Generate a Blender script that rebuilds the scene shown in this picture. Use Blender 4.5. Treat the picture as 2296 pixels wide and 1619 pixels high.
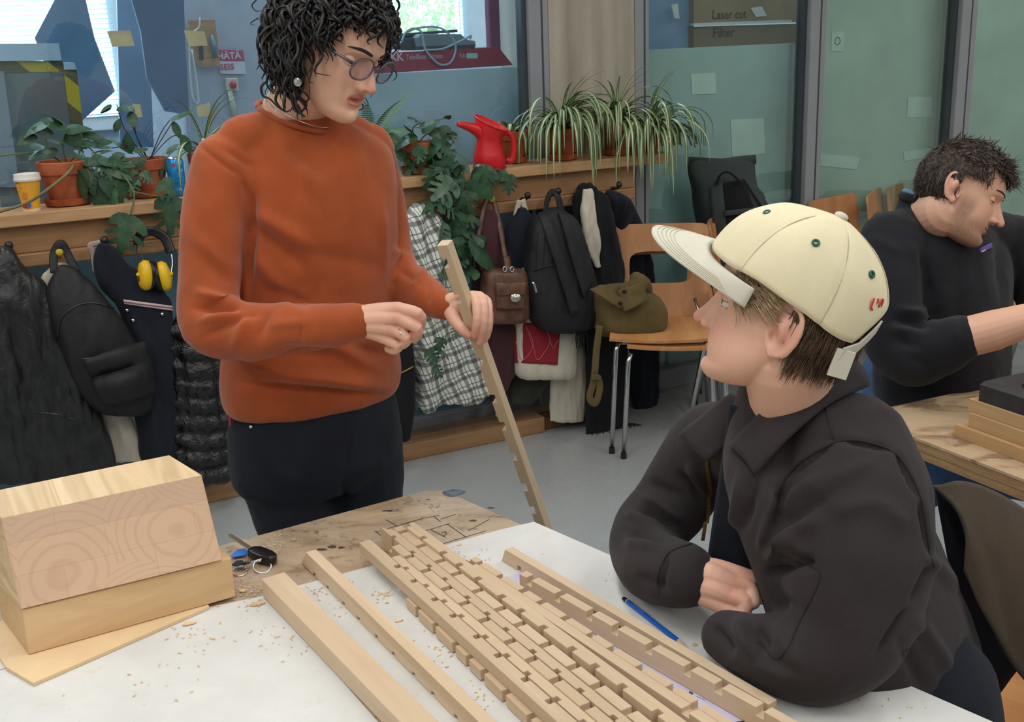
import bpy, bmesh, math, random
from mathutils import Vector, Matrix, noise, Euler
random.seed(7)
for o in list(bpy.data.objects): bpy.data.objects.remove(o)
SC = bpy.context.scene
COL = SC.collection
R = math.radians
# ------------------------------------------------------------------ camera
IMW, IMH, FPX, CAMH = 2296.0, 1619.0, 2500.0, 1.62
PITCH, ROLL = R(16.3), 0.0375
FW = Vector((0, math.cos(PITCH), -math.sin(PITCH)))
_U0 = Vector((1, 0, 0)).cross(FW)
RT = math.cos(ROLL) * Vector((1, 0, 0)) - math.sin(ROLL) * _U0
UP = math.cos(ROLL) * _U0 + math.sin(ROLL) * Vector((1, 0, 0))
CP = Vector((0, 0, CAMH))
cd = bpy.data.cameras.new('camera'); cam = bpy.data.objects.new('camera', cd); COL.objects.link(cam)
cd.sensor_width = 36.0; cd.lens = FPX / IMW * 36.0; cd.clip_start = 0.05; cd.clip_end = 200
cam.matrix_world = Matrix(((RT.x, UP.x, -FW.x, CP.x), (RT.y, UP.y, -FW.y, CP.y), (RT.z, UP.z, -FW.z, CP.z), (0, 0, 0, 1)))
SC.camera = cam
def ray(x, y): return FW + RT * ((x - IMW / 2) / FPX) - UP * ((y - IMH / 2) / FPX)
def PZ(x, y, z):            # pixel -> point at height z
    d = ray(x, y); return CP + d * ((z - CAMH) / d.z)
def PY(x, y, D):            # pixel -> point at distance D into the room
    d = ray(x, y); return CP + d * (D / d.y)
# ------------------------------------------------------------------ light
vs = SC.view_settings
vs.view_transform = 'Standard'; vs.look = 'None'; vs.gamma = 1.0; vs.use_curve_mapping = False
vs.exposure = 0.0
w = bpy.data.worlds.new('sky'); SC.world = w; w.use_nodes = True
wn = w.node_tree.nodes; bg = wn['Background']
bg.inputs[0].default_value = (0.66, 0.88, 1.0, 1); bg.inputs[1].default_value = 7.0
def area(name, loc, sx, sy, power, col, rot=(0, 0, 0)):
    l = bpy.data.lights.new(name, 'AREA'); l.shape = 'RECTANGLE'; l.size = sx; l.size_y = sy; l.energy = power; l.color = col
    o = bpy.data.objects.new(name, l); COL.objects.link(o); o.location = loc; o.rotation_euler = rot
    return o
CEIL = 3.2
LAMPS = [(x, y) for x in (-2.4, -0.3, 1.8) for y in (-1.6, 0.6, 2.6)] + [(3.9, 0.6), (3.9, 3.0), (3.6, 4.9)]
for i, (x, y) in enumerate(LAMPS):
    area('ceiling_lamp_light', (x, y, CEIL - 0.14), 0.35, 1.5, 20.0, (1.0, 0.982, 0.95))
for x, y in ((-2.6, 4.6), (-0.9, 5.5), (1.0, 6.4), (3.0, 7.4)):
    area('back_room_fill_light', (x, y, CEIL - 0.14), 0.35, 1.5, 32.0, (0.82, 0.92, 1.0))  # unseen cool fill lights, added to brighten the room behind the glass
# ------------------------------------------------------------------ helpers: objects
def link(name, me, mat=None, parent=None, M=None):
    o = bpy.data.objects.new(name, me); COL.objects.link(o)
    if mat is not None and len(me.materials) == 0: me.materials.append(mat)
    if M is not None: o.matrix_world = M
    if parent is not None:
        o.parent = parent
        o.matrix_parent_inverse = parent_inv(parent)
    return o
_PM = {}
def parent_inv(p):
    if p.name in _PM: return _PM[p.name].inverted()
    return Matrix.Identity(4)
def tag(o, label, cat, group=None, kind=None):
    o['label'] = label; o['category'] = cat
    if group: o['group'] = group
    if kind: o['kind'] = kind
    return o
def thing(name, label, cat, loc=(0, 0, 0), group=None, M=None):
    e = bpy.data.objects.new(name, None); COL.objects.link(e); e.empty_display_size = 0.05
    M = M if M is not None else Matrix.Translation(Vector(loc))
    e.matrix_world = M; _PM[e.name] = M.copy()
    return tag(e, label, cat, group)
def struct(name, me, mat, M=None, parent=None):
    o = link(name, me, mat, parent, M)
    if parent is None:
        o['kind'] = 'structure'
        _PM[o.name] = M.copy() if M is not None else Matrix.Identity(4)
    return o
def single(name, me, mat, label, cat, group=None, M=None):
    o = tag(link(name, me, mat, None, M), label, cat, group)
    _PM[o.name] = M.copy() if M is not None else Matrix.Identity(4)
    return o
def sub(name, me, mat, parent, M=None):      # a part that may itself be a parent
    o = link(name, me, mat, parent, M)
    _PM[o.name] = M.copy() if M is not None else Matrix.Identity(4)
    return o
# ------------------------------------------------------------------ helpers: meshes
class MB:
    def __init__(s): s.v = []; s.f = []; s.mi = []; s.cur = 0
    def add(s, vs, fs):
        b = len(s.v); s.v += [tuple(v) for v in vs]; s.f += [tuple(i + b for i in f) for f in fs]; s.mi += [s.cur] * len(fs); return s
    def box(s, x0, x1, y0, y1, z0, z1, M=None):
        vs = [Vector((x, y, z)) for z in (z0, z1) for y in (y0, y1) for x in (x0, x1)]
        if M is not None: vs = [M @ v for v in vs]
        return s.add(vs, [(0, 2, 3, 1), (4, 5, 7, 6), (0, 1, 5, 4), (1, 3, 7, 5), (3, 2, 6, 7), (2, 0, 4, 6)])
    def rings(s, rings, closed_ends=True, loop=True):
        n = len(rings[0]); vs = [v for r in rings for v in r]; fs = []
        for i in range(len(rings) - 1):
            for j in range(n if loop else n - 1):
                k = (j + 1) % n
                fs.append((i * n + j, i * n + k, (i + 1) * n + k, (i + 1) * n + j))
        if closed_ends:
            fs.append(tuple(range(n - 1, -1, -1))); fs.append(tuple((len(rings) - 1) * n + j for j in range(n)))
        return s.add(vs, fs)
    def tube(s, pts, rad, n=8, ends=True, flat=1.0, up=None):
        pts = [Vector(p) for p in pts]; m = len(pts)
        rs = rad if isinstance(rad, (list, tuple)) else [rad] * m
        rr = []; prev = None
        for i in range(m):
            t = (pts[min(i + 1, m - 1)] - pts[max(i - 1, 0)])
            t = t.normalized() if t.length > 1e-9 else Vector((0, 0, 1))
            if prev is None:
                a = Vector(up) if up is not None else (Vector((0, 0, 1)) if abs(t.z) < 0.9 else Vector((1, 0, 0)))
            else: a = prev
            b = t.cross(a)
            if b.length < 1e-6: b = t.cross(Vector((0.3, 1, 0.2)))
            b.normalize(); a = b.cross(t).normalized(); prev = a
            rr.append([pts[i] + (b * math.cos(2 * math.pi * j / n) + a * (math.sin(2 * math.pi * j / n) * flat)) * rs[i] for j in range(n)])
        return s.rings(rr, ends)
    def lathe(s, prof, n=24, M=None, ends=True):
        rr = [[Vector((r * math.cos(2 * math.pi * j / n), r * math.sin(2 * math.pi * j / n), z)) for j in range(n)] for r, z in prof]
        if M is not None: rr = [[M @ v for v in r] for r in rr]
        return s.rings(rr, ends)
    def prism(s, poly, h0, h1, M=None):
        n = len(poly); a = [Vector((x, y, h0)) for x, y in poly]; b = [Vector((x, y, h1)) for x, y in poly]
        vs = a + b
        if M is not None: vs = [M @ v for v in vs]
        fs = [tuple(range(n - 1, -1, -1)), tuple(range(n, 2 * n))] + [(i, (i + 1) % n, (i + 1) % n + n, i + n) for i in range(n)]
        return s.add(vs, fs)
    def grid(s, fn, nu, nv):
        vs = [fn(i / (nu - 1), j / (nv - 1)) for j in range(nv) for i in range(nu)]
        fs = [(j * nu + i, j * nu + i + 1, (j + 1) * nu + i + 1, (j + 1) * nu + i) for j in range(nv - 1) for i in range(nu - 1)]
        return s.add(vs, fs)
    def ell(s, c, rx, ry, rz, nu=16, nv=10, M=None):
        rr = []
        for i in range(1, nv):
            t = math.pi * i / nv
            rr.append([Vector((rx * math.sin(t) * math.cos(2 * math.pi * j / nu), ry * math.sin(t) * math.sin(2 * math.pi * j / nu), -rz * math.cos(t))) for j in range(nu)])
        cv = Vector(c)
        f = (lambda v: M @ v + cv) if M is not None else (lambda v: v + cv)
        return s.rings([[f(v) for v in r] for r in rr])
    def mesh(s, name='m', smooth=False, bevel=0, seg=2, fix=True, solid=0, auto=None, sub=0):
        me = bpy.data.meshes.new(name); me.from_pydata([tuple(v) for v in s.v], [], s.f)
        if any(s.mi): me.polygons.foreach_set('material_index', s.mi)
        bm = bmesh.new(); bm.from_mesh(me)
        if fix: bmesh.ops.recalc_face_normals(bm, faces=bm.faces)
        if bevel: bmesh.ops.bevel(bm, geom=list(bm.edges), offset=bevel, segments=seg, profile=0.5, affect='EDGES', clamp_overlap=True)
        if solid: bmesh.ops.solidify(bm, geom=list(bm.faces), thickness=solid)
        if sub: bmesh.ops.subdivide_edges(bm, edges=list(bm.edges), cuts=sub, use_grid_fill=True)
        bm.to_mesh(me); bm.free()
        if smooth: me.polygons.foreach_set('use_smooth', [True] * len(me.polygons))
        if auto is not None: me.set_sharp_from_angle(angle=R(auto))
        me.update(); return me
def bakemods(me, mods, name='m'):
    o = bpy.data.objects.new('tmp', me); COL.objects.link(o)
    for t, kw in mods:
        m = o.modifiers.new(t, t)
        for k, v in kw.items(): setattr(m, k, v)
    dg = bpy.context.evaluated_depsgraph_get(); dg.update()
    r = bpy.data.meshes.new_from_object(o.evaluated_get(dg), depsgraph=dg)
    bpy.data.objects.remove(o); r.name = name
    return r
def smoothsh(me): me.polygons.foreach_set('use_smooth', [True] * len(me.polygons)); return me
def remesh(mb, vox, it=6, fac=0.5, name='m'):
    me = bakemods(mb.mesh(), [('REMESH', dict(mode='VOXEL', voxel_size=vox, adaptivity=0.0)), ('SMOOTH', dict(factor=fac, iterations=it))], name)
    return smoothsh(me)
def text_mesh(body, size, M, depth=0.0006, bold=0.0, align='LEFT', shear=0):
    c = bpy.data.curves.new('t', 'FONT'); c.body = body; c.size = size; c.extrude = depth; c.offset = bold; c.align_x = align; c.resolution_u = 2; c.shear = shear
    o = bpy.data.objects.new('t', c); COL.objects.link(o)
    dg = bpy.context.evaluated_depsgraph_get(); dg.update()
    me = bpy.data.meshes.new_from_object(o.evaluated_get(dg), depsgraph=dg); bpy.data.objects.remove(o)
    me.transform(M); return me
def spline(pts, n):                       # Catmull-Rom through pts, n samples
    pts = [Vector(p) for p in pts]; m = len(pts) - 1; out = []
    for k in range(n):
        t = k / (n - 1) * m; i = min(int(t), m - 1); u = t - i
        p0 = pts[i - 1] if i > 0 else pts[0] * 2 - pts[1]; p1 = pts[i]; p2 = pts[i + 1]; p3 = pts[i + 2] if i + 2 <= m else pts[m] * 2 - pts[m - 1]
        out.append(0.5 * ((2 * p1) + (p2 - p0) * u + (2 * p0 - 5 * p1 + 4 * p2 - p3) * u * u + (3 * p1 - p0 - 3 * p2 + p3) * u ** 3))
    return out
def lerp(a, b, t): return a + (b - a) * t
def interp(x, xs, ys):
    if x <= xs[0]: return ys[0]
    for i in range(len(xs) - 1):
        if x <= xs[i + 1]:
            t = (x - xs[i]) / (xs[i + 1] - xs[i]); return ys[i] + (ys[i + 1] - ys[i]) * t
    return ys[-1]
def smst(x, a, b):
    t = max(0, min(1, (x - a) / (b - a))); return t * t * (3 - 2 * t)
def frame(o, x, y=None, z=None):          # matrix with origin o and x axis; z approx up
    x = Vector(x).normalized()
    z = Vector(z) if z is not None else Vector((0, 0, 1))
    y = z.cross(x).normalized(); z = x.cross(y)
    return Matrix(((x.x, y.x, z.x, o[0]), (x.y, y.y, z.y, o[1]), (x.z, y.z, z.z, o[2]), (0, 0, 0, 1)))
# ------------------------------------------------------------------ helpers: materials
def srgb(r, g, b):
    f = lambda c: (c / 255 / 12.92) if c / 255 <= 0.04045 else ((c / 255 + 0.055) / 1.055) ** 2.4
    return (f(r), f(g), f(b), 1)
class NT:
    def __init__(s, name):
        s.m = bpy.data.materials.new(name); s.m.use_nodes = True; s.t = s.m.node_tree; s.n = s.t.nodes; s.b = s.n['Principled BSDF']; s.out = s.n['Material Output']
    def N(s, typ, **kw):
        n = s.n.new(typ)
        for k, v in kw.items():
            if k[0] == '_': n.inputs[k[1:].replace('_', ' ')].default_value = v
            else: setattr(n, k, v)
        return n
    def L(s, a, b): s.t.links.new(a, b)
    def coord(s, scale=(1, 1, 1), rot=(0, 0, 0), kind='Object', loc=(0, 0, 0)):
        tc = s.N('ShaderNodeTexCoord'); mp = s.N('ShaderNodeMapping'); s.L(tc.outputs[kind], mp.inputs[0])
        mp.inputs['Scale'].default_value = scale; mp.inputs['Rotation'].default_value = rot; mp.inputs['Location'].default_value = loc
        return mp.outputs[0]
    def noise(s, vec, scale=5, detail=4, rough=0.55, dist=0.0):
        n = s.N('ShaderNodeTexNoise'); n.inputs['Scale'].default_value = scale; n.inputs['Detail'].default_value = detail; n.inputs['Roughness'].default_value = rough; n.inputs['Distortion'].default_value = dist
        if vec is not None: s.L(vec, n.inputs['Vector'])
        return n.outputs['Fac']
    def ramp(s, fac, stops, interp='LINEAR'):
        r = s.N('ShaderNodeValToRGB'); cr = r.color_ramp; cr.interpolation = interp
        while len(cr.elements) < len(stops): cr.elements.new(0.5)
        for e, (p, c) in zip(cr.elements, stops): e.position = p; e.color = c if len(c) == 4 else (*c, 1)
        s.L(fac, r.inputs[0]); return r.outputs[0]
    def mix(s, fac, a, b, mode='MIX'):
        n = s.N('ShaderNodeMix', data_type='RGBA', blend_type=mode)
        for sock, v in ((n.inputs[0], fac), (n.inputs[6], a), (n.inputs[7], b)):
            if hasattr(v, 'links'): s.L(v, sock)
            else: sock.default_value = v
        return n.outputs[2]
    def math(s, op, a, b=0.0):
        n = s.N('ShaderNodeMath', operation=op)
        for sock, v in ((n.inputs[0], a), (n.inputs[1], b)):
            if hasattr(v, 'links'): s.L(v, sock)
            else: sock.default_value = v
        return n.outputs[0]
    def bump(s, h, strength=0.3, dist=0.01):
        b = s.N('ShaderNodeBump'); b.inputs['Strength'].default_value = strength; b.inputs['Distance'].default_value = dist
        s.L(h, b.inputs['Height']); s.L(b.outputs[0], s.b.inputs['Normal'])
    def col(s, c):
        if hasattr(c, 'links'): s.L(c, s.b.inputs['Base Color'])
        else: s.b.inputs['Base Color'].default_value = c
    def set(s, **kw):
        for k, v in kw.items(): s.b.inputs[k.replace('_', ' ')].default_value = v
        return s
def plain(name, c, rough=0.6, var=0.06, scale=12, metal=0.0, bump=0.0, bscale=200, spec=0.5, sheen=0.0, coat=0.0):
    t = NT(name); v = t.coord(); f = t.noise(v, scale, 3)
    d = tuple(max(0, x * (1 - var * 3)) for x in c[:3]); e = tuple(min(1, x * (1 + var * 3)) for x in c[:3])
    t.col(t.ramp(f, [(0.3, d), (0.7, e)])); t.set(Roughness=rough, Metallic=metal, Specular_IOR_Level=spec)
    if sheen: t.set(Sheen_Weight=sheen)
    if coat: t.set(Coat_Weight=coat)
    if bump: t.bump(t.noise(v, bscale, 2), bump, 0.002)
    return t.m
def fabric(name, c, rough=0.92, wr=0.35, wscale=9, var=0.1, weave=0.25, sheen=0.1, stretch=(1, 1, 0.45), spec=0.2):
    t = NT(name); v = t.coord(stretch); v2 = t.coord()
    a = t.noise(v, wscale, 3, 0.5, 0.6); b = t.noise(v2, 420, 2)
    d = tuple(max(0, x * (1 - var * 3)) for x in c[:3]); e = tuple(min(1, x * (1 + var * 3)) for x in c[:3])
    f = t.noise(v2, 300, 2)
    t.col(t.mix(0.25, t.ramp(a, [(0.3, d), (0.7, e)]), t.ramp(f, [(0.3, d), (0.7, e)])))
    h = t.math('ADD', t.math('MULTIPLY', a, wr * 10), t.math('MULTIPLY', b, weave))
    t.bump(h, 0.5, 0.004); t.set(Roughness=rough, Sheen_Weight=sheen, Specular_IOR_Level=spec)
    return t.m
def wood(name, c1, c2, scale=1.0, rough=0.5, grain=(1.5, 26, 26), ringy=0.5, fine=0.35, spec=0.35, bands=9):
    t = NT(name); v = t.coord(tuple(g * scale for g in grain)); v2 = t.coord(tuple(g * scale for g in (2.2, 160, 160)))
    oi = t.N('ShaderNodeObjectInfo')
    ad = t.N('ShaderNodeVectorMath', operation='ADD'); t.L(v, ad.inputs[0])
    sc = t.N('ShaderNodeVectorMath', operation='SCALE'); cx = t.N('ShaderNodeCombineXYZ'); t.L(oi.outputs['Random'], cx.inputs[0]); t.L(oi.outputs['Random'], cx.inputs[1]); t.L(oi.outputs['Random'], cx.inputs[2])
    t.L(cx.outputs[0], sc.inputs[0]); sc.inputs['Scale'].default_value = 40; t.L(sc.outputs[0], ad.inputs[1])
    n1 = t.noise(ad.outputs[0], 0.8, 3, 0.5, 0.4)
    w = t.math('FRACT', t.math('MULTIPLY', n1, bands)); w = t.math('PINGPONG', w, 0.5); w = t.math('MULTIPLY', w, 2)
    n2 = t.noise(v2, 1.0, 3, 0.6)
    base = t.ramp(n1, [(0.3, c1), (0.7, c2)])
    k = t.mix(t.math('MULTIPLY', w, ringy), base, tuple(x * 0.80 for x in c1[:3]) + (1,))
    k = t.mix(t.math('MULTIPLY', n2, fine), k, tuple(x * 0.82 for x in c1[:3]) + (1,))
    hv = t.N('ShaderNodeHueSaturation'); t.L(k, hv.inputs['Color']); t.L(t.math('ADD', t.math('MULTIPLY', oi.outputs['Random'], 0.14), 0.93), hv.inputs['Value'])
    t.col(hv.outputs[0]); t.set(Roughness=rough, Specular_IOR_Level=spec); t.bump(n2, 0.08, 0.001)
    return t.m
# ------------------------------------------------------------------ the room: wall frame (s along the glazing, t away from camera, z up)
WA = Vector((-1.134, 3.824, 0)); WD = Vector((0.8964, 0.4432, 0)).normalized(); WN = Vector((-WD.y, WD.x, 0))
WM = Matrix(((WD.x, WN.x, 0, WA.x), (WD.y, WN.y, 0, WA.y), (0, 0, 1, 0), (0, 0, 0, 1)))
WMI = WM.inverted()
def Wp(s, t, z): return WM @ Vector((s, t, z))
def PT(x, y, t):            # pixel -> point on the plane t, in wall coordinates
    d = WMI.to_3x3() @ ray(x, y); c = WMI @ CP
    return c + d * ((t - c.y) / d.y)
GT = 0.25                   # plane of the glass
# materials
t = NT('floor_paint'); v = t.coord()
n1 = t.noise(v, 1.4, 5, 0.6); n2 = t.noise(v, 60, 3)
t.col(t.mix(0.25, t.ramp(n1, [(0.35, srgb(150, 154, 155)), (0.65, srgb(164, 167, 167))]), t.ramp(n2, [(0.42, srgb(150, 153, 153)), (0.6, srgb(168, 170, 169))])))
t.L(t.ramp(n1, [(0.3, (0.2,) * 3), (0.7, (0.34,) * 3)]), t.b.inputs['Roughness']); t.set(Specular_IOR_Level=0.45); M_FLOOR = t.m
M_WALL = plain('white_wall_paint', srgb(216, 214, 208), 0.8, 0.01)
M_CEIL = plain('ceiling_paint', srgb(205, 203, 198), 0.9, 0.015)
M_FRAME = plain('grey_frame_paint', srgb(142, 146, 151), 0.45, 0.02, 6)
M_FRAMED = plain('dark_frame_gasket', srgb(60, 66, 72), 0.5, 0.02)
M_BACKWALL = plain('back_room_wall_paint', srgb(180, 188, 198), 0.8, 0.02)
t = NT('concrete'); v = t.coord((1, 1, 0.25)); v2 = t.coord(); vb = t.coord((11, 11, 0.05))
a = t.noise(v, 7, 5, 0.6, 0.4); b = t.noise(v2, 90, 3); pl = t.noise(vb, 1.0, 2)
vo = t.N('ShaderNodeTexVoronoi'); vo.inputs['Scale'].default_value = 46; t.L(v2, vo.inputs['Vector'])
c = t.mix(0.4, t.ramp(a, [(0.3, srgb(150, 143, 130)), (0.7, srgb(186, 179, 166))]), t.ramp(pl, [(0.35, srgb(138, 130, 116)), (0.65, srgb(192, 184, 170))]))
pit = t.ramp(vo.outputs['Distance'], [(0.05, (0, 0, 0)), (0.11, (1, 1, 1))])
c = t.mix(t.math('MULTIPLY', t.math('SUBTRACT', 1.0, pit), t.ramp(a, [(0.52, (0, 0, 0)), (0.6, (1, 1, 1))])), c, srgb(92, 86, 77)); t.col(c)
t.set(Roughness=0.85); t.bump(t.math('ADD', b, t.math('MULTIPLY', pl, 1.5)), 0.3, 0.004); M_CONC = t.m
def glassmat(name, tint, refl=0.09, rough=0.01):
    t = NT(name); t.n.remove(t.b)
    tr = t.N('ShaderNodeBsdfTransparent'); tr.inputs[0].default_value = tint
    gl = t.N('ShaderNodeBsdfGlossy'); gl.inputs['Roughness'].default_value = rough; gl.inputs[0].default_value = (0.95, 1, 1, 1)
    fr = t.N('ShaderNodeFresnel'); fr.inputs[0].default_value = 1.5
    mx = t.N('ShaderNodeMixShader'); geo = t.N('ShaderNodeNewGeometry'); t.L(t.math('MULTIPLY', t.math('MINIMUM', t.math('MULTIPLY', fr.outputs[0], refl / 0.04), 0.9), t.math('SUBTRACT', 1.0, geo.outputs['Backfacing'])), mx.inputs[0]); t.L(tr.outputs[0], mx.inputs[1]); t.L(gl.outputs[0], mx.inputs[2]); t.L(mx.outputs[0], t.out.inputs[0])
    return t.m
M_GLASS = glassmat('window_glass', (0.82, 0.91, 0.96, 1), 0.085)
M_GLASS2 = glassmat('window_glass_green', (0.86, 0.95, 0.93, 1), 0.10)
M_PANEL = plain('teal_backing_panel', srgb(172, 186, 188), 0.6, 0.04, 3)
M_PANELG = plain('green_backing_panel', srgb(182, 194, 184), 0.6, 0.04, 3)
M_PINE = wood('shelf_pine', srgb(186, 144, 102), srgb(208, 170, 126), 1.0, 0.5)
M_PINED = wood('rail_pine', srgb(160, 118, 80), srgb(184, 144, 104), 1.0, 0.5)
# shell
struct('floor', MB().box(-4.6, 6.5, -8, 3.6, -0.1, 0).mesh(), M_FLOOR, WM)
struct('ceiling', MB().box(-4.6, 6.5, -8, 3.6, CEIL, CEIL + 0.1).mesh(), M_CEIL, WM)
struct('wall_left', MB().box(-4.7, -4.6, -8, 3.6, 0, CEIL).mesh(), M_WALL, WM)
struct('wall_right', MB().box(6.5, 6.6, -8, 3.6, 0, CEIL).mesh(), M_WALL, WM)
struct('wall_back', MB().box(-4.6, 6.5, -8.1, -8, 0, CEIL).mesh(), M_WALL, WM)
# ceiling lamps (above the frame)
M_LAMPH = plain('lamp_housing', srgb(230, 230, 228), 0.5, 0.01)
for x, y in LAMPS:
    single('ceiling_lamp', MB().box(-0.2, 0.2, -0.78, 0.78, CEIL - 0.12, CEIL - 0.002).mesh(bevel=0.01), M_LAMPH, 'long white fluorescent ceiling lamp above the workshop', 'lamp', 'ceiling lamps', Matrix.Translation((x, y, 0)))
# concrete column between the glazing bays
struct('wall_column', MB().box(1.585, 2.0, GT - 0.05, GT + 0.4, 0, CEIL).mesh(bevel=0.008), M_CONC, WM)
# frames
def fr(name, s0, s1, t0, t1, z0, z1, mat=None, bev=0.004): return struct(name, MB().box(s0, s1, t0, t1, z0, z1).mesh(bevel=bev), mat or M_FRAME, WM)
mull = [(-0.60, -0.53), (1.50, 1.585), (2.0, 2.07), (2.955, 3.045), (3.915, 4.02), (5.0, 5.1)]
for i, (s0, s1) in enumerate(mull):
    o = fr('trim_%d' % (i + 1), s0, s1, GT - 0.05, GT + 0.05, 0, CEIL)
    if i != 0:
        g = MB().box(s0 - 0.022, s0, GT - 0.02, GT + 0.03, 0.12, CEIL); link('gasket', g.mesh(), M_FRAMED, o, WM)
        if i not in (1,):
            g = MB().box(s1, s1 + 0.015, GT - 0.02, GT + 0.03, 0.12, CEIL); link('gasket', g.mesh(), M_FRAMED, o, WM)
    link('groove', MB().box((s0 + s1) / 2 - 0.004 + 0.012, (s0 + s1) / 2 + 0.004 + 0.012, GT - 0.0515, GT - 0.045, 0, CEIL).mesh(), M_FRAMED, o, WM)
fr('trim_7', -4.6, 6.5, GT - 0.04, GT + 0.05, 0.0, 0.09)
fr('trim_8', -4.6, 6.5, GT - 0.04, GT + 0.05, 2.6, 2.75)
struct('wall_upper', MB().box(-4.6, 6.5, GT, GT + 0.1, 2.75, CEIL).mesh(), M_WALL, WM)
panes = [(-4.6, -0.60), (-0.53, 1.48), (2.07, 2.935), (3.045, 3.895), (4.02, 4.98), (5.1, 6.5)]
for i, (s0, s1) in enumerate(panes):
    struct('window_%d' % (i + 1), MB().box(s0, s1, GT, GT + 0.006, 0.09, 2.6).mesh(), M_GLASS if i < 2 else M_GLASS2, WM)
# backing boards close behind the glass
struct('wall_backing_low', MB().box(-4.5, 1.48, GT + 0.10, GT + 0.12, 0.0, 1.0).mesh(), M_PANEL, WM)
struct('wall_backing_mid', MB().box(0.45, 1.62, GT + 0.11, GT + 0.13, 1.0, 1.49).mesh(), M_PANEL, WM)
struct('wall_backing_first', MB().box(1.9, 3.10, GT + 0.10, GT + 0.12, 0.0, 1.535).mesh(), M_PANEL, WM)
struct('wall_backing_right', MB().box(3.11, 6.45, GT + 0.10, GT + 0.12, 0.0, 2.6).mesh(), M_PANELG, WM)
# back room far wall with two windows
FT = 3.0
a0 = PT(0, 0, FT); a1 = PT(268, 100, FT); b0 = PT(800, 60, FT); b1 = PT(1050, 60, FT)
zA = PT(280, 272, FT).z; zB = PT(960, 112, FT).z
mb = MB()
sA0, sA1, sB0, sB1 = a0.x - 1.5, a1.x, b0.x, b1.x
mb.box(-4.6, sA0, FT, FT + 0.1, 0, CEIL); mb.box(sA0, sA1, FT, FT + 0.1, 0, zA); mb.box(sA0, sA1, FT, FT + 0.1, 2.5, CEIL)
mb.box(sA1, sB0, FT, FT + 0.1, 0, CEIL); mb.box(sB0, sB1, FT, FT + 0.1, 0, zB); mb.box(sB0, sB1, FT, FT + 0.1, 2.5, CEIL); mb.box(sB1, 6.5, FT, FT + 0.1, 0, CEIL)
struct('wall_far', mb.mesh(), M_BACKWALL, WM)
M_WF = plain('white_window_frame', srgb(225, 228, 230), 0.4, 0.01)
M_SLAT = plain('blind_slat', srgb(225, 236, 240), 0.5, 0.01)
for k, (s0, s1, z0) in enumerate(((sA0, sA1, zA), (sB0, sB1, zB))):
    o = struct('window_%d' % (7 + k), MB().box(s0, s1, FT + 0.05, FT + 0.056, z0, 2.5).mesh(), glassmat('outer_glass_%d' % k, (0.92, 0.97, 1, 1), 0.04), WM)
    g = MB(); g.box(s0 - 0.02, s0 + 0.05, FT - 0.03, FT + 0.1, z0, 2.5); g.box(s1 - 0.05, s1 + (0.2 if k else 0.03), FT - 0.03, FT + 0.1, z0, 2.5); g.box(s0, s1, FT - 0.05, FT + 0.1, z0 - 0.04, z0 + 0.04)
    link('window_frame', g.mesh(bevel=0.006), M_WF, o, WM)
    bl = thing('venetian_blind', ('white venetian blind in the far left window of the back room', 'white venetian blind in the back room window above the red board')[k], 'blind', M=WM @ Matrix.Translation((s0, FT - 0.06, z0)))
    sl = MB(); sw = (s1 - s0 - 0.06) / 2; c0 = (s0 + s1) / 2
    sl.box(-sw, sw, -0.014, 0.014, -0.0006, 0.0006); slm = sl.mesh()
    for q in range(60):
        z = z0 + 0.05 + q * 0.026
        if z > 2.45: break
        link('slat', slm, M_SLAT, bl, WM @ Matrix.Translation((c0, FT - 0.06, z)) @ Matrix.Rotation(R(-12 if k == 0 else -2), 4, 'X'))
    for q in (0.12, 0.55, 0.88):
        link('cord', MB().tube([(s0 + (s1 - s0) * q, FT - 0.075, z0), (s0 + (s1 - s0) * q, FT - 0.075, 2.5)], 0.002, 5).mesh(), M_WF, bl, WM)
# ------------------------------------------------------------------ coat shelf in front of the glazing
sh = thing('coat_shelf', 'long pine shelf with a deep apron carrying the plants along the glazing', 'shelf', M=WM)
link('shelf_board', MB().box(-3.0, 2.035, -0.03, 0.195, 1.085, 1.125).mesh(bevel=0.004), M_PINE, sh, WM)
link('apron', MB().box(-3.0, 1.87, 0.012, 0.04, 0.992, 1.085).mesh(bevel=0.002), M_PINED, sh, WM)
link('apron', MB().box(-3.0, 1.87, 0.0, 0.03, 0.945, 0.991).mesh(bevel=0.006), M_PINED, sh, WM)
for s in (-0.95, 0.55, 1.8):
    link('bracket', MB().box(s - 0.025, s + 0.025, 0.03, 0.195, 0.75, 1.085).mesh(bevel=0.003), M_PINED, sh, WM)
M_HOOK = plain('black_hook', srgb(30, 30, 33), 0.4, 0.02); M_HOOKY = plain('yellow_hook', srgb(190, 165, 40), 0.5, 0.03)
def hook(s, z, mat=M_HOOK):
    g = MB(); g.tube([(s, 0.0, z), (s, -0.035, z + 0.004), (s, -0.05, z + 0.015)], [0.008, 0.007, 0.007], 8); g.ell((s, -0.054, z + 0.02), 0.014, 0.012, 0.014, 10, 8)
    link('coat_hook', g.mesh(smooth=True), mat, sh, WM)
# floor rail
rl = single('floor_rail', MB().box(-3.0, 1.41, 0.0, 0.09, 0, 0.068).mesh(bevel=0.005), M_PINED, 'long scuffed pine floor rail under the hanging coats', 'rail', M=WM)
single('floor_board', MB().box(-3.0, 1.55, 0.092, 0.205, 0, 0.05).mesh(bevel=0.004), plain('worn_board', srgb(128, 108, 86), 0.7, 0.1, 8), 'dirty grey brown board between the floor rail and glass frame', 'board', M=WM)
single('rail_block', MB().box(1.42, 1.62, 0.02, 0.11, 0, 0.05).mesh(bevel=0.004), plain('dark_block_wood', srgb(110, 74, 46), 0.6, 0.08, 8), 'short dark brown wood block at the right end of the floor rail', 'block', M=WM)
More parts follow.
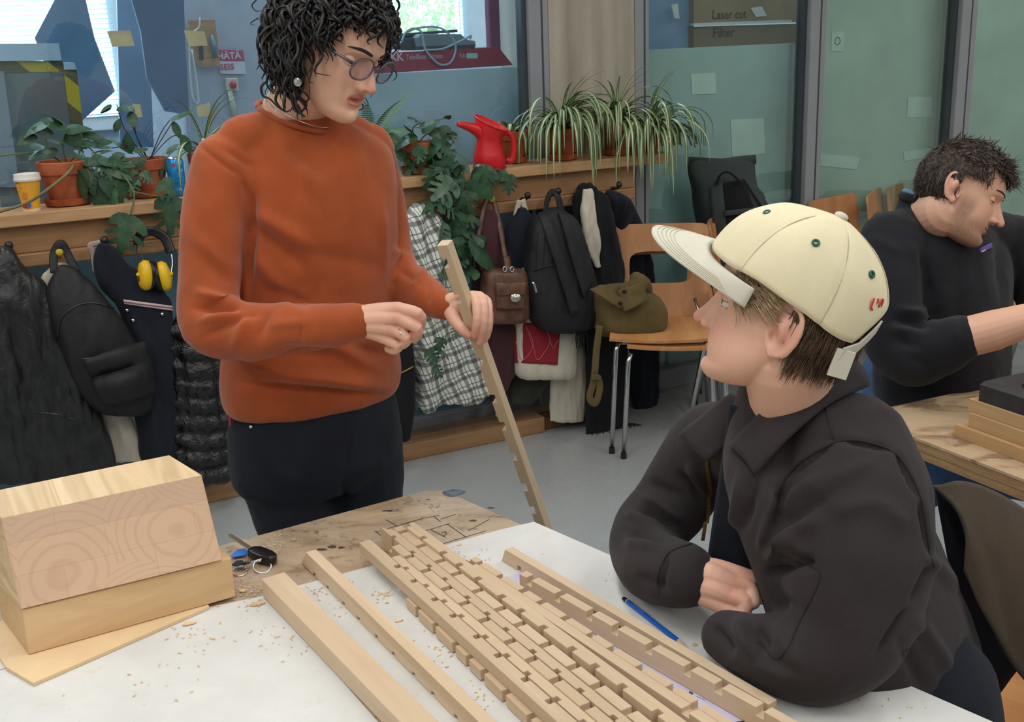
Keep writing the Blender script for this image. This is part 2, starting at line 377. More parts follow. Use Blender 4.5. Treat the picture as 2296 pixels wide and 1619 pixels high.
# ------------------------------------------------------------------ work table in the foreground
TZ = 0.75
t = NT('worn_tabletop'); v = t.coord(); vs_ = t.coord((1, 1, 1), (0, 0, R(31)))
a = t.noise(t.coord((3, 9, 3), (0, 0, R(-32))), 2.2, 6, 0.65, 0.8); b = t.noise(v, 34, 5, 0.7, 0.3); c_ = t.noise(v, 5, 4, 0.6, 0.5)
k = t.ramp(a, [(0.30, srgb(128, 104, 80)), (0.45, srgb(176, 152, 122)), (0.62, srgb(192, 174, 150)), (0.75, srgb(158, 136, 112))])
k = t.mix(t.ramp(c_, [(0.45, (0, 0, 0)), (0.62, (0.75,) * 3)]), k, srgb(168, 148, 128))
k = t.mix(t.ramp(b, [(0.56, (0, 0, 0)), (0.68, (0.8,) * 3)]), k, srgb(104, 84, 66))
st = t.noise(t.coord(loc=(3, 1, 0)), 11, 5, 0.75, 0.6)
k = t.mix(t.ramp(st, [(0.62, (0, 0, 0)), (0.68, (0.9,) * 3)]), k, srgb(52, 46, 42)); t.col(k)
t.set(Roughness=0.5, Specular_IOR_Level=0.4); t.bump(b, 0.15, 0.002); M_TOP = t.m
M_PLYE = wood('ply_edge', srgb(150, 120, 84), srgb(178, 148, 108), 1.0, 0.7, grain=(2, 30, 200))
M_STEEL = plain('painted_steel', srgb(70, 74, 78), 0.4, 0.02, metal=0.4)
C0 = PZ(980, 1092, TZ); eL = Vector((-0.85, -0.527, 0)).normalized(); eR = Vector((0.65, -0.757, 0)).normalized()
tb = thing('work_table', 'worn plywood work table in the foreground, half covered with white paper', 'table', (C0 + eL * 0.8 + eR * 0.7).xy.to_3d())
TBc = [C0, C0 + eL * 1.6, C0 + eL * 1.6 + eR * 1.46, C0 + eR * 1.46]
cc = [C0 + (eL + eR) * 0.004]
pts = []
for i in range(6):      # softly rounded far corner
    u = i / 5; pts.append(C0 + eR * 0.03 * (1 - u) ** 1.5 + eL * 0.03 * u ** 1.5)
poly = [(p.x, p.y) for p in pts] + [(p.x, p.y) for p in TBc[1:]]
link('tabletop', MB().prism(poly, TZ - 0.04, TZ).mesh(bevel=0.0015), M_TOP, tb)
for u, w_ in ((0.07, 0.08), (0.07, 1.38), (1.52, 0.08), (1.52, 1.38)):
    p = C0 + eL * u + eR * w_
    link('leg', MB().box(p.x - 0.025, p.x + 0.025, p.y - 0.025, p.y + 0.025, 0, TZ - 0.04).mesh(bevel=0.004), M_STEEL, tb)
# pen drawing on the bare corner (flat print)
M_INK = plain('dark_pen_ink', srgb(70, 58, 60), 0.6, 0.02)
mk = MB()
def stroke(pl, wd=0.0019):
    P = [PZ(x, y, TZ + 0.0004) for x, y in pl]
    for a, b in zip(P, P[1:]):
        d = (b - a).normalized(); n = Vector((-d.y, d.x, 0)) * wd / 2
        mk.add([a - n, b - n, b + n, a + n], [(0, 1, 2, 3)])
for s_ in ([(840, 1190), (890, 1227)], [(842, 1193), (945, 1163), (985, 1155)], [(905, 1175), (950, 1162)], [(865, 1165), (935, 1205)], [(925, 1178), (955, 1203)], [(972, 1157), (988, 1170)], [(965, 1187), (1000, 1205)], [(1003, 1175), (1046, 1205)], [(905, 1205), (1010, 1173)], [(990, 1220), (1090, 1190)], [(1050, 1190), (1098, 1164)], [(885, 1198), (910, 1212)], [(988, 1164), (1022, 1153)], [(990, 1195), (999, 1192), (1001, 1198), (992, 1203)]): stroke(s_)
link('pen_drawing', mk.mesh(), M_INK, tb)
mk = MB()
for (x, y, w_, h_) in ((1060, 1167, 11, 3), (1100, 1139, 9, 3), (745, 1226, 10, 4), (765, 1228, 8, 3), (720, 1232, 16, 3), (870, 1145, 14, 3), (960, 1120, 6, 2)):
    c = PZ(x, y, TZ + 0.0004); n = 10
    mk.add([c + Vector((math.cos(6.283 * i / n) * w_ * 0.0008 * random.uniform(.7, 1.2), math.sin(6.283 * i / n) * h_ * 0.0016 * random.uniform(.6, 1.2), 0)) for i in range(n)], [tuple(range(n))])
link('burn_mark', mk.mesh(), M_INK, tb)
mk = MB(); c = PZ(1018, 1105, TZ + 0.0004); n = 22
mk.add([c + Vector((math.cos(6.283 * i / n) * 0.024 * random.uniform(.85, 1.1), math.sin(6.283 * i / n) * 0.018 * random.uniform(.85, 1.1), 0)) for i in range(n)], [tuple(range(n))])
link('paint_smudge', mk.mesh(), plain('grey_paint_smudge', srgb(92, 100, 108), 0.7, 0.15, 60), tb)
# paper sheets
t = NT('white_paper'); v = t.coord(); a = t.noise(v, 9, 5, 0.6); b = t.noise(v, 160, 3); s_ = t.noise(v, 23, 4, 0.7)
k = t.ramp(a, [(0.3, srgb(206, 206, 203)), (0.7, srgb(218, 218, 215))]); k = t.mix(t.ramp(s_, [(0.60, (0, 0, 0)), (0.75, (0.5,) * 3)]), k, srgb(206, 194, 172)); k = t.mix(t.ramp(b, [(0.70, (0, 0, 0)), (0.78, (0.7,) * 3)]), k, srgb(150, 132, 108))
t.col(k); t.set(Roughness=0.9, Specular_IOR_Level=0.15); t.bump(t.noise(v, 7, 3), 0.25, 0.01); M_PAPER = t.m
def sheet(name, pix, z, label, mat=M_PAPER, th=0.0004, world=None):
    P = world or [PZ(x, y, z) for x, y in pix]
    return single(name, MB().prism([(p.x, p.y) for p in P], z, z + th).mesh(), mat, label, 'paper')
eRp = lambda px: None
cA = PZ(600, 1335, TZ); sheet('paper_sheet', None, TZ + 0.0003, 'big white paper sheet on the left of the work table under the plywood', world=[cA, cA + Vector((-0.93, -0.36, 0)) * 0.86, cA + Vector((-0.93, -0.36, 0)) * 0.7 + Vector((0.5, -0.8, 0)) * 0.44, cA + Vector((0.42, -0.70, 0)) * 0.9])
cB = PZ(655, 1318, TZ); cB2 = PZ(850, 1266, TZ)
sheet('paper_sheet', None, TZ + 0.0009, 'white paper sheet between the plain beam and the notched lath block', world=[cB2, cB, cB + Vector((0.46, -0.72, 0)) * 0.9, cB2 + Vector((0.52, -0.72, 0)) * 0.9])
cC = PZ(985, 1228, TZ); cC2 = PZ(1197, 1172, TZ)
sheet('paper_sheet', None, TZ + 0.0015, 'white paper sheet along the right edge under the resting arms', world=[cC2, PZ(1120, 1190, TZ), cC, cC + eR * 1.1 + Vector((0.02, 0, 0)), cC2 + eR * 1.18])
M_BLUEP = plain('lavender_plan_paper', srgb(196, 194, 222), 0.85, 0.02, 9)
bp = sheet('plan_paper', None, TZ + 0.0021, 'pale lavender plan print under the notched laths', M_BLUEP, world=[PZ(1165, 1285, TZ), PZ(1075, 1330, TZ), PZ(1360, 1680, TZ), PZ(1665, 1619, TZ), PZ(1560, 1540, TZ), PZ(1230, 1290, TZ)])
mk = MB()
def plan_mark(x, y, w_, h_):
    q = [PZ(x + i * w_, y + j * h_ + i * w_ * 0.45, TZ + 0.0027) for i, j in ((0, 0), (1, 0), (1, 1), (0, 1))]
    mk.add(q, [(0, 1, 2, 3)])
for x, y, w_, h_ in ((1449, 1480, 4, 6), (1456, 1484, 4, 7), (1463, 1488, 3, 6), (1385, 1470, 8, 2), (1436, 1470, 10, 1), (1470, 1496, 14, 1), (1490, 1510, 25, 1), (1540, 1530, 10, 1), (1545, 1549, 9, 5), (1560, 1560, 22, 1), (1500, 1536, 12, 1)): plan_mark(x, y, w_, h_)
link('printed_marks', mk.mesh(), M_INK, bp)
# ------------------------------------------------------------------ laths
M_MAPLE = wood('maple', srgb(204, 178, 146), srgb(218, 196, 166), 1.0, 0.5, ringy=0.22, fine=0.25, bands=5)
def comb(L, w0, w1, segs):
    """outline along x: body from y=0..w0, teeth up to w1 on segs [(x0,x1)]"""
    P = [(0, 0), (L, 0)]; up = []
    x = 0.0
    for a, b in segs:
        if a > x + 1e-5: up += [(x, w0), (a, w0)]
        up += [(a, w1), (b, w1)]; x = b
    if x < L - 1e-5: up += [(x, w0), (L, w0)]
    return P + up[::-1]
def teeth(L, start, pat, gap):
    s_ = []; x = start; i = 0
    while x < L:
        e = min(L, x + pat[i % len(pat)]); s_.append((x, e)); x = e + gap; i += 1
    return s_
def lath(name, label, far, near, zt, h, w, side=None, w0=0.5, segs=None, ext=1.3, z0=None, group='notched maple laths on the table', mat=None):
    """left top edge runs from pixel far to pixel near; zt = height of the top above the table"""
    A = PZ(*far, TZ + zt); B = PZ(*near, TZ + zt); d = B - A; L = d.length * ext; d.normalize()
    nrm = Vector((-d.y, d.x, 0)); # left of travel = image right
    M = Matrix(((d.x, nrm.x, 0, A.x), (d.y, nrm.y, 0, A.y), (0, 0, 1, TZ + zt - h), (0, 0, 0, 1)))
    mb = MB(); sg = segs(L) if segs else None
    if side is None: mb.box(0, L, 0, w, 0, h)
    elif side == 'R': mb.prism(comb(L, w * w0, w, sg), 0, h)
    elif side == 'L': mb.prism([(x, w - y) for x, y in comb(L, w * w0, w, sg)], 0, h)
    elif side == 'T': mb.prism(comb(L, h * w0, h, sg), -w, 0, Matrix.Rotation(R(90), 4, 'X'))
    elif side == 'B': mb.prism([(x, h - y) for x, y in comb(L, h * w0, h, sg)], -w, 0, Matrix.Rotation(R(90), 4, 'X'))
    return single(name, mb.mesh(bevel=0.0007, seg=1), mat or M_MAPLE, label, 'lath', group, M)
G = 'maple laths on the table'
lath('maple_beam', 'thick plain maple beam, leftmost of the laths on the paper', (586, 1298), (891, 1612), 0.035, 0.035 - 0.002, 0.040, group=G)
lath('notched_lath', 'maple lath standing on edge with notches cut in its underside', (686, 1238), (1074, 1619), 0.034, 0.032, 0.019, 'B', 0.8, lambda L: teeth(L, -0.03, [0.055, 0.048], 0.011), group=G)
ZA = 0.040
lath('notched_lath', 'low maple lath with teeth pointing left beside the paper', (910, 1341), (1174, 1597), 0.020, 0.017, 0.052, 'L', 0.76, lambda L: teeth(L, 0.0, [0.034, 0.050, 0.055, 0.032], 0.011), group=G)
lath('notched_lath', 'wide maple lath with bare solid far end on top of the toothed lath', (805, 1216), (1236, 1606), ZA, 0.0195, 0.0215, 'R', 0.55, lambda L: [(0, 0.115)] + teeth(L, 0.127, [0.05, 0.062], 0.011), group=G)
def dirpts(f, n, off, zt):      # pixel pair shifted sideways in the table plane
    A = PZ(*f, TZ + zt); B = PZ(*n, TZ + zt); d = (B - A).normalized(); nr = Vector((-d.y, d.x, 0)); return A, B, d, nr
def lath_off(name, label, f, n, off0, off1, a0, zt, h, w, side=None, w0=0.5, segs=None, Lx=0.8, group=G):
    A, B, d, nr = dirpts(f, n, 0, zt); L0 = (B - A).length
    P = A + nr * off0 + d * a0; Q = A + d * L0 + nr * off1; dd = (Q - P).normalized(); nn = Vector((-dd.y, dd.x, 0))
    M = Matrix(((dd.x, nn.x, 0, P.x), (dd.y, nn.y, 0, P.y), (0, 0, 1, TZ + zt - h), (0, 0, 0, 1))); L = Lx; mb = MB(); sg = segs(L) if segs else None
    if side is None: mb.box(0, L, 0, w, 0, h)
    elif side == 'R': mb.prism(comb(L, w * w0, w, sg), 0, h)
    elif side == 'L': mb.prism([(x, w - y) for x, y in comb(L, w * w0, w, sg)], 0, h)
    elif side == 'T': mb.prism(comb(L, h * w0, h, sg), -w, 0, Matrix.Rotation(R(90), 4, 'X'))
    return single(name, mb.mesh(bevel=0.0007, seg=1), M_MAPLE, label, 'lath', group, M)
fB, nB = (805, 1216), (1236, 1606)
lath_off('notched_lath', 'maple lath second in the packed block, notched towards the wide lath', fB, nB, 0.0222, 0.0238, 0.085, ZA, 0.038, 0.0165, 'L', 0.55, lambda L: teeth(L, 0.0, [0.044, 0.062, 0.05], 0.011))
lath_off('notched_lath', 'maple lath third in the packed block with long low teeth', fB, nB, 0.0392, 0.0425, 0.035, ZA + 0.003, 0.041, 0.0165, 'T', 0.72, lambda L: teeth(L, 0.012, [0.046, 0.050, 0.062], 0.0115))
lath_off('notched_lath', 'maple lath fourth in the packed block with square side notches', fB, nB, 0.0562, 0.0612, -0.008, ZA + 0.001, 0.039, 0.0165, 'L', 0.6, lambda L: teeth(L, -0.028, [0.044, 0.062, 0.050], 0.0115))
lath_off('notched_lath', 'maple lath fifth in the packed block with raised teeth on top', fB, nB, 0.0732, 0.0800, -0.020, ZA + 0.002, 0.040, 0.0175, 'T', 0.74, lambda L: [(0, 0.018)] + teeth(L, 0.030, [0.058, 0.058, 0.044], 0.0115))
lath_off('notched_lath', 'tall maple lath with deep left notches casting a dark gap', fB, nB, 0.0930, 0.1095, -0.020, ZA + 0.007, 0.045, 0.0215, 'L', 0.52, lambda L: teeth(L, 0.012, [0.048, 0.060, 0.042], 0.012))
A7 = lath('notched_lath', 'long smooth maple lath with pale blocks along its right side', (1050, 1270), (1489, 1562), ZA, 0.038, 0.0165, 'T', 0.8, lambda L: [(0, 0.505), (0.518, L)], ext=1.5, group=G)
A, B, d, nr = dirpts((1056, 1268), (1502, 1556), 0, ZA)
lath_off('notched_lath', 'maple lath carrying the row of pale end grain blocks', (1050, 1270), (1489, 1562), 0.0170, 0.0170, -0.022, ZA - 0.004, 0.034, 0.0138, 'T', 0.66, lambda L: [(0, 0.018)] + teeth(L, 0.028, [0.05, 0.05, 0.036], 0.0115))
lath('notched_lath', 'maple lath with square gaps between its teeth lying on the plan print', (1164, 1286), (1700, 1588), 0.034, 0.031, 0.0155, 'T', 0.62, lambda L: [(0, 0.018)] + teeth(L, 0.031, [0.058, 0.062, 0.044], 0.0125), group=G)
lath('notched_lath', 'plain topped maple lath, rightmost, with small slots along its lower left face', (1132, 1232), (1723, 1579), 0.028, 0.026, 0.0165, 'B', 0.62, lambda L: teeth(L, -0.012, [0.046, 0.055, 0.062, 0.046], 0.011), ext=1.0, group=G)
# ------------------------------------------------------------------ heavy blocks on the left
t = NT('end_grain_fir'); v = t.coord((1, 1, 1))
vo = t.N('ShaderNodeTexVoronoi'); vo.feature = 'F1'; vo.inputs['Scale'].default_value = 5.5; vo.inputs['Randomness'].default_value = 0.75; t.L(v, vo.inputs['Vector'])
br = t.N('ShaderNodeTexBrick'); br.offset = 0.5
sx = t.coord((1, 1, 1)); t.L(sx, br.inputs['Vector']); br.inputs['Scale'].default_value = 1.0; br.inputs['Brick Width'].default_value = 0.135; br.inputs['Row Height'].default_value = 0.048; br.inputs['Mortar Size'].default_value = 0.0003
br.inputs['Color1'].default_value = srgb(218, 184, 154); br.inputs['Color2'].default_value = srgb(202, 172, 148); br.inputs['Mortar'].default_value = srgb(190, 150, 115)
nz = t.noise(v, 9, 3, 0.5)
rg = t.math('ADD', t.math('MULTIPLY', vo.outputs['Distance'], 135.0), t.math('MULTIPLY', nz, 11.0))
sn = t.math('SINE', rg)
k = t.mix(t.math('MULTIPLY', t.ramp(sn, [(0.35, (0, 0, 0)), (0.95, (1, 1, 1))]), 0.26), br.outputs['Color'], srgb(176, 134, 100))
k = t.mix(t.math('MULTIPLY', nz, 0.3), k, srgb(222, 190, 164)); t.col(k); t.set(Roughness=0.55, Specular_IOR_Level=0.3); M_ENDG = t.m
M_FIR = wood('fir_top', srgb(214, 182, 136), srgb(234, 208, 168), 1.0, 0.5, grain=(16, 1.0, 16), ringy=0.9, bands=9)
def hull8(b, tpts):
    mb = MB(); mb.add(b + tpts, [(3, 2, 1, 0), (4, 5, 6, 7), (0, 1, 5, 4), (1, 2, 6, 5), (2, 3, 7, 6), (3, 0, 4, 7)]); return mb
z0, z1 = TZ + 0.0075 + 0.066, TZ + 0.0075 + 0.066 + 0.136
fl, frr = PZ(48, 1367, z0), PZ(499, 1256, z0); tl, tr_ = PZ(2, 1161, z1), PZ(452, 1064, z1); trb = PZ(380, 1020, z1)
off = trb - tr_; tlb = tl + off; ex = (frr - fl).normalized(); ez = Vector((0, 0, 1)); ey = ez.cross(ex)
Mb = Matrix(((ex.x, ey.x, 0, fl.x), (ex.y, ey.y, 0, fl.y), (0, 0, 1, fl.z), (0, 0, 0, 1))); Mi = Mb.inverted()
pb = [fl, frr, frr + off * 1.02, fl + off * 1.02]; pt_ = [tl, tr_, trb, tlb]
me = hull8([Mi @ p for p in pb], [Mi @ p for p in pt_]).mesh(bevel=0.0012, seg=1)
# rotate brick pattern: end grain is seen on the front face (x,z)
mrot = Matrix.Rotation(R(-90), 4, 'X')
blk = single('laminated_block', me, M_FIR, 'big laminated fir block with curved growth rings on its front end grain', 'block', None, Mb)
blk.data.materials.append(M_ENDG)
for p in blk.data.polygons:
    if p.normal.y < -0.7: p.material_index = 1
mp = [n for n in M_ENDG.node_tree.nodes if n.type == 'MAPPING']
for n in mp: n.inputs['Rotation'].default_value = (R(-90), 0, 0)
z0, z1 = TZ + 0.0075, TZ + 0.0075 + 0.064
fl, frr = PZ(65, 1469, z0), PZ(529, 1338, z0); tl, tr_ = PZ(50, 1368, z1), PZ(519, 1250, z1)
ex = (frr - fl).normalized(); ey = ez.cross(ex); off = ey * 0.15 + ex * (-0.02)
Mb = Matrix(((ex.x, ey.x, 0, fl.x), (ex.y, ey.y, 0, fl.y), (0, 0, 1, fl.z), (0, 0, 0, 1))); Mi = Mb.inverted()
M_FIR2 = wood('fir_side', srgb(200, 164, 120), srgb(218, 186, 144), 1.0, 0.6, grain=(3, 14, 14), ringy=0.3, fine=0.5, bands=7)
o = single('timber_block', hull8([Mi @ p for p in (fl, frr, frr + off, fl + off)], [Mi @ p for p in (tl, tr_, tr_ + off, tl + off)]).mesh(bevel=0.0015, seg=1), M_FIR2, 'lower sawn timber block with a dark knot under the laminated block', 'block', None, Mb)
_PM[o.name] = Mb
# dark knot outline on its face
kp = [Mi @ PZ(*q, z1) for q in ((0, 0),)]
def on_face(x, y):      # pixel -> point on the front face of the timber block
    n = (frr - fl).cross(tl - fl).normalized(); d = ray(x, y); tt = (fl - CP).dot(n) / d.dot(n); return CP + d * (tt * 0.9994)
mk = MB()
kn = [(199, 1333), (205, 1358), (214, 1367), (225, 1357), (228, 1331)]
for a, b in zip(kn, kn[1:]):
    p, q = on_face(*a), on_face(*b); dd = (q - p).normalized(); nn = dd.cross(ray(*a)).normalized() * 0.0013
    mk.add([p - nn, q - nn, q + nn, p + nn], [(0, 1, 2, 3)])
mk.add([on_face(211 + 3 * math.cos(i), 1341 + 3.4 * math.sin(i)) for i in (0, 1, 2, 3, 4, 5)], [tuple(range(6))])
mk.add([on_face(*q) for q in ((208, 1360), (219, 1361), (216, 1372), (213, 1377))], [(0, 1, 2, 3)])
link('knot', mk.mesh(), plain('dark_knot_wood', srgb(140, 84, 44), 0.6, 0.1), o)
M_PLY = plain('birch_ply', srgb(222, 192, 150), 0.6, 0.03, 10)
ply = single('plywood_offcut', MB().prism([(p.x, p.y) for p in [PZ(x, y, TZ + 0.007) for x, y in ((-40, 1420), (14, 1496), (75, 1531), (469, 1359), (456, 1335), (150, 1290))]], TZ + 0.001, TZ + 0.007).mesh(bevel=0.0005, seg=1), M_PLY, 'thin pointed plywood offcut under the timber block', 'plywood')
P1, P2 = [PZ(x, y, TZ + 0.0035) for x, y in ((75, 1533.5), (469, 1361.5))]
dd = (P2 - P1).normalized(); nn = Vector((dd.y, -dd.x, 0)) * 0.0006
link('dark_veneer', MB().prism([((P1 + nn).x, (P1 + nn).y), ((P2 + nn).x, (P2 + nn).y), ((P2 - nn * 3).x, (P2 - nn * 3).y), ((P1 - nn * 3).x, (P1 - nn * 3).y)], TZ + 0.003, TZ + 0.0045).mesh(), plain('dark_veneer', srgb(150, 110, 80), 0.7, 0.05), ply)
sheet('paper_sheet', None, TZ + 0.0015, 'small white paper corner at the left edge beside the plywood', world=[PZ(-90, 1395, TZ), PZ(-90, 1530, TZ), PZ(13, 1500, TZ), PZ(-4, 1400, TZ)])
# ------------------------------------------------------------------ keys, pencil, shavings
M_BLKP = plain('black_key_plastic', srgb(22, 23, 25), 0.3, 0.02); M_CHR = plain('chrome', srgb(215, 215, 218), 0.18, 0.02, metal=1.0)
M_BRASSK = plain('nickel_key', srgb(190, 180, 150), 0.3, 0.03, metal=0.9); M_BLUET = plain('blue_tag', srgb(60, 130, 225), 0.4, 0.02)
kp = PZ(575, 1260, TZ)
ks = thing('key_bunch', 'bunch of keys with a black car fob and blue tag by the timber block', 'keys', kp)
c = PZ(590, 1246, TZ + 0.012); mb = MB()
fd = (PZ(618, 1250, TZ + 0.012) - PZ(556, 1226, TZ + 0.014)); Mf = frame(c, fd)
outl = [(-0.030, -0.011), (-0.033, 0.006), (-0.020, 0.015), (0.010, 0.015), (0.026, 0.010), (0.032, 0.0), (0.027, -0.010), (0.008, -0.014), (-0.015, -0.014)]
link('car_fob', mb.prism(outl, -0.008, 0.008, Mf).mesh(bevel=0.004, seg=3, smooth=True), M_BLKP, ks)
a, b = PZ(560, 1229, TZ + 0.022), PZ(513, 1199, TZ + 0.030); dd = frame(b, a - b)
mb = MB(); L = (a - b).length; mb.prism([(0, -0.003), (0.003, -0.0045), (L, -0.0045), (L, 0.0045), (0.004, 0.0045), (0, 0.003)], -0.001, 0.001, dd)
link('key_blade', mb.mesh(bevel=0.0004), M_BRASSK, ks)
a = PZ(535, 1247, TZ + 0.004); mb = MB()
link('blue_tag', mb.prism([(p.x, p.y) for p in [PZ(x, y, TZ) for x, y in ((519, 1252), (532, 1240), (549, 1237), (556, 1241), (552, 1251), (523, 1256))]], TZ + 0.004, TZ + 0.007).mesh(bevel=0.0008), M_BLUET, ks)
def ring(c, r, mat, nrm, name='key_ring', th=0.0011):
    z = Vector(nrm).normalized(); x = z.orthogonal().normalized(); y = z.cross(x)
    link(name, MB().tube([c + (x * math.cos(6.2832 * i / 28) + y * math.sin(6.2832 * i / 28)) * r for i in range(29)], th, 6).mesh(smooth=True), mat, ks)
ring(PZ(537, 1281, TZ + 0.004), 0.013, M_CHR, (0.1, -0.2, 1)); ring(PZ(588, 1269, TZ + 0.007), 0.015, M_CHR, (0.25, -0.5, 1))
for (p, q) in (((531, 1268), (586, 1256)), ((524, 1263), (560, 1262))):
    a, b = PZ(*p, TZ + 0.008), PZ(*q, TZ + 0.013); mb = MB(); L = (b - a).length; Mk = frame(a, b - a)
    mb.prism([(0, -0.009), (0.012, -0.010), (0.017, -0.004), (L, -0.003), (L, 0.003), (0.017, 0.004), (0.012, 0.010), (0, 0.009)], -0.001, 0.001, Mk)
    link('key', mb.mesh(bevel=0.0003), M_CHR if p[0] == 531 else M_BLKP, ks)
a, b = PZ(1398, 1342, TZ + 0.006), PZ(1640, 1530, TZ + 0.006); L = 0.175; dd = (b - a).normalized(); Mp = frame(a, dd)
pn = thing('pencil', 'blue hexagonal pencil with a black dipped end behind the right lath', 'pencil', a)
def hexbar(x0, x1, r0, r1, mat, name):
    rr = [[Mp @ Vector((x, r * math.cos(R(60 * j)), r * math.sin(R(60 * j)))) for j in range(6)] for x, r in ((x0, r0), (x1, r1))]
    link(name, MB().rings(rr).mesh(), mat, pn)
hexbar(0, 0.011, 0.0034, 0.0040, M_BLKP, 'dipped_end'); hexbar(0.011, 0.0125, 0.00405, 0.00405, plain('white_band', srgb(235, 235, 235), 0.4, 0.01), 'band')
hexbar(0.0125, 0.150, 0.004, 0.004, plain('blue_lacquer', srgb(30, 98, 196), 0.3, 0.02), 'shaft'); hexbar(0.150, 0.168, 0.004, 0.0008, M_MAPLE, 'sharpened_tip')
me = text_mesh('Mars Lumograph', 0.0042, Mp @ Matrix.Translation((0.03, -0.0016, 0.00355)), 0.0001)
link('lettering', me, plain('silver_print', srgb(120, 170, 225), 0.4, 0.01), pn)
# shavings: dust and slivers nobody could count
M_CHIP = plain('wood_chip', srgb(222, 188, 142), 0.7, 0.08, 60)
random.seed(11); mb = MB()
spots = [(700, 1320, 40, 22, 30), (770, 1305, 20, 12, 14), (860, 1335, 30, 16, 30), (1030, 1245, 60, 22, 40), (640, 1420, 90, 60, 40), (900, 1300, 20, 10, 12), (585, 1355, 60, 24, 24), (520, 1310, 60, 30, 40), (640, 1210, 60, 16, 30), (1000, 1450, 60, 50, 40), (1060, 1560, 50, 40, 24), (820, 1225, 60, 14, 18), (450, 1430, 120, 50, 26), (350, 1520, 160, 50, 16), (560, 1320, 40, 20, 24), (1400, 1290, 60, 40, 8), (2000, 1580, 100, 30, 8), (740, 1380, 40, 40, 16)]
for x, y, sx, sy, n in spots:
    for i in range(n):
        p = PZ(random.gauss(x, sx / 2), random.gauss(y, sy / 2), TZ + 0.0024); L = random.uniform(0.0012, 0.006); w_ = random.uniform(0.0005, 0.0012); an = random.uniform(0, 6.28)
        Mx = Matrix.Translation(p) @ Matrix.Rotation(an, 4, 'Z') @ Matrix.Rotation(random.uniform(-.25, .25), 4, 'Y')
        mb.box(-L / 2, L / 2, -w_, w_, -0.0002, 0.0003, Mx)
o = single('wood_shavings', mb.mesh(), M_CHIP, 'fine wood shavings and dust scattered over the paper and tabletop', 'shavings'); o['kind'] = 'stuff'
for (x, y, w_, h_, an, lab) in ((577, 1354, 34, 10, .25, 'flat pale wood chip on the paper edge near the plain beam'), (425, 1398, 30, 8, .3, 'thin pale wood chip lying right of the plywood point'), (895, 1392, 18, 4, .3, 'slim wood splinter between two notched laths'), (1030, 1222, 11, 6, 0, 'tiny wood chip at the far edge of the right paper'), (545, 1325, 16, 8, -.8, 'small wood chip on bare tabletop near the keys'), (1558, 1446, 12, 6, .3, 'small wood chip beside the resting sleeve')):
    p = PZ(x, y, TZ + 0.0022); s_ = 0.00076; Mx = Matrix.Translation(p) @ Matrix.Rotation(an, 4, 'Z')
    po = [(-w_ / 2, -h_ * .5), (-w_ * .2, -h_ * .9), (w_ * .3, -h_ * .6), (w_ / 2, 0), (w_ * .2, h_ * .7), (-w_ * .3, h_ * .8)]
    single('wood_chip', MB().prism([(a * s_, b * s_) for a, b in po], 0, 0.0012, Mx).mesh(), M_CHIP, lab, 'wood chip', 'wood chips')
# ------------------------------------------------------------------ second table on the right
e1 = Vector((0.912, 0.41, 0)).normalized(); e2 = Vector((0.444, -0.896, 0)).normalized(); Q0 = Vector((0.787, 2.43, 0))
t2 = thing('work_table', 'second work table with a scorched plywood top behind the capped person', 'table', Q0 + e1 * 0.8 + e2 * 0.4)
t = NT('scorched_ply'); v = t.coord((1.6, 3.2, 2), (0, 0, R(-24))); a = t.noise(v, 2.6, 6, 0.65, 0.9); b = t.noise(t.coord(), 40, 4)
d_ = t.N('ShaderNodeTexCoord'); sp = t.N('ShaderNodeSeparateXYZ'); t.L(d_.outputs['Object'], sp.inputs[0])
k = t.ramp(a, [(0.30, srgb(84, 62, 46)), (0.42, srgb(132, 106, 80)), (0.50, srgb(190, 164, 130)), (0.75, srgb(196, 174, 148))]); k = t.mix(t.math('MULTIPLY', b, 0.3), k, srgb(150, 122, 100)); t.col(k); t.set(Roughness=0.45); M_TOP2 = t.m
pl4 = [Q0, Q0 + e1 * 1.7, Q0 + e1 * 1.7 + e2 * 0.85, Q0 + e2 * 0.85]
link('tabletop', MB().prism([(p.x, p.y) for p in pl4], TZ - 0.006, TZ).mesh(), M_TOP2, t2)
for i in range(4):
    z = TZ - 0.006 - 0.0095 * i
    g = 0.0 if i % 2 else 0.0012
    pp = [Q0 + (e1 + e2) * g, Q0 + e1 * 1.7 + e2 * g, Q0 + e1 * 1.7 + e2 * (0.85 - g), Q0 + e2 * (0.85 - g) + e1 * g]
    link('ply_layer', MB().prism([(p.x, p.y) for p in pp], z - 0.0095, z).mesh(), M_PLYE, t2)
for u, w_ in ((0.1, 0.08), (1.6, 0.08), (0.1, 0.77), (1.6, 0.77)):
    p = Q0 + e1 * u + e2 * w_; link('leg', MB().box(p.x - 0.025, p.x + 0.025, p.y - 0.025, p.y + 0.025, 0, TZ - 0.044).mesh(bevel=0.004), M_STEEL, t2)
Me2 = lambda o: Matrix(((e2.x, e1.x, 0, o.x), (e2.y, e1.y, 0, o.y), (0, 0, -1 * -1, o.z), (0, 0, 0, 1)))
M_BOARD = wood('stacked_board', srgb(186, 146, 102), srgb(212, 176, 130), 1.0, 0.6, grain=(2, 22, 22), ringy=0.3)
o = PZ(2138, 978, TZ + 0.0); single('wood_board', MB().box(0, 0.42, 0, 0.30, 0, 0.028).mesh(bevel=0.001), M_BOARD, 'lowest wooden board stacked on the scorched table', 'board', 'stacked boards', Me2(o))
o = PZ(2170, 956, TZ + 0.028); o.z = TZ + 0.0283; single('wood_board', MB().box(0, 0.42, 0, 0.30, 0, 0.031).mesh(bevel=0.001), M_BOARD, 'middle pale wooden board of the stack on the scorched table', 'board', 'stacked boards', Me2(o))
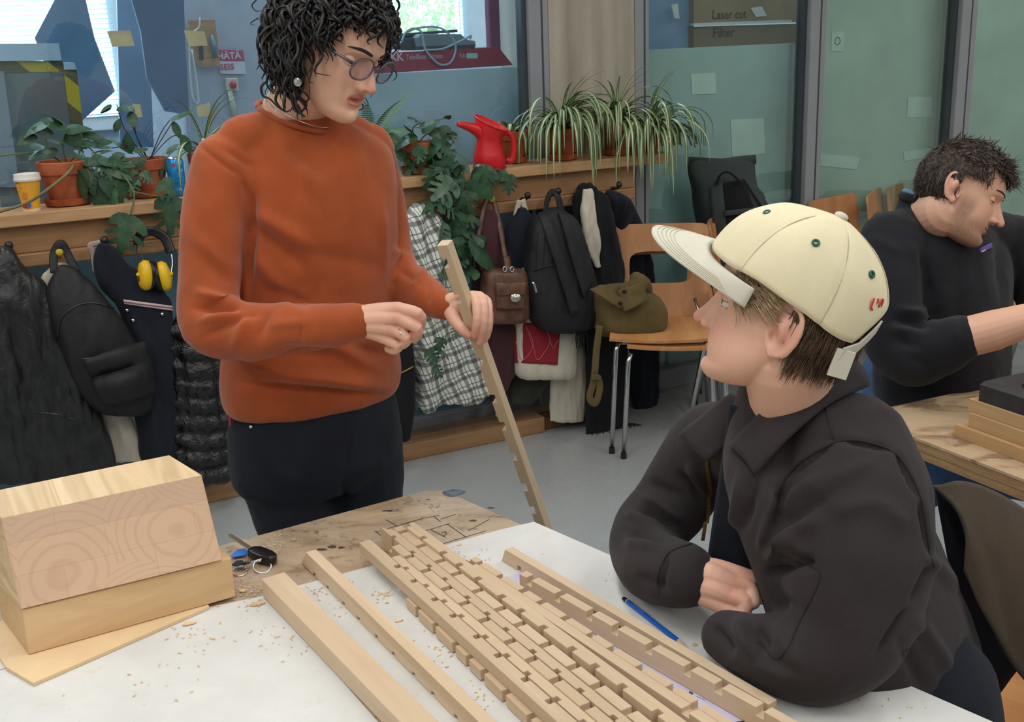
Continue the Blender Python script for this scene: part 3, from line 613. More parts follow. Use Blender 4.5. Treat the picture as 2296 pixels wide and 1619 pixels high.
o2 = PZ(2170, 921, TZ + 0.0596); o2.z = TZ + 0.0596; single('wood_board', MB().box(0, 0.42, 0, 0.27, 0, 0.028).mesh(bevel=0.001), M_BOARD, 'topmost wooden board of the stack under the black foam', 'board', 'stacked boards', Me2(o2))
M_FOAM = plain('black_foam', srgb(46, 44, 44), 0.85, 0.08, 30, bump=0.2)
zf = TZ + 0.0879; o = PZ(2184, 895, zf); Mf = Me2(o)
L, Wd, hf = 0.42, 0.17, 0.036
n = 28; cx_, cy_, rx, ry = 0.115, 0.082, 0.060, 0.038
outer = [(0, 0), (L, 0), (L, Wd), (0, Wd)]
# slab with an oval cut-out
mb = MB(); inn = [(cx_ + rx * math.cos(6.2832 * i / n), cy_ + ry * math.sin(6.2832 * i / n)) for i in range(n)]
def toedge(i):
    a = 6.2832 * i / n; dx, dy = math.cos(a), math.sin(a); c = []
    if dx > 1e-6: c.append((L - cx_) / dx)
    if dx < -1e-6: c.append(-cx_ / dx)
    if dy > 1e-6: c.append((Wd - cy_) / dy)
    if dy < -1e-6: c.append(-cy_ / dy)
    m_ = min(c); return (cx_ + dx * m_, cy_ + dy * m_)
out = [toedge(i) for i in range(n)]
for z in (0, hf): pass
V = [Vector((*p, 0)) for p in inn] + [Vector((*p, 0)) for p in out] + [Vector((*p, hf)) for p in inn] + [Vector((*p, hf)) for p in out]
Fc = []
for i in range(n):
    j = (i + 1) % n; Fc += [(i, j, n + j, n + i), (2 * n + i, 3 * n + i, 3 * n + j, 2 * n + j), (i, 2 * n + i, 2 * n + j, j), (n + i, n + j, 3 * n + j, 3 * n + i)]
mb.add(V, Fc); single('foam_block', mb.mesh(), M_FOAM, 'black foam slab with an oval cut-out on the stacked boards', 'foam', None, Mf)
# ------------------------------------------------------------------ people: building tools
def capsule(mb, pts, n=14, sub=3):
    """chain of (Vector, r) as one closed tapered tube with rounded ends"""
    P = [Vector(p) for p, r in pts]; Rr = [r for p, r in pts]
    if len(P) > 2:
        m = (len(P) - 1) * sub + 1; S = spline(P, m); rs = [interp(i / (m - 1) * (len(P) - 1), list(range(len(P))), Rr) for i in range(m)]
    else: S, rs = P, Rr
    d0 = (S[0] - S[1]).normalized(); d1 = (S[-1] - S[-2]).normalized()
    S2, r2 = [], []
    for k in (0.98, 0.8, 0.45): S2.append(S[0] + d0 * rs[0] * k); r2.append(rs[0] * math.sqrt(max(0.02, 1 - k * k)))
    S2 += S; r2 += rs
    for k in (0.45, 0.8, 0.98): S2.append(S[-1] + d1 * rs[-1] * k); r2.append(rs[-1] * math.sqrt(max(0.02, 1 - k * k)))
    mb.tube(S2, r2, n); return mb
def loft(mb, rings, n=28, pw=2.0):
    """rings of (centre, A, B) ellipses (superellipse power pw)"""
    rr = []
    for c, A, B in rings:
        r = []
        for j in range(n):
            a = 2 * math.pi * j / n; ca, sa = math.cos(a), math.sin(a)
            r.append(Vector(c) + Vector(A) * (abs(ca) ** (2 / pw) * (1 if ca >= 0 else -1)) + Vector(B) * (abs(sa) ** (2 / pw) * (1 if sa >= 0 else -1)))
        rr.append(r)
    return mb.rings(rr)
def loftsp(mb, rings, m, n=28, pw=2.0):
    C = spline([r[0] for r in rings], m); A = spline([r[1] for r in rings], m); B = spline([r[2] for r in rings], m)
    return loft(mb, list(zip(C, A, B)), n, pw)
def displace(me, fn):
    me.update(); nr = [v.normal.copy() for v in me.vertices]
    for v, n in zip(me.vertices, nr):
        d = fn(v.co, n)
        if isinstance(d, Vector): v.co = v.co + d
        else: v.co = v.co + n * d
    me.update(); return me
def crease(P0, P1, width, depth, length=None):
    """a fold line from P0 to P1: returns height function"""
    P0, P1 = Vector(P0), Vector(P1); d = P1 - P0; L = d.length; d.normalize()
    def f(p):
        u = (p - P0).dot(d)
        if u < -width or u > L + width: return 0.0
        q = (p - P0 - d * u).length
        if q > width * 3: return 0.0
        e = smst(u, -width, L * 0.25) * (1 - smst(u, L * 0.75, L + width))
        return depth * e * math.exp(-(q / width) ** 2)
    return f
def join(meshes, name):
    v, f, mi, off = [], [], [], 0
    mats = []
    for me, mat in meshes:
        if mat not in mats: mats.append(mat)
        k = mats.index(mat)
        v += [tuple(x.co) for x in me.vertices]; f += [tuple(i + off for i in p.vertices) for p in me.polygons]; mi += [k] * len(me.polygons); off = len(v)
    me = bpy.data.meshes.new(name); me.from_pydata(v, [], f); me.polygons.foreach_set('material_index', mi)
    for m in mats: me.materials.append(m)
    smoothsh(me); me.update(); return me
def skinmat(name, base, red, amount=0.35):
    t = NT(name); v = t.coord(); a = t.noise(v, 14, 4, 0.6); b = t.noise(v, 260, 3)
    at = t.N('ShaderNodeAttribute', attribute_name='blush'); 
    k = t.ramp(a, [(0.3, tuple(x * 0.93 for x in base[:3])), (0.7, base)]); k = t.mix(t.math('MULTIPLY', at.outputs['Fac'], 1.0), k, red)
    at2 = t.N('ShaderNodeAttribute', attribute_name='stubble'); k = t.mix(t.math('MULTIPLY', at2.outputs['Fac'], t.ramp(t.noise(v, 700, 3), [(0.35, (0.35,) * 3), (0.6, (0.85,) * 3)])), k, srgb(84, 60, 48))
    t.col(k); t.set(Roughness=0.5, Specular_IOR_Level=0.4, Subsurface_Weight=0.12, Subsurface_Scale=0.01); t.b.inputs['Subsurface Radius'].default_value = (1.0, 0.35, 0.2); t.bump(b, 0.12, 0.0008)
    return t.m
def headmesh(opt, M, vox=0.0019):
    """face looks along +Y, up +Z, chin at z=0, crown z=.225; returns skin mesh in world space"""
    mb = MB()
    lv = [(0.000, 0.074, 0.036, 0.016), (0.005, 0.084, 0.012, 0.028), (0.018, 0.089, -0.004, 0.041), (0.033, 0.0845, -0.018, 0.050), (0.050, 0.087, -0.036, 0.0565), (0.070, 0.086, -0.060, 0.062), (0.090, 0.083, -0.080, 0.067), (0.110, 0.081, -0.092, 0.0695), (0.128, 0.0895, -0.099, 0.0715), (0.150, 0.0885, -0.102, 0.0735), (0.172, 0.079, -0.098, 0.0715), (0.192, 0.061, -0.086, 0.063), (0.210, 0.036, -0.062, 0.047), (0.221, 0.010, -0.034, 0.024)]
    jw = opt.get('jaw', 1.0); full = opt.get('full', 0.0)
    rr = []
    lvs = spline([Vector((z, yf, yb)) for z, yf, yb, hw in lv], 48); lhw = spline([Vector((hw, 0, 0)) for z, yf, yb, hw in lv], 48)
    for (z, yf, yb), hw in zip(lvs, [q.x for q in lhw]):
        if z < 0.08: hw = hw * lerp(jw, 1, z / 0.08) + full * math.sin(min(1, z / 0.08) * math.pi) 
        yc = lerp(yf, yb, 0.55); r = []
        for j in range(40):
            a = 2 * math.pi * j / 40; ca, sa = math.cos(a), math.sin(a)
            x = hw * abs(ca) ** (2 / 2.25) * (1 if ca >= 0 else -1)
            ext = (yf - yc) if sa >= 0 else (yb - yc)
            y = yc + ext * abs(sa) ** (2 / 2.15)
            r.append(Vector((x, y, z)))
        rr.append(r)
    mb.rings(rr)
    ns = opt.get('nose', 1.0); nt = opt.get('nose_tip', 0.0)
    capsule(mb, [((0, 0.080, 0.126), 0.0075), ((0, 0.0865, 0.111), 0.0078), ((0, 0.0955 + 0.03 * (ns - 1), 0.093), 0.0085), ((0, 0.1050 + 0.06 * (ns - 1), 0.078 + nt), 0.0098)])
    capsule(mb, [((0, 0.074, 0.118), 0.012), ((0, 0.080, 0.096), 0.0145), ((0, 0.0865, 0.0785 + nt), 0.0150)])
    for s in (-1, 1):
        mb.ell((0.0118 * s, 0.0925, 0.0742 + nt * 0.5), 0.0068, 0.0098, 0.0068, 12, 8)
        # ear
        ec = Vector((0.0735 * s, -0.016, 0.098)); ex = Vector((0.30 * s, -0.95, 0)).normalized(); ez = Vector((0.05 * s, -0.18, 1)).normalized()
        pl = []
        for k in range(15):
            a = R(-35 + k * (265 / 14)); rx, rz = 0.0190 * opt.get('ear', 1), 0.0315 * opt.get('ear', 1)
            pl.append(ec + ex * (math.sin(a + R(30)) * rx + 0.006) + ez * (-math.cos(a + R(30)) * -rz * 1 + 0.004) )
        mb.tube(pl, [0.0042] * 15, 8)
        mb.ell(ec + ex * 0.007 + ez * (-0.002), 0.0042, 0.0185 * opt.get('ear', 1), 0.0290 * opt.get('ear', 1), 14, 10, Matrix.Rotation(0.30 * s, 3, 'Z'))
        mb.ell(ec + ex * 0.001 + ez * (-0.026), 0.0055, 0.008, 0.010, 10, 8)       # lobe
        mb.ell(ec + ex * (-0.006) + ez * (-0.004), 0.0045, 0.004, 0.008, 8, 6)     # tragus
        mb.ell(ec + ex * 0.004 + ez * 0.004, 0.0125, 0.010, 0.018, 8, 6)           # base against skull
    # lips
    op = opt.get('mouth_open', 0.0); lx = 0.023
    for zc, r, y0 in ((0.0530 + op * 0.4, 0.0040, 0.0868), (0.0438 - op * 0.6, 0.0048, 0.0855)):
        mb.tube([(lx * k, y0 - 0.013 * abs(k) ** 2.2, lerp(zc, 0.0490, abs(k) ** 1.6)) for k in [i / 6 - 1 for i in range(13)]], [r * (1 - 0.75 * abs(i / 6 - 1) ** 2) for i in range(13)], 8)
    mb.ell((0, 0.082, 0.017), 0.017, 0.010, 0.013, 12, 8)                          # chin
    if 'neck' in opt:
        Mi = M.inverted(); capsule(mb, [(Mi @ Vector(p), r) for p, r in opt['neck']], 22)
    me = bakemods(mb.mesh(), [('REMESH', dict(mode='VOXEL', voxel_size=vox, adaptivity=0.0)), ('SMOOTH', dict(factor=0.5, iterations=12))]); smoothsh(me)
    def dent(p, n):
        d = Vector((0, 0, 0))
        for s in (-1, 1):
            q = p - Vector((0.031 * s, 0.083, 0.1135)); w_ = math.exp(-(q.x / 0.0175) ** 2 - (q.y / 0.03) ** 2 - (q.z / 0.0105) ** 2); d.y -= 0.0085 * w_
            q = p - Vector((0.042 * s, 0.062, 0.080)); d += Vector((0.35 * s, 0.9, 0)) * (0.0045 * math.exp(-(q.length / 0.024) ** 2))
            q = p - Vector((0.026 * s, 0.083, 0.1325)); d.y += 0.0045 * math.exp(-(q.x / 0.020) ** 2 - (q.z / 0.0085) ** 2 - (q.y / 0.03) ** 2)
            q = p - Vector((0.066 * s, 0.045, 0.14)); d.x -= 0.004 * s * math.exp(-(q.length / 0.022) ** 2)
            q = p - Vector((0.0065 * s, 0.098, 0.0675 + nt * 0.5)); d.z += 0.005 * math.exp(-(q.x / 0.004) ** 2 - (q.y / 0.006) ** 2 - (q.z / 0.004) ** 2)
            q = p - Vector((0.030 * s, 0.078, 0.060)); d.y -= 0.0022 * math.exp(-((q.x - 0.25 * s * q.z) / 0.005) ** 2 - (q.z / 0.016) ** 2 - (q.y / 0.02) ** 2)
            ec = Vector((0.079 * s, -0.010, 0.094)); q = p - ec; d.x -= 0.010 * s * math.exp(-(q.y / 0.006) ** 2 - (q.z / 0.009) ** 2 - (q.x / 0.02) ** 2)
        q = p - Vector((0, 0.09, 0.0485)); d.y -= (0.006 + op * 0.6) * math.exp(-(q.x / 0.019) ** 4 - (q.z / (0.0018 + op * 0.55)) ** 2 - (q.y / 0.02) ** 2)
        q = p - Vector((0, 0.09, 0.0615)); d.y -= 0.0018 * math.exp(-(q.x / 0.004) ** 2 - (q.z / 0.006) ** 2 - (q.y / 0.02) ** 2)
        q = p - Vector((0, 0.085, 0.032)); d.y -= 0.0030 * math.exp(-(q.x / 0.018) ** 2 - (q.z / 0.005) ** 2 - (q.y / 0.02) ** 2)
        return d
    displace(me, dent)
    at = me.attributes.new('blush', 'FLOAT', 'POINT'); st = me.attributes.new('stubble', 'FLOAT', 'POINT')
    bl = []; sb = []; stb = opt.get('stubble', 0.0)
    for v in me.vertices:
        p = v.co; b = 0.0
        b += 0.5 * math.exp(-((p - Vector((0, 0.108, 0.078))).length / 0.017) ** 2)
        for s in (-1, 1):
            b += 0.28 * math.exp(-((p - Vector((0.045 * s, 0.066, 0.080))).length / 0.024) ** 2)
            b += 0.45 * math.exp(-((p - Vector((0.080 * s, -0.024, 0.096))).length / 0.024) ** 2)
        if p.y > 0.07 and 0.034 - op < p.z < 0.060 + op and abs(p.x) < 0.025:
            e = (p.z - 0.0485) / (0.0092 + op); e2 = p.x / 0.0245; b = max(b, 0.8 * (1 - smst(e * e + e2 ** 4, 0.55, 1.05)))
        bl.append(min(1, b))
        g = 0.0
        if stb:
            jl = (1 - smst(p.z, 0.040, 0.075)) * smst(p.y, -0.03, 0.005) ; side = smst(abs(p.x), 0.040, 0.058) * (1 - smst(p.z, 0.070, 0.115)) * smst(p.y, -0.005, 0.015) * (1 - smst(p.y, 0.030, 0.055))
            mus = math.exp(-((p.z - 0.0620) / 0.0045) ** 2) * (1 - smst(abs(p.x), 0.018, 0.030)) * smst(p.y, 0.06, 0.075) * 1.3
            g = stb * max(jl * smst(p.y, 0.0, 0.03) * 0.8 * smst(p.z, -0.02, 0.005), side * 0.9, mus)
            e = (p.z - 0.0485) / 0.0085; 
            if p.y > 0.07 and e * e + (p.x / 0.02) ** 4 < 1: g = 0
        sb.append(min(1, g))
    at.data.foreach_set('value', bl); st.data.foreach_set('value', sb)
    me.transform(M); me.update(); return me
def headM(fwd, pin_local, pin_world, scale=1.0, roll=0.0):
    y = Vector(fwd).normalized(); x = y.cross(Vector((0, 0, 1))).normalized(); z = x.cross(y)
    if roll:
        q = Matrix.Rotation(roll, 3, y); x = q @ x; z = q @ z
    Rm = Matrix(((x.x, y.x, z.x), (x.y, y.y, z.y), (x.z, y.z, z.z))) * scale
    o = Vector(pin_world) - Rm @ Vector(pin_local)
    M = Rm.to_4x4(); M.translation = o; return M
def eyes(par, M, lid, mats, gaze=(0, 1, 0), brow=True, look=0.0):
    """lid: 0 open .. 1 closed"""
    skin, white, iris, browm = mats
    for s in (-1, 1):
        c = Vector((0.031 * s, 0.0615, 0.1125)); r = 0.0122
        o = sub('eyeball', MB().ell((0, 0, 0), r, r, r, 20, 14).mesh(smooth=True), white, par, M @ Matrix.Translation(c))
        g = Vector(gaze).normalized(); q = Vector((0, 1, 0)).rotation_difference(g).to_matrix().to_4x4()
        disc = MB(); disc.lathe([(0.0060, 0.0), (0.0045, 0.0016), (0.0001, 0.0022)], 16)
        link('iris', disc.mesh(smooth=True), iris, o, M @ Matrix.Translation(c) @ q @ Matrix.Translation((0, 0.0107, 0)) @ Matrix.Rotation(R(-90), 4, 'X'))
        for up in (1, -1):
            cov = R(90) * (lid if up > 0 else 0.12) + R(2)
            a0 = R(62) if up > 0 else R(-55); a1 = (R(38) - R(70) * lid) if up > 0 else R(-24)
            def f(u, v):
                az = R(-82) + R(164) * u; el = lerp(a0, a1 * math.cos(az * 0.55) + 0.0, v); rr = r * 1.07
                return c + Vector((math.sin(az) * math.cos(el), math.cos(az) * math.cos(el), math.sin(el))) * rr
            link('eyelid', MB().grid(f, 17, 7).mesh(smooth=True, solid=-0.0012), skin, par, M)
            if up > 0:
                pts = [f(u / 16, 1.0) + Vector((0, 0.0006, 0)) for u in range(17)]
                link('lash_line', MB().tube(pts, [0.0003 + 0.0011 * math.sin(i / 16 * math.pi) for i in range(17)], 5).mesh(), browm, par, M)
        if brow:
            pts = [Vector((s * lerp(0.012, 0.052, u), lerp(0.0925, 0.0670, u ** 1.7), 0.132 + 0.006 * math.sin(u * 2.4) - 0.002 * u)) for u in [i / 10 for i in range(11)]]
            link('eyebrow', MB().tube(pts, [0.0029 * (0.75 + 0.4 * math.sin(i / 10 * 3)) * (1 - (i / 10) ** 3 * 0.7) for i in range(11)], 8, flat=0.5, up=(0, 1, 0)).mesh(smooth=True), browm, par, M)

def pix(p):
    v = p - CP; z = v.dot(FW); return IMW / 2 + FPX * v.dot(RT) / z, IMH / 2 - FPX * v.dot(UP) / z
def foldfn(lines, nz=((14, .002), (31, .001)), Dmax=None, Dmin=None):
    """soft cloth folds: lines of ((x0,y0),(x1,y1),width px,depth m), placed on the side that faces the photographer"""
    L = []
    for a, b, w_, d in lines:
        dx, dy = b[0] - a[0], b[1] - a[1]; l = math.hypot(dx, dy); L.append((a[0], a[1], dx / l, dy / l, l, w_, d))
    def f(p, n):
        h = sum(k * noise.noise(p * s) for s, k in nz)
        if n.dot((p - CP).normalized()) > 0.15: return h
        if Dmax is not None and p.y > Dmax: return h
        if Dmin is not None and p.y < Dmin: return h
        x, y = pix(p)
        for ax, ay, ux, uy, l, w_, d in L:
            qx, qy = x - ax, y - ay; u = qx * ux + qy * uy
            if u < -w_ or u > l + w_: continue
            v = abs(-qx * uy + qy * ux)
            if v > 2.6 * w_: continue
            e = smst(u, -w_, l * 0.3) * (1 - smst(u, l * 0.6, l + w_)); h += d * e * math.exp(-(v / w_) ** 2)
        return h
    return f

from mathutils.bvhtree import BVHTree
def bvh_of(*meshes):
    v, f = [], []
    for me in meshes:
        o = len(v); v += [x.co.copy() for x in me.vertices]; f += [tuple(i + o for i in p.vertices) for p in me.polygons]
    return BVHTree.FromPolygons(v, f)
def hitpx(bv, x, y, off=0.0, Dmax=9):
    d = ray(x, y).normalized(); loc, nr, i, ds = bv.ray_cast(CP, d)
    if loc is None or loc.y > Dmax: return None
    if nr.dot(d) > 0: nr = -nr
    return loc + nr * off
def decal(name, bv, quad, off, th, mat, par, nu=14, nv=14, puff=0.0, Dfall=1.5, edge=0.0):
    """thin cloth piece laid on a surface; quad = 4 pixel corners (tl,tr,br,bl)"""
    last = [None]
    def f(u, v):
        x = lerp(lerp(quad[0][0], quad[1][0], u), lerp(quad[3][0], quad[2][0], u), v); y = lerp(lerp(quad[0][1], quad[1][1], u), lerp(quad[3][1], quad[2][1], u), v)
        p = hitpx(bv, x, y, off + puff * math.sin(math.pi * u) * math.sin(math.pi * v))
        if p is None or (last[0] is not None and abs((p - CP).length - last[0]) > 0.08):
            dd = last[0] or Dfall; p = CP + ray(x, y).normalized() * dd
        last[0] = (p - CP).length; return p
    me = MB().grid(f, nu, nv)
    # soften jumps
    V = [Vector(v) for v in me.v]
    for it in range(3):
        W = [v.copy() for v in V]
        for j in range(nv):
            for i in range(nu):
                nb_ = [V[jj * nu + ii] for ii, jj in ((i - 1, j), (i + 1, j), (i, j - 1), (i, j + 1)) if 0 <= ii < nu and 0 <= jj < nv]
                a = sum(nb_, Vector()) / len(nb_)
                vw = (V[j * nu + i] - CP).normalized(); W[j * nu + i] = V[j * nu + i] + vw * ((a - V[j * nu + i]).dot(vw)) * 0.6
        V = W
    me.v = [tuple(v) for v in V]
    return link(name, me.mesh(smooth=True, solid=th), mat, par)
def seamline(name, bv, pts, r, mat, par, off=0.0005, n=40):
    P = [hitpx(bv, q.x, q.y, off) for q in spline([Vector((x, y, 0)) for x, y in pts], n)]; P = [p for p in P if p is not None]
    return link(name, MB().tube(P, r, 5).mesh(), mat, par)
# ------------------------------------------------------------------ standing woman
M_SKIN_W = skinmat('skin_standing', srgb(228, 182, 156), srgb(196, 116, 106))
M_EYEW = plain('eye_white', srgb(225, 220, 214), 0.2, 0.01); M_IRIS = plain('iris_brown', srgb(48, 32, 24), 0.15, 0.05)
M_BROWB = plain('dark_brow_hair', srgb(38, 28, 26), 0.7, 0.1)
M_SWEATER = fabric('rust_knit', srgb(160, 78, 40), 0.95, 0.16, 14, 0.05, 0.25, 0.25, (1, 1, 0.6))
M_JEANS = fabric('dark_jeans', srgb(30, 34, 44), 0.9, 0.12, 14, 0.08, 0.3, 0.05)
M_SILVER = plain('silver', srgb(205, 205, 208), 0.2, 0.02, metal=1.0)
wp = thing('person', 'standing person in rust orange sweater and dark jeans holding a notched stick', 'person', PY(700, 1170, 2.2).xy.to_3d())
hw_f = Vector((0.766, -0.498, -0.400))
HMW = headM(hw_f, (0, 0.120, 0.075), PY(845, 212, 2.09), 1.05, R(-9))
nb = PY(652, 268, 2.20)
hm = headmesh(dict(neck=[(HMW @ Vector((0, -0.020, 0.055)), 0.054), (lerp(HMW @ Vector((0, -0.020, 0.055)), nb, 0.6), 0.053), (nb, 0.058), (nb - Vector((0, 0, 0.07)), 0.072)], mouth_open=0.004, nose=1.0, nose_tip=0.0, jaw=0.95), HMW)
# hands
def CH(*pts): return [(PY(x, y, D), r) for x, y, D, r in pts]
hb = MB()
W1 = (800, 722, 1.905)
for c in (CH((775, 722, 1.91, .026), (800, 722, 1.905, .0245), (835, 718, 1.90, .022)),
          CH((805, 708, 1.90, .018), (850, 700, 1.895, .017), (893, 692, 1.885, .0125)), CH((805, 718, 1.895, .018), (850, 714, 1.888, .017), (893, 713, 1.878, .0122)),
          CH((805, 728, 1.895, .017), (845, 731, 1.888, .016), (880, 739, 1.880, .0115)), CH((805, 735, 1.90, .016), (840, 746, 1.893, .014), (864, 760, 1.887, .0105)),
          CH((893, 692, 1.885, .0118), (938, 703, 1.872, .0102), (944, 726, 1.888, .0092), (930, 741, 1.905, .0084)),
          CH((893, 713, 1.878, .0116), (936, 736, 1.866, .0100), (930, 757, 1.884, .0092), (914, 757, 1.900, .0084)),
          CH((880, 739, 1.880, .0110), (912, 757, 1.868, .0096), (904, 772, 1.884, .0088), (888, 770, 1.898, .0080)),
          CH((864, 760, 1.887, .0100), (893, 776, 1.876, .0086), (884, 786, 1.888, .0078), (870, 782, 1.90, .0072)),
          CH((815, 725, 1.925, .018), (860, 725, 1.935, .014), (905, 728, 1.930, .0108), (938, 731, 1.912, .0090))): capsule(hb, c, 14)
handR = remesh(hb, 0.0016, 5)
hb = MB()
for c in (CH((985, 683, 2.150, .0225), (1008, 688, 2.135, .0215), (1025, 690, 2.125, .019)),
          CH((1008, 676, 2.130, .016), (1030, 668, 2.130, .0145), (1048, 664, 2.122, .0115)), CH((1010, 684, 2.135, .016), (1035, 674, 2.138, .015), (1060, 664, 2.128, .0115)), CH((1010, 692, 2.140, .016), (1040, 684, 2.146, .015), (1068, 668, 2.138, .0110)), CH((1010, 700, 2.140, .015), (1040, 694, 2.150, .014), (1070, 680, 2.148, .0100)),
          CH((1048, 664, 2.122, .0110), (1066, 672, 2.080, .0098), (1070, 715, 2.058, .0090), (1064, 752, 2.064, .0078)),
          CH((1060, 664, 2.128, .0110), (1082, 670, 2.088, .0098), (1084, 720, 2.064, .0090), (1075, 768, 2.070, .0078)),
          CH((1068, 668, 2.138, .0105), (1092, 676, 2.100, .0094), (1094, 722, 2.076, .0086), (1086, 762, 2.080, .0075)),
          CH((1070, 680, 2.148, .0096), (1094, 692, 2.115, .0084), (1097, 728, 2.092, .0078), (1091, 755, 2.092, .0070)),
          CH((1012, 700, 2.120, .016), (1022, 722, 2.098, .0125), (1040, 742, 2.080, .0098), (1052, 752, 2.072, .0085))): capsule(hb, c, 14)
handL = remesh(hb, 0.0016, 5)
# inner limbs and trunk keep the body in one piece under the clothes
tf = Vector((0.5, -0.866, 0)); ta = Vector((-0.866, -0.5, 0)); Zv = Vector((0, 0, 1))
RA = CH((503, 372, 2.11, .061), (482, 470, 2.075, .060), (471, 610, 2.03, .057), (474, 724, 1.985, .058), (560, 742, 1.955, .052), (680, 736, 1.925, .045), (760, 725, 1.908, .0365), (799, 722, 1.902, .0345))
LA = CH((820, 338, 2.30, .058), (850, 450, 2.33, .054), (880, 602, 2.29, .052), (940, 655, 2.205, .042), (985, 680, 2.150, .0315), (1003, 687, 2.138, .0290))
inn = MB(); 
for ch in (RA, LA): capsule(inn, [(p, r * 0.6) for p, r in ch], 12)
trunk = [(nb - Zv * 0.05, .05), (PY(680, 420, 2.2), .09), (PY(695, 650, 2.2), .09), (PY(702, 900, 2.2), .10)]
capsule(inn, trunk, 16); hipR, hipL = PY(622, 1000, 2.17), PY(806, 1000, 2.25)
feet = []
for hp, dx in ((hipR, 0.07), (hipL, -0.01)):
    kn = Vector((hp.x + dx * 0.6, hp.y + 0.02, 0.47)); an = Vector((hp.x + dx, hp.y + 0.05, 0.09)); feet.append((hp, kn, an)); capsule(inn, [(hp, .06), (kn, .04), (an, .03)], 12)
inner = remesh(inn, 0.012, 2)
body = join([(hm, M_SKIN_W), (handR, M_SKIN_W), (handL, M_SKIN_W), (inner, M_SKIN_W)], 'body')
ba = body.attributes.new('blush', 'FLOAT', 'POINT'); hv = [d.value for d in hm.attributes['blush'].data]
kn_pts = [PY(*q) for q in ((893, 692, 1.885), (893, 713, 1.878), (880, 739, 1.88), (940, 708, 1.875), (934, 745, 1.87), (1070, 745, 2.06), (1078, 760, 2.07), (1050, 750, 2.07))]
for v in body.vertices[len(hv):]: hv.append(min(1, 0.12 + sum(0.4 * math.exp(-((v.co - k).length / 0.014) ** 2) for k in kn_pts)))
ba.data.foreach_set('value', hv)
link('body', body, None, wp)
eyes(wp, HMW, 0.72, (M_SKIN_W, M_EYEW, M_IRIS, M_BROWB), (0, 1, -0.5))
# fingernails
M_NAIL = plain('nail', srgb(222, 168, 152), 0.3, 0.02)
# sweater
sw = MB()
def TR(px, py, D, A, B): return (PY(px, py, D), ta * A, tf * B)
loftsp(sw, [TR(703, 898, 2.2, .176, .118), TR(702, 880, 2.2, .186, .128), TR(700, 838, 2.2, .190, .132), TR(697, 770, 2.2, .182, .124), TR(694, 650, 2.2, .180, .122), TR(692, 520, 2.2, .182, .130), TR(688, 420, 2.2, .185, .118), TR(676, 345, 2.2, .178, .092), TR(662, 292, 2.2, .125, .074), TR(656, 262, 2.2, .082, .066)], 30, 40, 2.2)
for ch in (RA, LA): capsule(sw, ch, 20, 5)
capsule(sw, [(PY(545, 318, 2.13), .050), (PY(660, 300, 2.2), .052), (PY(790, 312, 2.28), .050)], 16)
swm = bakemods(sw.mesh(), [('REMESH', dict(mode='VOXEL', voxel_size=0.0045, adaptivity=0.0)), ('SMOOTH', dict(factor=0.5, iterations=9))]); smoothsh(swm)
FL = [((548, 688), (432, 652), 11, .010), ((548, 694), (425, 690), 9, -.009), ((546, 704), (440, 722), 11, .009), ((546, 712), (450, 760), 9, -.006), ((556, 706), (520, 785), 12, .006), ((600, 700), (575, 770), 10, -.004), ((520, 640), (440, 560), 18, -.005), ((500, 600), (430, 520), 16, .004),
      ((562, 470), (710, 560), 18, .008), ((562, 500), (690, 610), 16, -.009), ((566, 560), (660, 690), 18, .007), ((600, 640), (700, 690), 14, -.005), ((610, 330), (740, 440), 22, .005), ((640, 320), (720, 400), 14, -.004), ((735, 300), (730, 400), 20, -.005), ((790, 300), (800, 400), 20, .005), ((568, 400), (556, 680), 11, -.014), ((572, 380), (500, 330), 8, -.004), ((440, 322), (545, 400), 5, -.004), ((545, 400), (565, 470), 6, -.005),
      ((540, 805), (690, 858), 14, .008), ((640, 840), (870, 868), 15, .014), ((530, 855), (880, 886), 6, -.009), ((600, 785), (780, 805), 16, -.008), ((740, 770), (860, 835), 15, .007), ((800, 780), (880, 800), 12, -.006), ((855, 450), (866, 640), 10, .005), ((880, 560), (930, 592), 10, .006), ((890, 600), (950, 640), 10, -.005), ((925, 640), (955, 600), 8, .005), ((955, 690), (965, 620), 7, -.004), ((676, 692), (672, 780), 4, -.004), ((520, 855), (880, 890), 5, -.003), ((700, 570), (860, 600), 24, -.004), ((600, 730), (700, 720), 10, .003), ((500, 720), (600, 700), 9, -.004)]
displace(swm, foldfn([(a, b, w_, d * 1.5) for a, b, w_, d in FL]))
link('sweater', swm, M_SWEATER, wp)
# collar and cuffs
def ringtube(par, name, c, A, B, r, mat, n=40, flat=1.0):
    link(name, MB().tube([Vector(c) + Vector(A) * math.cos(6.2832 * i / n) + Vector(B) * math.sin(6.2832 * i / n) for i in range(n + 1)], r, 8, flat=flat).mesh(smooth=True), mat, par)
cN = PY(662, 262, 2.19); up_n = (nb - (nb - Zv * 0.1)).normalized()
ringtube(wp, 'collar', PY(664, 262, 2.195), ta * 0.072 + Zv * 0.020, tf * 0.070 - Zv * 0.022, 0.0048, M_SWEATER)
ringtube(wp, 'necklace', PY(668, 250, 2.18), ta * 0.060 + Zv * 0.022, tf * 0.060 - Zv * 0.022, 0.0011, M_SILVER)
ringtube(wp, 'finger_ring', PY(898, 749, 1.873), (PY(898, 740, 1.873) - PY(898, 749, 1.873)) * 1.35 + Vector((-0.003, 0, 0)), Vector((0.2, -1, 0.1)).normalized() * 0.0112, 0.0016, M_SILVER, 24)
ringtube(wp, 'hair_tie', PY(999, 687, 2.140), (PY(993, 662, 2.140) - PY(999, 687, 2.140)) * 1.16, Vector((0.35, -0.93, 0)) * 0.0285, 0.0022, plain('grey_elastic', srgb(70, 70, 74), 0.8, 0.03), 28)
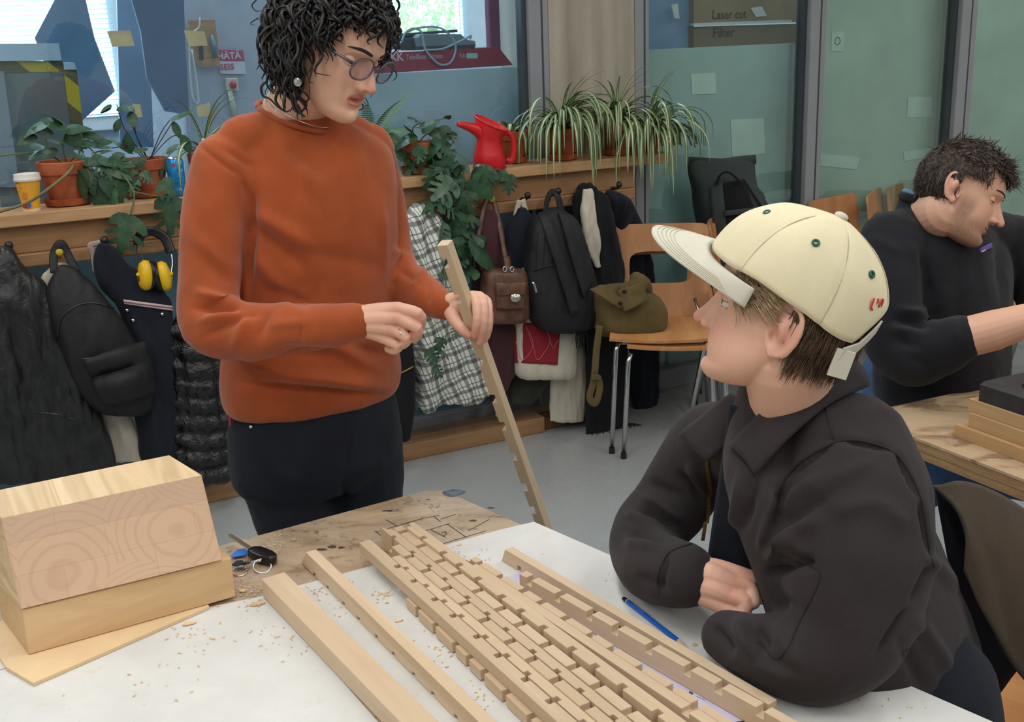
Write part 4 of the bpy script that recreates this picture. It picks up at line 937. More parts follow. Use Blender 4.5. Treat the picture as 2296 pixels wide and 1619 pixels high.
# jeans
jm = MB()
loftsp(jm, [TR(705, 880, 2.2, .165, .115), TR(706, 940, 2.2, .180, .122), TR(710, 1010, 2.2, .184, .118), TR(714, 1060, 2.2, .180, .105), TR(718, 1090, 2.2, .15, .085)], 12, 36, 2.3)
for hp, kn, an in feet: capsule(jm, [(hp + Zv * 0.03, .094), (lerp(hp, kn, 0.22), .093), (lerp(hp, kn, 0.45), .086), (kn, .062), (lerp(kn, an, 0.5), .05), (an + Zv * 0.02, .044)], 20, 5)
jmm = remesh(jm, 0.007, 6)
displace(jmm, foldfn([((770, 1160), (775, 1060), 9, -.010), ((775, 1060), (800, 940), 5, -.006), ((530, 948), (650, 960), 4, -.004), ((650, 960), (720, 945), 4, -.004), ((700, 1095), (620, 1050), 14, .004), ((790, 1060), (880, 1030), 14, .004), ((540, 1100), (640, 1140), 12, -.004)]))
link('jeans', jmm, M_JEANS, wp)
link('rivet', MB().ell(PY(563, 957, 2.068), .0045, .0045, .0045, 10, 8).mesh(smooth=True), M_SILVER, wp)
a = PY(516, 940, 2.10); link('pocket_tab', MB().box(a.x - .002, a.x + .002, a.y - .004, a.y + .002, a.z - .012, a.z + .012).mesh(bevel=.0006), plain('red_tab', srgb(180, 50, 60), 0.7, 0.02), wp)
M_SHOE = plain('black_shoe', srgb(30, 30, 32), 0.5, 0.03)
for hp, kn, an in feet:
    sm = MB(); capsule(sm, [(Vector((an.x, an.y, 0.05)) - tf * 0.03, .042), (Vector((an.x, an.y, 0.042)) + tf * 0.06, .040), (Vector((an.x, an.y, 0.034)) + tf * 0.15, .034)], 16)
    capsule(sm, [(an + Zv * 0.02, .04), (Vector((an.x, an.y, 0.05)), .042)], 14); link('shoe', remesh(sm, 0.006, 4), M_SHOE, wp)
# hair: dark scalp cap and curls
t = NT('dark_curly_hair'); v = t.coord(); t.col(t.ramp(t.noise(v, 60, 3), [(0.3, srgb(9, 8, 10)), (0.75, srgb(24, 20, 22))])); t.set(Roughness=0.42, Specular_IOR_Level=0.5); t.bump(t.noise(t.coord((1, 1, 1)), 420, 3), 0.6, 0.002); M_HAIRW = t.m
def haircap(c, rx, ry, rz, keep, M, nu=40, nv=26, jit=0.003):
    mb = MB(); mb.ell(c, rx, ry, rz, nu, nv); me = mb.mesh(smooth=True)
    bm = bmesh.new(); bm.from_mesh(me); bmesh.ops.delete(bm, geom=[v for v in bm.verts if not keep(v.co)], context='VERTS')
    for v in bm.verts: v.co += v.co.normalized() * jit * noise.noise(v.co * 60)
    bmesh.ops.solidify(bm, geom=list(bm.faces), thickness=0.006); bm.to_mesh(me); bm.free(); me.transform(M); return smoothsh(me)
cc_ = Vector((0, -0.014, 0.132)); rad = Vector((0.081, 0.106, 0.101))
capm = haircap(cc_, rad.x, rad.y, rad.z, lambda p: not (p.y > 0.030 and p.z < 0.178) and not (p.y > -0.005 and p.z < 0.118) and p.z > 0.045, HMW)
random.seed(5); hb = MB()
G3 = HMW.to_3x3().inverted() @ Vector((0, 0, -1)); G3.normalize()
def curl(root, length, rad_h, th, outd=None, turns=None):
    n = 18; p = Vector(root); q = Vector(((p.x - cc_.x) / rad.x ** 2, (p.y - cc_.y) / rad.y ** 2, (p.z - cc_.z) / rad.z ** 2)).normalized()
    d = (q * 1.0 + G3 * 0.4 + Vector((random.gauss(0, .5), random.gauss(0, .5), random.gauss(0, .5)))).normalized(); st = length / n; pts = []
    ph = random.uniform(0, 6.28); tr = (turns or random.uniform(0.9, 2.0)) * 6.28 / n; sgn = random.choice((-1, 1))
    side = d.orthogonal().normalized()
    for i in range(n):
        d = (d * 0.80 + G3 * 0.26 + Vector((random.gauss(0, .06), random.gauss(0, .06), random.gauss(0, .06)))).normalized()
        p = p + d * st
        e = Vector(((p.x - cc_.x) / (rad.x * 1.10), (p.y - cc_.y) / (rad.y * 1.10), (p.z - cc_.z) / (rad.z * 1.10)))
        if e.length < 1: p = cc_ + Vector((e.x * rad.x * 1.10, e.y * rad.y * 1.10, e.z * rad.z * 1.10)) / max(e.length, 0.3)
        if e.length > 1.30 + 0.1: d = (d - q * 0.3).normalized()
        a = d.cross(side); a = a.normalized() if a.length > 1e-4 else d.orthogonal(); b = d.cross(a)
        k = min(1, i / 4)
        pts.append(p + (a * math.cos(ph + sgn * tr * i) + b * math.sin(ph + sgn * tr * i)) * rad_h * k)
    return pts, [th * (1 - (i / (n - 1)) ** 3 * 0.85) for i in range(n)]
cnt = 0
while cnt < 1250:
    u = random.uniform(-1, 1); a = random.uniform(0, 6.283); s_ = math.sqrt(1 - u * u)
    r = Vector((cc_.x + rad.x * s_ * math.cos(a), cc_.y + rad.y * s_ * math.sin(a), cc_.z + rad.z * u))
    if r.z < 0.062 or (r.y > 0.038 and r.z < 0.182) or (r.y > 0.0 and r.z < 0.140): continue
    front = r.y > 0.02
    L = random.uniform(0.03, 0.055) if front else random.uniform(0.05, 0.10)
    if r.y < -0.03 and r.z < 0.12: L = random.uniform(0.05, 0.085)
    pts, rs = curl(r, L, random.uniform(0.004, 0.0085), random.uniform(0.0020, 0.0044))
    hb.tube([HMW @ q for q in pts], rs, 5); cnt += 1
# loose curls at the temple, cheek and neck
def strand(pix, r0):
    hb.tube(spline([PY(*q) for q in pix], 22), [r0 * (1 - (i / 21) ** 2 * 0.8) for i in range(22)], 6)
for pxs, r0 in (([(715, 108, 2.08), (722, 130, 2.06), (705, 160, 2.05), (730, 168, 2.045), (742, 170, 2.045)], .0016), ([(690, 120, 2.07), (700, 150, 2.05), (694, 180, 2.045), (703, 187, 2.045)], .002), ([(680, 130, 2.06), (690, 165, 2.04), (694, 205, 2.04), (686, 240, 2.05)], .0012), ([(660, 215, 2.06), (665, 240, 2.06), (678, 258, 2.06), (686, 262, 2.06)], .0032), ([(655, 210, 2.06), (656, 232, 2.06), (665, 252, 2.06), (684, 258, 2.06)], .0025), ([(600, 180, 2.10), (586, 195, 2.1), (590, 215, 2.1), (605, 222, 2.1), (625, 242, 2.1), (640, 252, 2.08)], .0026), ([(625, 200, 2.08), (618, 225, 2.08), (632, 245, 2.08), (640, 250, 2.08)], .0028), ([(575, 0, 2.12), (565, 12, 2.12), (575, 25, 2.12), (590, 22, 2.12)], .0014), ([(580, 40, 2.1), (562, 52, 2.1), (575, 58, 2.1)], .0012), ([(868, 40, 2.06), (880, 60, 2.05), (878, 85, 2.05), (868, 92, 2.05)], .0016), ([(860, 30, 2.06), (872, 60, 2.05), (868, 90, 2.05)], .0022), ([(640, 205, 2.06), (636, 230, 2.05), (640, 250, 2.05), (655, 245, 2.05)], .003)): strand(pxs, r0)
hair = sub('hair', capm, M_HAIRW, wp)
link('curls', hb.mesh(smooth=True), M_HAIRW, hair)
# glasses
M_RIM = plain('smoky_acetate', srgb(88, 82, 90), 0.25, 0.05, coat=0.3); t = NT('lens'); t.n.remove(t.b); tr = t.N('ShaderNodeBsdfTransparent'); tr.inputs[0].default_value = (0.74, 0.71, 0.78, 1); gl = t.N('ShaderNodeBsdfGlossy'); gl.inputs['Roughness'].default_value = 0.02; mx = t.N('ShaderNodeMixShader'); mx.inputs[0].default_value = 0.14; t.L(tr.outputs[0], mx.inputs[1]); t.L(gl.outputs[0], mx.inputs[2]); t.L(mx.outputs[0], t.out.inputs[0]); M_LENS = t.m
gl_ = sub('glasses', MB().tube([HMW @ Vector(q) for q in ((-0.012, 0.1015, 0.112), (0, 0.1045, 0.115), (0.012, 0.1015, 0.112))], 0.0019, 8).mesh(smooth=True), M_RIM, wp)
for s in (-1, 1):
    c = Vector((0.0345 * s, 0.0975, 0.1085)); ex = Vector((1, -0.16 * s, 0)).normalized(); ez = Vector((0, 0.16, 1)).normalized()
    def rim(i, n=36):
        a = 6.2832 * i / n; ca, sa = math.cos(a), math.sin(a)
        return c + ex * (0.0245 * abs(ca) ** 0.85 * (1 if ca > 0 else -1)) + ez * (0.0205 * abs(sa) ** 0.85 * (1 if sa > 0 else -1))
    link('rim', MB().tube([HMW @ rim(i) for i in range(37)], 0.0018, 8).mesh(smooth=True), M_RIM, gl_)
    ln = MB(); ln.add([HMW @ rim(i) for i in range(36)], [tuple(range(36))]); link('lens', ln.mesh(), M_LENS, gl_)
    link('temple', MB().tube([HMW @ Vector(q) for q in ((0.058 * s, 0.093, 0.116), (0.066 * s, 0.085, 0.117), (0.0755 * s, 0.03, 0.119), (0.078 * s, -0.02, 0.121), (0.078 * s, -0.035, 0.108))], [0.0021, 0.0026, 0.0020, 0.0016, 0.0016], 8).mesh(smooth=True), M_RIM, gl_)
c = PY(667, 184, 2.045); link('earring', MB().ell(c, .0075, .0045, .0085, 8, 6).mesh(), M_SILVER, wp)
# ------------------------------------------------------------------ the notched stick in her hand
S0 = PY(984, 545, 2.055); S1 = PZ(1362, 1612, 0.012); ax = (S1 - S0).normalized(); rgt = (RT - ax * RT.dot(ax)).normalized()
tocam = rgt.cross(ax).normalized()
if tocam.dot(FW) > 0: tocam = -tocam
yaw_ = 0.42; yy = (rgt * math.cos(yaw_) - tocam * math.sin(yaw_) * -1).normalized(); zz = ax.cross(yy)
SM = Matrix(((ax.x, yy.x, zz.x, S0.x), (ax.y, yy.y, zz.y, S0.y), (ax.z, yy.z, zz.z, S0.z), (0, 0, 0, 1))); Ls = (S1 - S0).length
sgs = [(0, 0.028)]; x = 0.046; i = 0
while x < Ls - 0.02:
    L = (0.060, 0.063, 0.044, 0.070, 0.050)[i % 5]; sgs.append((x, min(x + L, Ls))); x += L + 0.019; i += 1
sp_ = [(a, 0.024 - b) for a, b in comb(Ls, 0.0125, 0.024, sgs)]
single('notched_stick', MB().prism(sp_, -0.011, 0.011).mesh(bevel=0.0008, seg=1), M_MAPLE if 'M_MAPLE' in globals() else M_SKIN_W, 'long notched maple stick held upright in the hand of the standing person', 'stick', None, SM)
# ------------------------------------------------------------------ seated person with the cap
M_SKIN_S = skinmat('skin_seated', srgb(230, 184, 160), srgb(204, 118, 108))
M_JACKET = fabric('charcoal_twill', srgb(53, 48, 50), 0.9, 0.14, 10, 0.05, 0.3, 0.06, (1, 1, 0.7))
M_TEE = fabric('navy_shirt', srgb(26, 30, 40), 0.9, 0.1, 10, 0.05, 0.3, 0.05)
sp0 = PY(1900, 1450, 1.45)
pp_ = thing('person', 'seated person in cream cap and charcoal jacket with arms crossed on the table', 'person', Vector((sp0.x, sp0.y, 0)))
HMS = headM((-0.89, 0.4219, 0.1729), (0, 0, 0), (0.3406, 1.45, 1.1414), 0.99, R(5.4))
nbS = PY(1795, 960, 1.535)
hmS = headmesh(dict(neck=[(HMS @ Vector((0, -0.020, 0.055)), 0.060), (lerp(HMS @ Vector((0, -0.030, 0.02)), nbS, 0.55), 0.061), (nbS, 0.052), (nbS - Vector((0, 0, 0.06)), 0.045)], nose=1.03, nose_tip=0.002, jaw=1.06, full=0.006, ear=1.1), HMS)
# arms: right arm is the far one, its hand lies over the left sleeve
RS = CH((1600, 985, 1.66, .062), (1560, 1040, 1.70, .066), (1505, 1130, 1.71, .064), (1450, 1200, 1.675, .060), (1456, 1262, 1.60, .056), (1500, 1280, 1.53, .053), (1538, 1288, 1.49, .049))
LS = CH((1905, 1015, 1.43, .086), (1922, 1110, 1.395, .098), (1918, 1260, 1.350, .100), (1895, 1400, 1.318, .086), (1815, 1468, 1.312, .068), (1712, 1458, 1.345, .050), (1632, 1428, 1.390, .037))
hb = MB()
for c in (CH((1508, 1292, 1.515, .030), (1540, 1298, 1.49, .029), (1578, 1310, 1.47, .027)),
          CH((1548, 1282, 1.485, .022), (1598, 1292, 1.462, .020), (1643, 1310, 1.45, .0145)), CH((1548, 1300, 1.48, .023), (1598, 1316, 1.455, .021), (1636, 1336, 1.44, .0145)), CH((1550, 1315, 1.48, .021), (1593, 1338, 1.455, .018), (1622, 1360, 1.44, .0135)),
          CH((1548, 1275, 1.49, .020), (1608, 1280, 1.475, .018), (1668, 1292, 1.465, .013)),
          CH((1643, 1310, 1.45, .0140), (1680, 1320, 1.445, .0120), (1688, 1350, 1.43, .0110)), CH((1636, 1336, 1.44, .0140), (1670, 1350, 1.428, .0120), (1664, 1382, 1.42, .0110)), CH((1622, 1360, 1.44, .0130), (1644, 1376, 1.428, .0112), (1636, 1394, 1.425, .0100)),
          CH((1668, 1292, 1.465, .0125), (1703, 1305, 1.46, .0115), (1708, 1340, 1.45, .0105))): capsule(hb, c, 14)
handS = remesh(hb, 0.0017, 6)
tfS = Vector((-0.80, 0.60, 0)); taS = Vector((0.60, 0.80, 0))       # facing, and towards their right (far) side
def TS(px, py, D, A, B, fz=0.0): return (PY(px, py, D), taS * A, (tfS + Vector((0, 0, fz))) * B)
inn = MB()
for ch in (RS, LS): capsule(inn, [(p, r * 0.55) for p, r in ch], 12)
pel = Vector((PY(2010, 1600, 1.45).x, PY(2010, 1600, 1.45).y, 0.54))
capsule(inn, [(nbS, .05), (PY(1840, 1150, 1.5), .10), (PY(1930, 1400, 1.47), .10), (pel, .11)], 16)
leg_f = Vector((-0.80, 0.60, 0))
legs = []
for s in (-1, 1):
    hp = pel + taS * (0.09 * s); kn = hp + leg_f * 0.40; kn.z = 0.52; an = Vector((kn.x, kn.y, 0.09)) - leg_f * 0.04; legs.append((hp, kn, an)); capsule(inn, [(hp, .06), (kn, .045), (an, .03)], 12)
innS = remesh(inn, 0.012, 2)
bodyS = join([(hmS, M_SKIN_S), (handS, M_SKIN_S), (innS, M_SKIN_S)], 'body')
ba = bodyS.attributes.new('blush', 'FLOAT', 'POINT'); hv = [d.value for d in hmS.attributes['blush'].data]
kp_ = [PY(*q) for q in ((1655, 1290, 1.44), (1648, 1318, 1.43), (1634, 1342, 1.43), (1680, 1275, 1.455))]
for v in bodyS.vertices[len(hv):]: hv.append(min(1, 0.08 + sum(0.22 * math.exp(-((v.co - k).length / 0.016) ** 2) for k in kp_)))
ba.data.foreach_set('value', hv); link('body', bodyS, None, pp_)
eyes(pp_, HMS, 0.25, (M_SKIN_S, M_EYEW, M_IRIS, plain('light_brown_brow', srgb(120, 92, 66), 0.7, 0.1)), (0.1, 1, 0.15))
# jacket body
jk = MB()
loftsp(jk, [TS(2010, 1640, 1.50, .19, .135), TS(1985, 1500, 1.49, .19, .135), TS(1935, 1330, 1.49, .19, .13, .1), TS(1880, 1190, 1.50, .19, .125, .2), TS(1835, 1085, 1.515, .185, .115, .3), TS(1805, 1010, 1.52, .165, .095, .35), TS(1795, 950, 1.515, .108, .088, .4), TS(1795, 905, 1.515, .088, .084, .45), TS(1800, 870, 1.515, .078, .078, .45)], 26, 40, 2.2)
for ch in (RS, LS): capsule(jk, ch, 22, 5)
capsule(jk, [(PY(1905, 1000, 1.43), .075), (PY(1800, 975, 1.52), .070), (PY(1640, 985, 1.64), .065)], 18)
jkm = bakemods(jk.mesh(), [('REMESH', dict(mode='VOXEL', voxel_size=0.005, adaptivity=0.0)), ('SMOOTH', dict(factor=0.5, iterations=9))]); smoothsh(jkm)
FJ = [((1740, 1150), (1850, 1060), 14, .008), ((1745, 1190), (1880, 1090), 12, -.007), ((1740, 1215), (1850, 1160), 16, .008), ((1720, 1250), (1790, 1205), 16, .014), ((1715, 1290), (1830, 1250), 10, -.012), ((1760, 1235), (1840, 1280), 10, -.006), ((1690, 1400), (1720, 1460), 16, -.012), ((1650, 1390), (1700, 1480), 14, .012), ((1740, 1400), (1790, 1500), 16, .008), ((1600, 1400), (1640, 1470), 14, -.010), ((1670, 1480), (1800, 1530), 14, .006),
      ((1440, 1110), (1530, 1170), 10, .010), ((1430, 1135), (1520, 1190), 8, -.010), ((1400, 1150), (1500, 1200), 10, .010), ((1395, 1190), (1500, 1215), 9, -.009), ((1400, 1220), (1480, 1225), 10, .008), ((1520, 1060), (1580, 1130), 9, -.008), ((1540, 1040), (1590, 1110), 9, .008), ((1450, 1080), (1530, 1120), 12, -.006), ((1500, 1240), (1470, 1340), 6, -.006), ((1430, 1290), (1500, 1330), 12, -.006),
      ((1840, 985), (1900, 985), 5, -.003), ((1760, 1075), (1880, 985), 5, -.007), ((1880, 985), (2010, 1010), 5, -.007), ((2010, 1010), (2060, 1120), 6, -.008), ((2060, 1120), (2090, 1260), 6, -.009), ((2090, 1260), (2040, 1360), 7, -.010), ((2040, 1360), (1960, 1480), 7, -.010), ((1700, 1060), (1660, 1200), 12, -.010), ((1760, 1080), (1735, 1200), 12, -.012), ((1740, 1090), (1700, 1250), 10, .008), ((1660, 1040), (1640, 1240), 10, .006), ((2080, 1250), (2150, 1320), 14, .006), ((2050, 1380), (2140, 1520), 16, .006), ((2010, 1420), (2080, 1560), 14, -.006), ((1960, 1120), (2030, 1180), 22, .005), ((1870, 1150), (1960, 1120), 22, .006), ((1860, 1080), (1960, 1030), 16, .004)]
displace(jkm, foldfn([(a, b, w_, d * 1.5) for a, b, w_, d in FJ], ((12, .0025), (27, .0012))))
jo = sub('jacket', jkm, M_JACKET, pp_)
# collar: two pointed flaps
def surf_patch(name, pixD, th, mat, par, n=10, sag=0.0):
    """thin cloth piece spanned by 4 corner (x,y,D): tl,tr,br,bl"""
    C4 = [PY(*q) for q in pixD]
    def f(u, v):
        p = lerp(lerp(C4[0], C4[1], u), lerp(C4[3], C4[2], u), v)
        return p - FW * (sag * math.sin(u * math.pi) * math.sin(v * math.pi)) + Vector((0, 0, 0.002 * noise.noise(p * 25)))
    return link(name, MB().grid(f, n, n).mesh(smooth=True, solid=th), mat, par)
bvS = bvh_of(jkm)
def collar_strip(inner, outer, name='collar', nu=22, nv=8, off=0.010, puff=0.010):
    I = spline([PY(*q) for q in inner], nu); O = spline([PY(*q) for q in outer], nu)
    def f(u, v):
        k = int(round(u * (nu - 1))); p = lerp(I[k], O[k], v) + (Vector((0, 0, 1)) * 0.6 - FW) * (puff * math.sin(v * math.pi * 0.8))
        d = (p - CP); L = d.length; h = bvS.ray_cast(CP, d.normalized())
        if h[0] is not None and (h[0] - CP).length < L + off: p = CP + d.normalized() * ((h[0] - CP).length - off * (0.6 + 0.4 * math.sin(v * 3)))
        return p
    return link(name, MB().grid(f, nu, nv).mesh(smooth=True, solid=-0.005), M_JACKET, jo)
collar_strip([(1637, 1000, 1.46), (1690, 945, 1.465), (1735, 905, 1.465), (1830, 852, 1.475), (1915, 805, 1.50)], [(1690, 1072, 1.41), (1755, 1000, 1.40), (1815, 945, 1.405), (1870, 905, 1.42), (1945, 872, 1.45)])
surf_patch('collar', [(1640, 885, 1.585), (1700, 925, 1.540), (1588, 1036, 1.535), (1522, 975, 1.590)], 0.005, M_JACKET, jo, 10, 0.014)
M_SEAM = plain('dark_seam', srgb(34, 30, 31), 0.9, 0.02)
seamline('seam', bvS, [(1735, 1110), (1790, 1040), (1880, 990), (1960, 995), (2020, 1030), (2065, 1120), (2085, 1240), (2095, 1270)], .0016, M_SEAM, jo)
seamline('seam', bvS, [(1845, 870), (1855, 930), (1868, 985)], .0012, M_SEAM, jo)
seamline('seam', bvS, [(1550, 1220), (1500, 1240), (1476, 1290), (1478, 1335)], .0014, M_SEAM, jo)
M_ZIP = plain('brass_zip', srgb(190, 160, 90), 0.3, 0.05, metal=0.9)
zp = spline([PY(1588, 1035, 1.535), PY(1590, 1090, 1.55), PY(1585, 1150, 1.56), PY(1576, 1210, 1.555)], 40)
zb = MB()
for i, p in enumerate(zp):
    x_, y_ = pix(p); q = hitpx(bvS, x_, y_, 0.003, 1.68) or p; zb.box(-.0026, .0026, -.002, .002, -.0013, .0013, Matrix.Translation(q))
link('zip', zb.mesh(), M_ZIP, jo); jo.children[-1]['kind'] = 'stuff'
# shirt front showing between the jacket halves
surf_patch('shirt', [(1640, 905, 1.51), (1705, 930, 1.47), (1735, 1320, 1.50), (1585, 1270, 1.55)], 0.004, M_TEE, pp_, 12, 0.01)
seamline('seam', bvS, [(1745, 1240), (1795, 1262), (1838, 1290), (1800, 1380), (1748, 1475), (1700, 1440)], .0012, M_SEAM, jo, 0.0005, 60)
# trousers and shoes (below the table)
tm = MB()
capsule(tm, [(pel - Vector((0, 0, .02)), .15), (pel + Vector((0, 0, .1)), .15)], 24)
for hp, kn, an in legs: capsule(tm, [(hp, .09), (kn, .07), (an, .05)], 18)
link('trousers', remesh(tm, 0.009, 5), M_TEE, pp_)
for hp, kn, an in legs:
    sm = MB(); capsule(sm, [(Vector((an.x, an.y, .05)), .045), (Vector((an.x, an.y, .04)) + leg_f * .14, .036)], 14); link('shoe', remesh(sm, 0.006, 4), M_SHOE if 'M_SHOE' in globals() else M_TEE, pp_)
# hair below the cap
t = NT('brown_hair'); v = t.coord(); a = t.noise(t.coord((1, 1, 1)), 55, 4); t.col(t.ramp(a, [(0.3, srgb(58, 44, 36)), (0.7, srgb(112, 90, 72))])); t.set(Roughness=0.5, Specular_IOR_Level=0.4); M_HAIRS = t.m
t = NT('blond_streaks'); t.col(t.ramp(t.noise(t.coord(), 80, 3), [(0.3, srgb(132, 104, 74)), (0.7, srgb(212, 190, 152))])); t.set(Roughness=0.5); M_HAIRSB = t.m
ccS = Vector((0, -0.014, 0.128)); rdS = Vector((0.0795, 0.103, 0.104))
def hairstrands(M, cc, rd, n, cond, direc, Lr, thr, wob=0.15, lift=1.03, seed=1, seg=9):
    random.seed(seed); hb = MB(); k = 0; g = 0
    while k < n and g < n * 60:
        g += 1; u = random.uniform(-1, 1); a = random.uniform(0, 6.2832); s_ = math.sqrt(1 - u * u)
        q = Vector((s_ * math.cos(a), s_ * math.sin(a), u)); p = cc + Vector((rd.x * q.x, rd.y * q.y, rd.z * q.z))
        if not cond(p): continue
        k += 1; L = random.uniform(*Lr); d = (Vector(direc(p)) + Vector((random.gauss(0, wob), random.gauss(0, wob), random.gauss(0, wob)))).normalized(); pts = []; p = cc + (p - cc) * random.uniform(1.0, lift)
        bend = Vector((random.gauss(0, wob), random.gauss(0, wob), random.gauss(0, wob))) * 0.3
        for i in range(seg):
            pts.append(p.copy()); d = (d + bend).normalized(); p = p + d * (L / seg); e = Vector(((p.x - cc.x) / rd.x, (p.y - cc.y) / rd.y, (p.z - cc.z) / rd.z))
            if e.length < 1.0: p = cc + Vector((e.x * rd.x, e.y * rd.y, e.z * rd.z)) * (1.005 / max(.3, e.length))
        th = random.uniform(*thr); hb.tube([M @ x for x in pts], [th * (1 - (i / (seg - 1)) ** 2 * 0.8) for i in range(seg)], 5, flat=0.6)
    return hb.mesh(smooth=True)
capS = haircap(ccS, rdS.x - 0.001, rdS.y - 0.001, rdS.z, lambda p: (p.y < -0.030 and p.z > 0.040) or (p.z > 0.13 and p.y < 0.045), HMS)
hS = sub('hair', capS, M_HAIRS, pp_)
link('back_hair', hairstrands(HMS, ccS, rdS, 2200, lambda p: p.y < -0.030 and 0.058 < p.z < 0.150, lambda p: (0, 0.25, -1), (0.020, 0.036), (0.0005, 0.0013), 0.05, 1.05, 3), M_HAIRS, hS)
link('side_hair', hairstrands(HMS, ccS, rdS, 420, lambda p: 0.005 < p.y < 0.062 and 0.128 < p.z < 0.178 and p.x < 0.02, lambda p: (-0.05, -0.75, -0.55), (0.028, 0.05), (0.0005, 0.0013), 0.14, 1.06, 4), M_HAIRSB, hS)
# ------------------------------------------------------------------ the cap
M_CAP = fabric('cream_cotton', srgb(228, 218, 184), 0.9, 0.05, 10, 0.02, 0.06, 0.1); M_BRIM = fabric('pale_grey_cotton', srgb(206, 203, 188), 0.9, 0.04, 10, 0.02, 0.2, 0.1); M_GRN = plain('green_thread', srgb(40, 96, 84), 0.7, 0.05); M_STI = plain('grey_stitch', srgb(186, 178, 152), 0.8, 0.02)
cap = sub('cap', MB().box(0, 0.001, 0, 0.001, 0, 0.001).mesh(), M_CAP, pp_)
bpy.data.objects.remove(cap)
Mc = HMS @ Matrix.Translation((0, -0.012, 0.165)) @ Matrix.Rotation(R(15), 4, 'X') @ Matrix.Scale(1.06, 4)
def capsurf(a, v, off=0.0):
    """a azimuth (0 = front), v 0 rim .. 1 top"""
    rx, ry, h = 0.087 + off, 0.115 + off, 0.088 + off
    el = v * math.pi / 2; k = math.cos(el) ** 0.82; zz_ = math.sin(el)
    back = max(0, -math.cos(a)); drop = -0.020 - 0.012 * max(0, -math.cos(a)) + 0.010 * max(0, math.cos(a))
    if abs(abs(a) - math.pi) < 0.5: drop += 0.040 * (math.cos((abs(a) - math.pi) / 0.5 * math.pi / 2)) ** 1.0 * (1 - v) ** 2
    crown_tilt = -0.012 * v
    return Vector((math.sin(a) * rx * k, math.cos(a) * ry * k + crown_tilt, zz_ * h + drop * (1 - v) + 0.004 * math.sin(3 * a) * k * (1 - v)))
nu, nv = 96, 22
def f(u, v):
    a = (u - 0.5) * 2 * math.pi; p = capsurf(a, v * 0.995)
    seam = abs(((a + math.pi) / (math.pi / 3)) % 1 - 0.5)      # six panels
    g = math.exp(-((0.5 - seam) / 0.035) ** 2)
    q = p * (1 - 0.018 * g * (1 - v * 0.5)); q += Vector((0, 0, 0.0026 * noise.noise(p * 26) + 0.003 * noise.noise(p * 11)))
    return q
mb = MB(); mb.grid(f, nu + 1, nv)
cap = sub('cap', mb.mesh(smooth=True, solid=0.002), M_CAP, pp_, Mc)
def fb(u, v):
    a = (u - 0.5) * R(150); p = capsurf(a, 0.0, 0.001); L = 0.080 * math.cos((u - 0.5) * math.pi) ** 0.95
    d = Vector((math.sin(a) * 0.22, 1, 0)).normalized()
    q = p + d * (L * v); q.z += -0.003 - 0.010 * v - 0.006 * v * v - 0.016 * (abs(u - 0.5) * 2) ** 2.0 * (0.35 + 0.65 * v)
    return q
link('brim', MB().grid(fb, 49, 12).mesh(smooth=True, solid=0.003), M_BRIM, cap, Mc)
for q in (0.62, 0.69, 0.76, 0.83, 0.90):
    link('brim_stitch', MB().tube([fb(lerp(0.5 - 0.46 * q ** 0.3, 0.5 + 0.46 * q ** 0.3, i / 30), q) + Vector((0, 0, 0.0004)) for i in range(31)], 0.0005, 4).mesh(), M_STI, cap, Mc)
link('button', MB().ell(capsurf(0, 1.0) + Vector((0, 0, 0.002)), .009, .009, .005, 14, 8).mesh(smooth=True), M_BRIM, cap, Mc)
for k in range(6):
    a = -math.pi + (k + 0.5) * math.pi / 3
    p = capsurf(a, 0.52, 0.0008); n_ = (capsurf(a + .02, 0.52) - capsurf(a - .02, 0.52)).cross(capsurf(a, 0.55) - capsurf(a, 0.49)).normalized()
    z = n_ if n_.dot(p) > 0 else -n_; x = z.orthogonal().normalized(); y = z.cross(x)
    link('eyelet', MB().tube([p + (x * math.cos(6.2832 * i / 16) + y * math.sin(6.2832 * i / 16)) * 0.0036 for i in range(17)], 0.0017, 6).mesh(smooth=True), M_GRN, cap, Mc)
    pts = [capsurf(-math.pi + k * math.pi / 3, v / 20, 0.0002) * (1 - 0.0175 * (1 - v / 40)) for v in range(20)]
    link('seam', MB().tube(pts, 0.0006, 4).mesh(), M_STI, cap, Mc)
# strap and its tail
pts = [capsurf(math.pi + a, 0.0) * 1.0 + Vector((0, 0, -0.040 + 0.022)) for a in (-0.62, -0.4, -0.2, 0, 0.2, 0.4, 0.62)]
sb = MB(); rr = [[p + Vector((0, 0, s * 0.009)) + Vector((p.x, p.y, 0)).normalized() * t_ for s, t_ in ((-1, 0), (1, 0), (1, .0025), (-1, .0025))] for p in pts]; sb.rings(rr)
link('strap', sb.mesh(bevel=.0004), M_BRIM, cap, Mc)
p = Mc @ (capsurf(-math.pi + 0.55, 0.0) * 1.03 + Vector((0, 0, -0.026))); Mt = Matrix.Translation(p) @ Matrix.Rotation(R(18), 4, 'Y')
link('strap_tail', MB().box(-.013, .013, -.002, .002, -.020, .018, Mt).mesh(bevel=.0008), M_BRIM, cap)
# red embroidery at the back
for i, (b_, dz) in enumerate((('U', 0.0), ('n', 0.02))):
    pa = math.pi + 0.42 - 0.14 * i if False else -math.pi + 0.52 - 0.16 * i
    p = capsurf(pa, 0.26, 0.0018); out = Vector((p.x, p.y, 0.02)).normalized(); x = Vector((0, 0, 1)).cross(out).normalized(); z_ = out; y = z_.cross(x)
    Mx = Matrix(((x.x, y.x, z_.x, p.x), (x.y, y.y, z_.y, p.y), (x.z, y.z, z_.z, p.z), (0, 0, 0, 1)))
    link('embroidery', text_mesh(b_, 0.022, Mc @ Mx, 0.0008, 0.0004), plain('red_thread_%d' % i, srgb(200, 70, 60), 0.7, 0.02), cap)
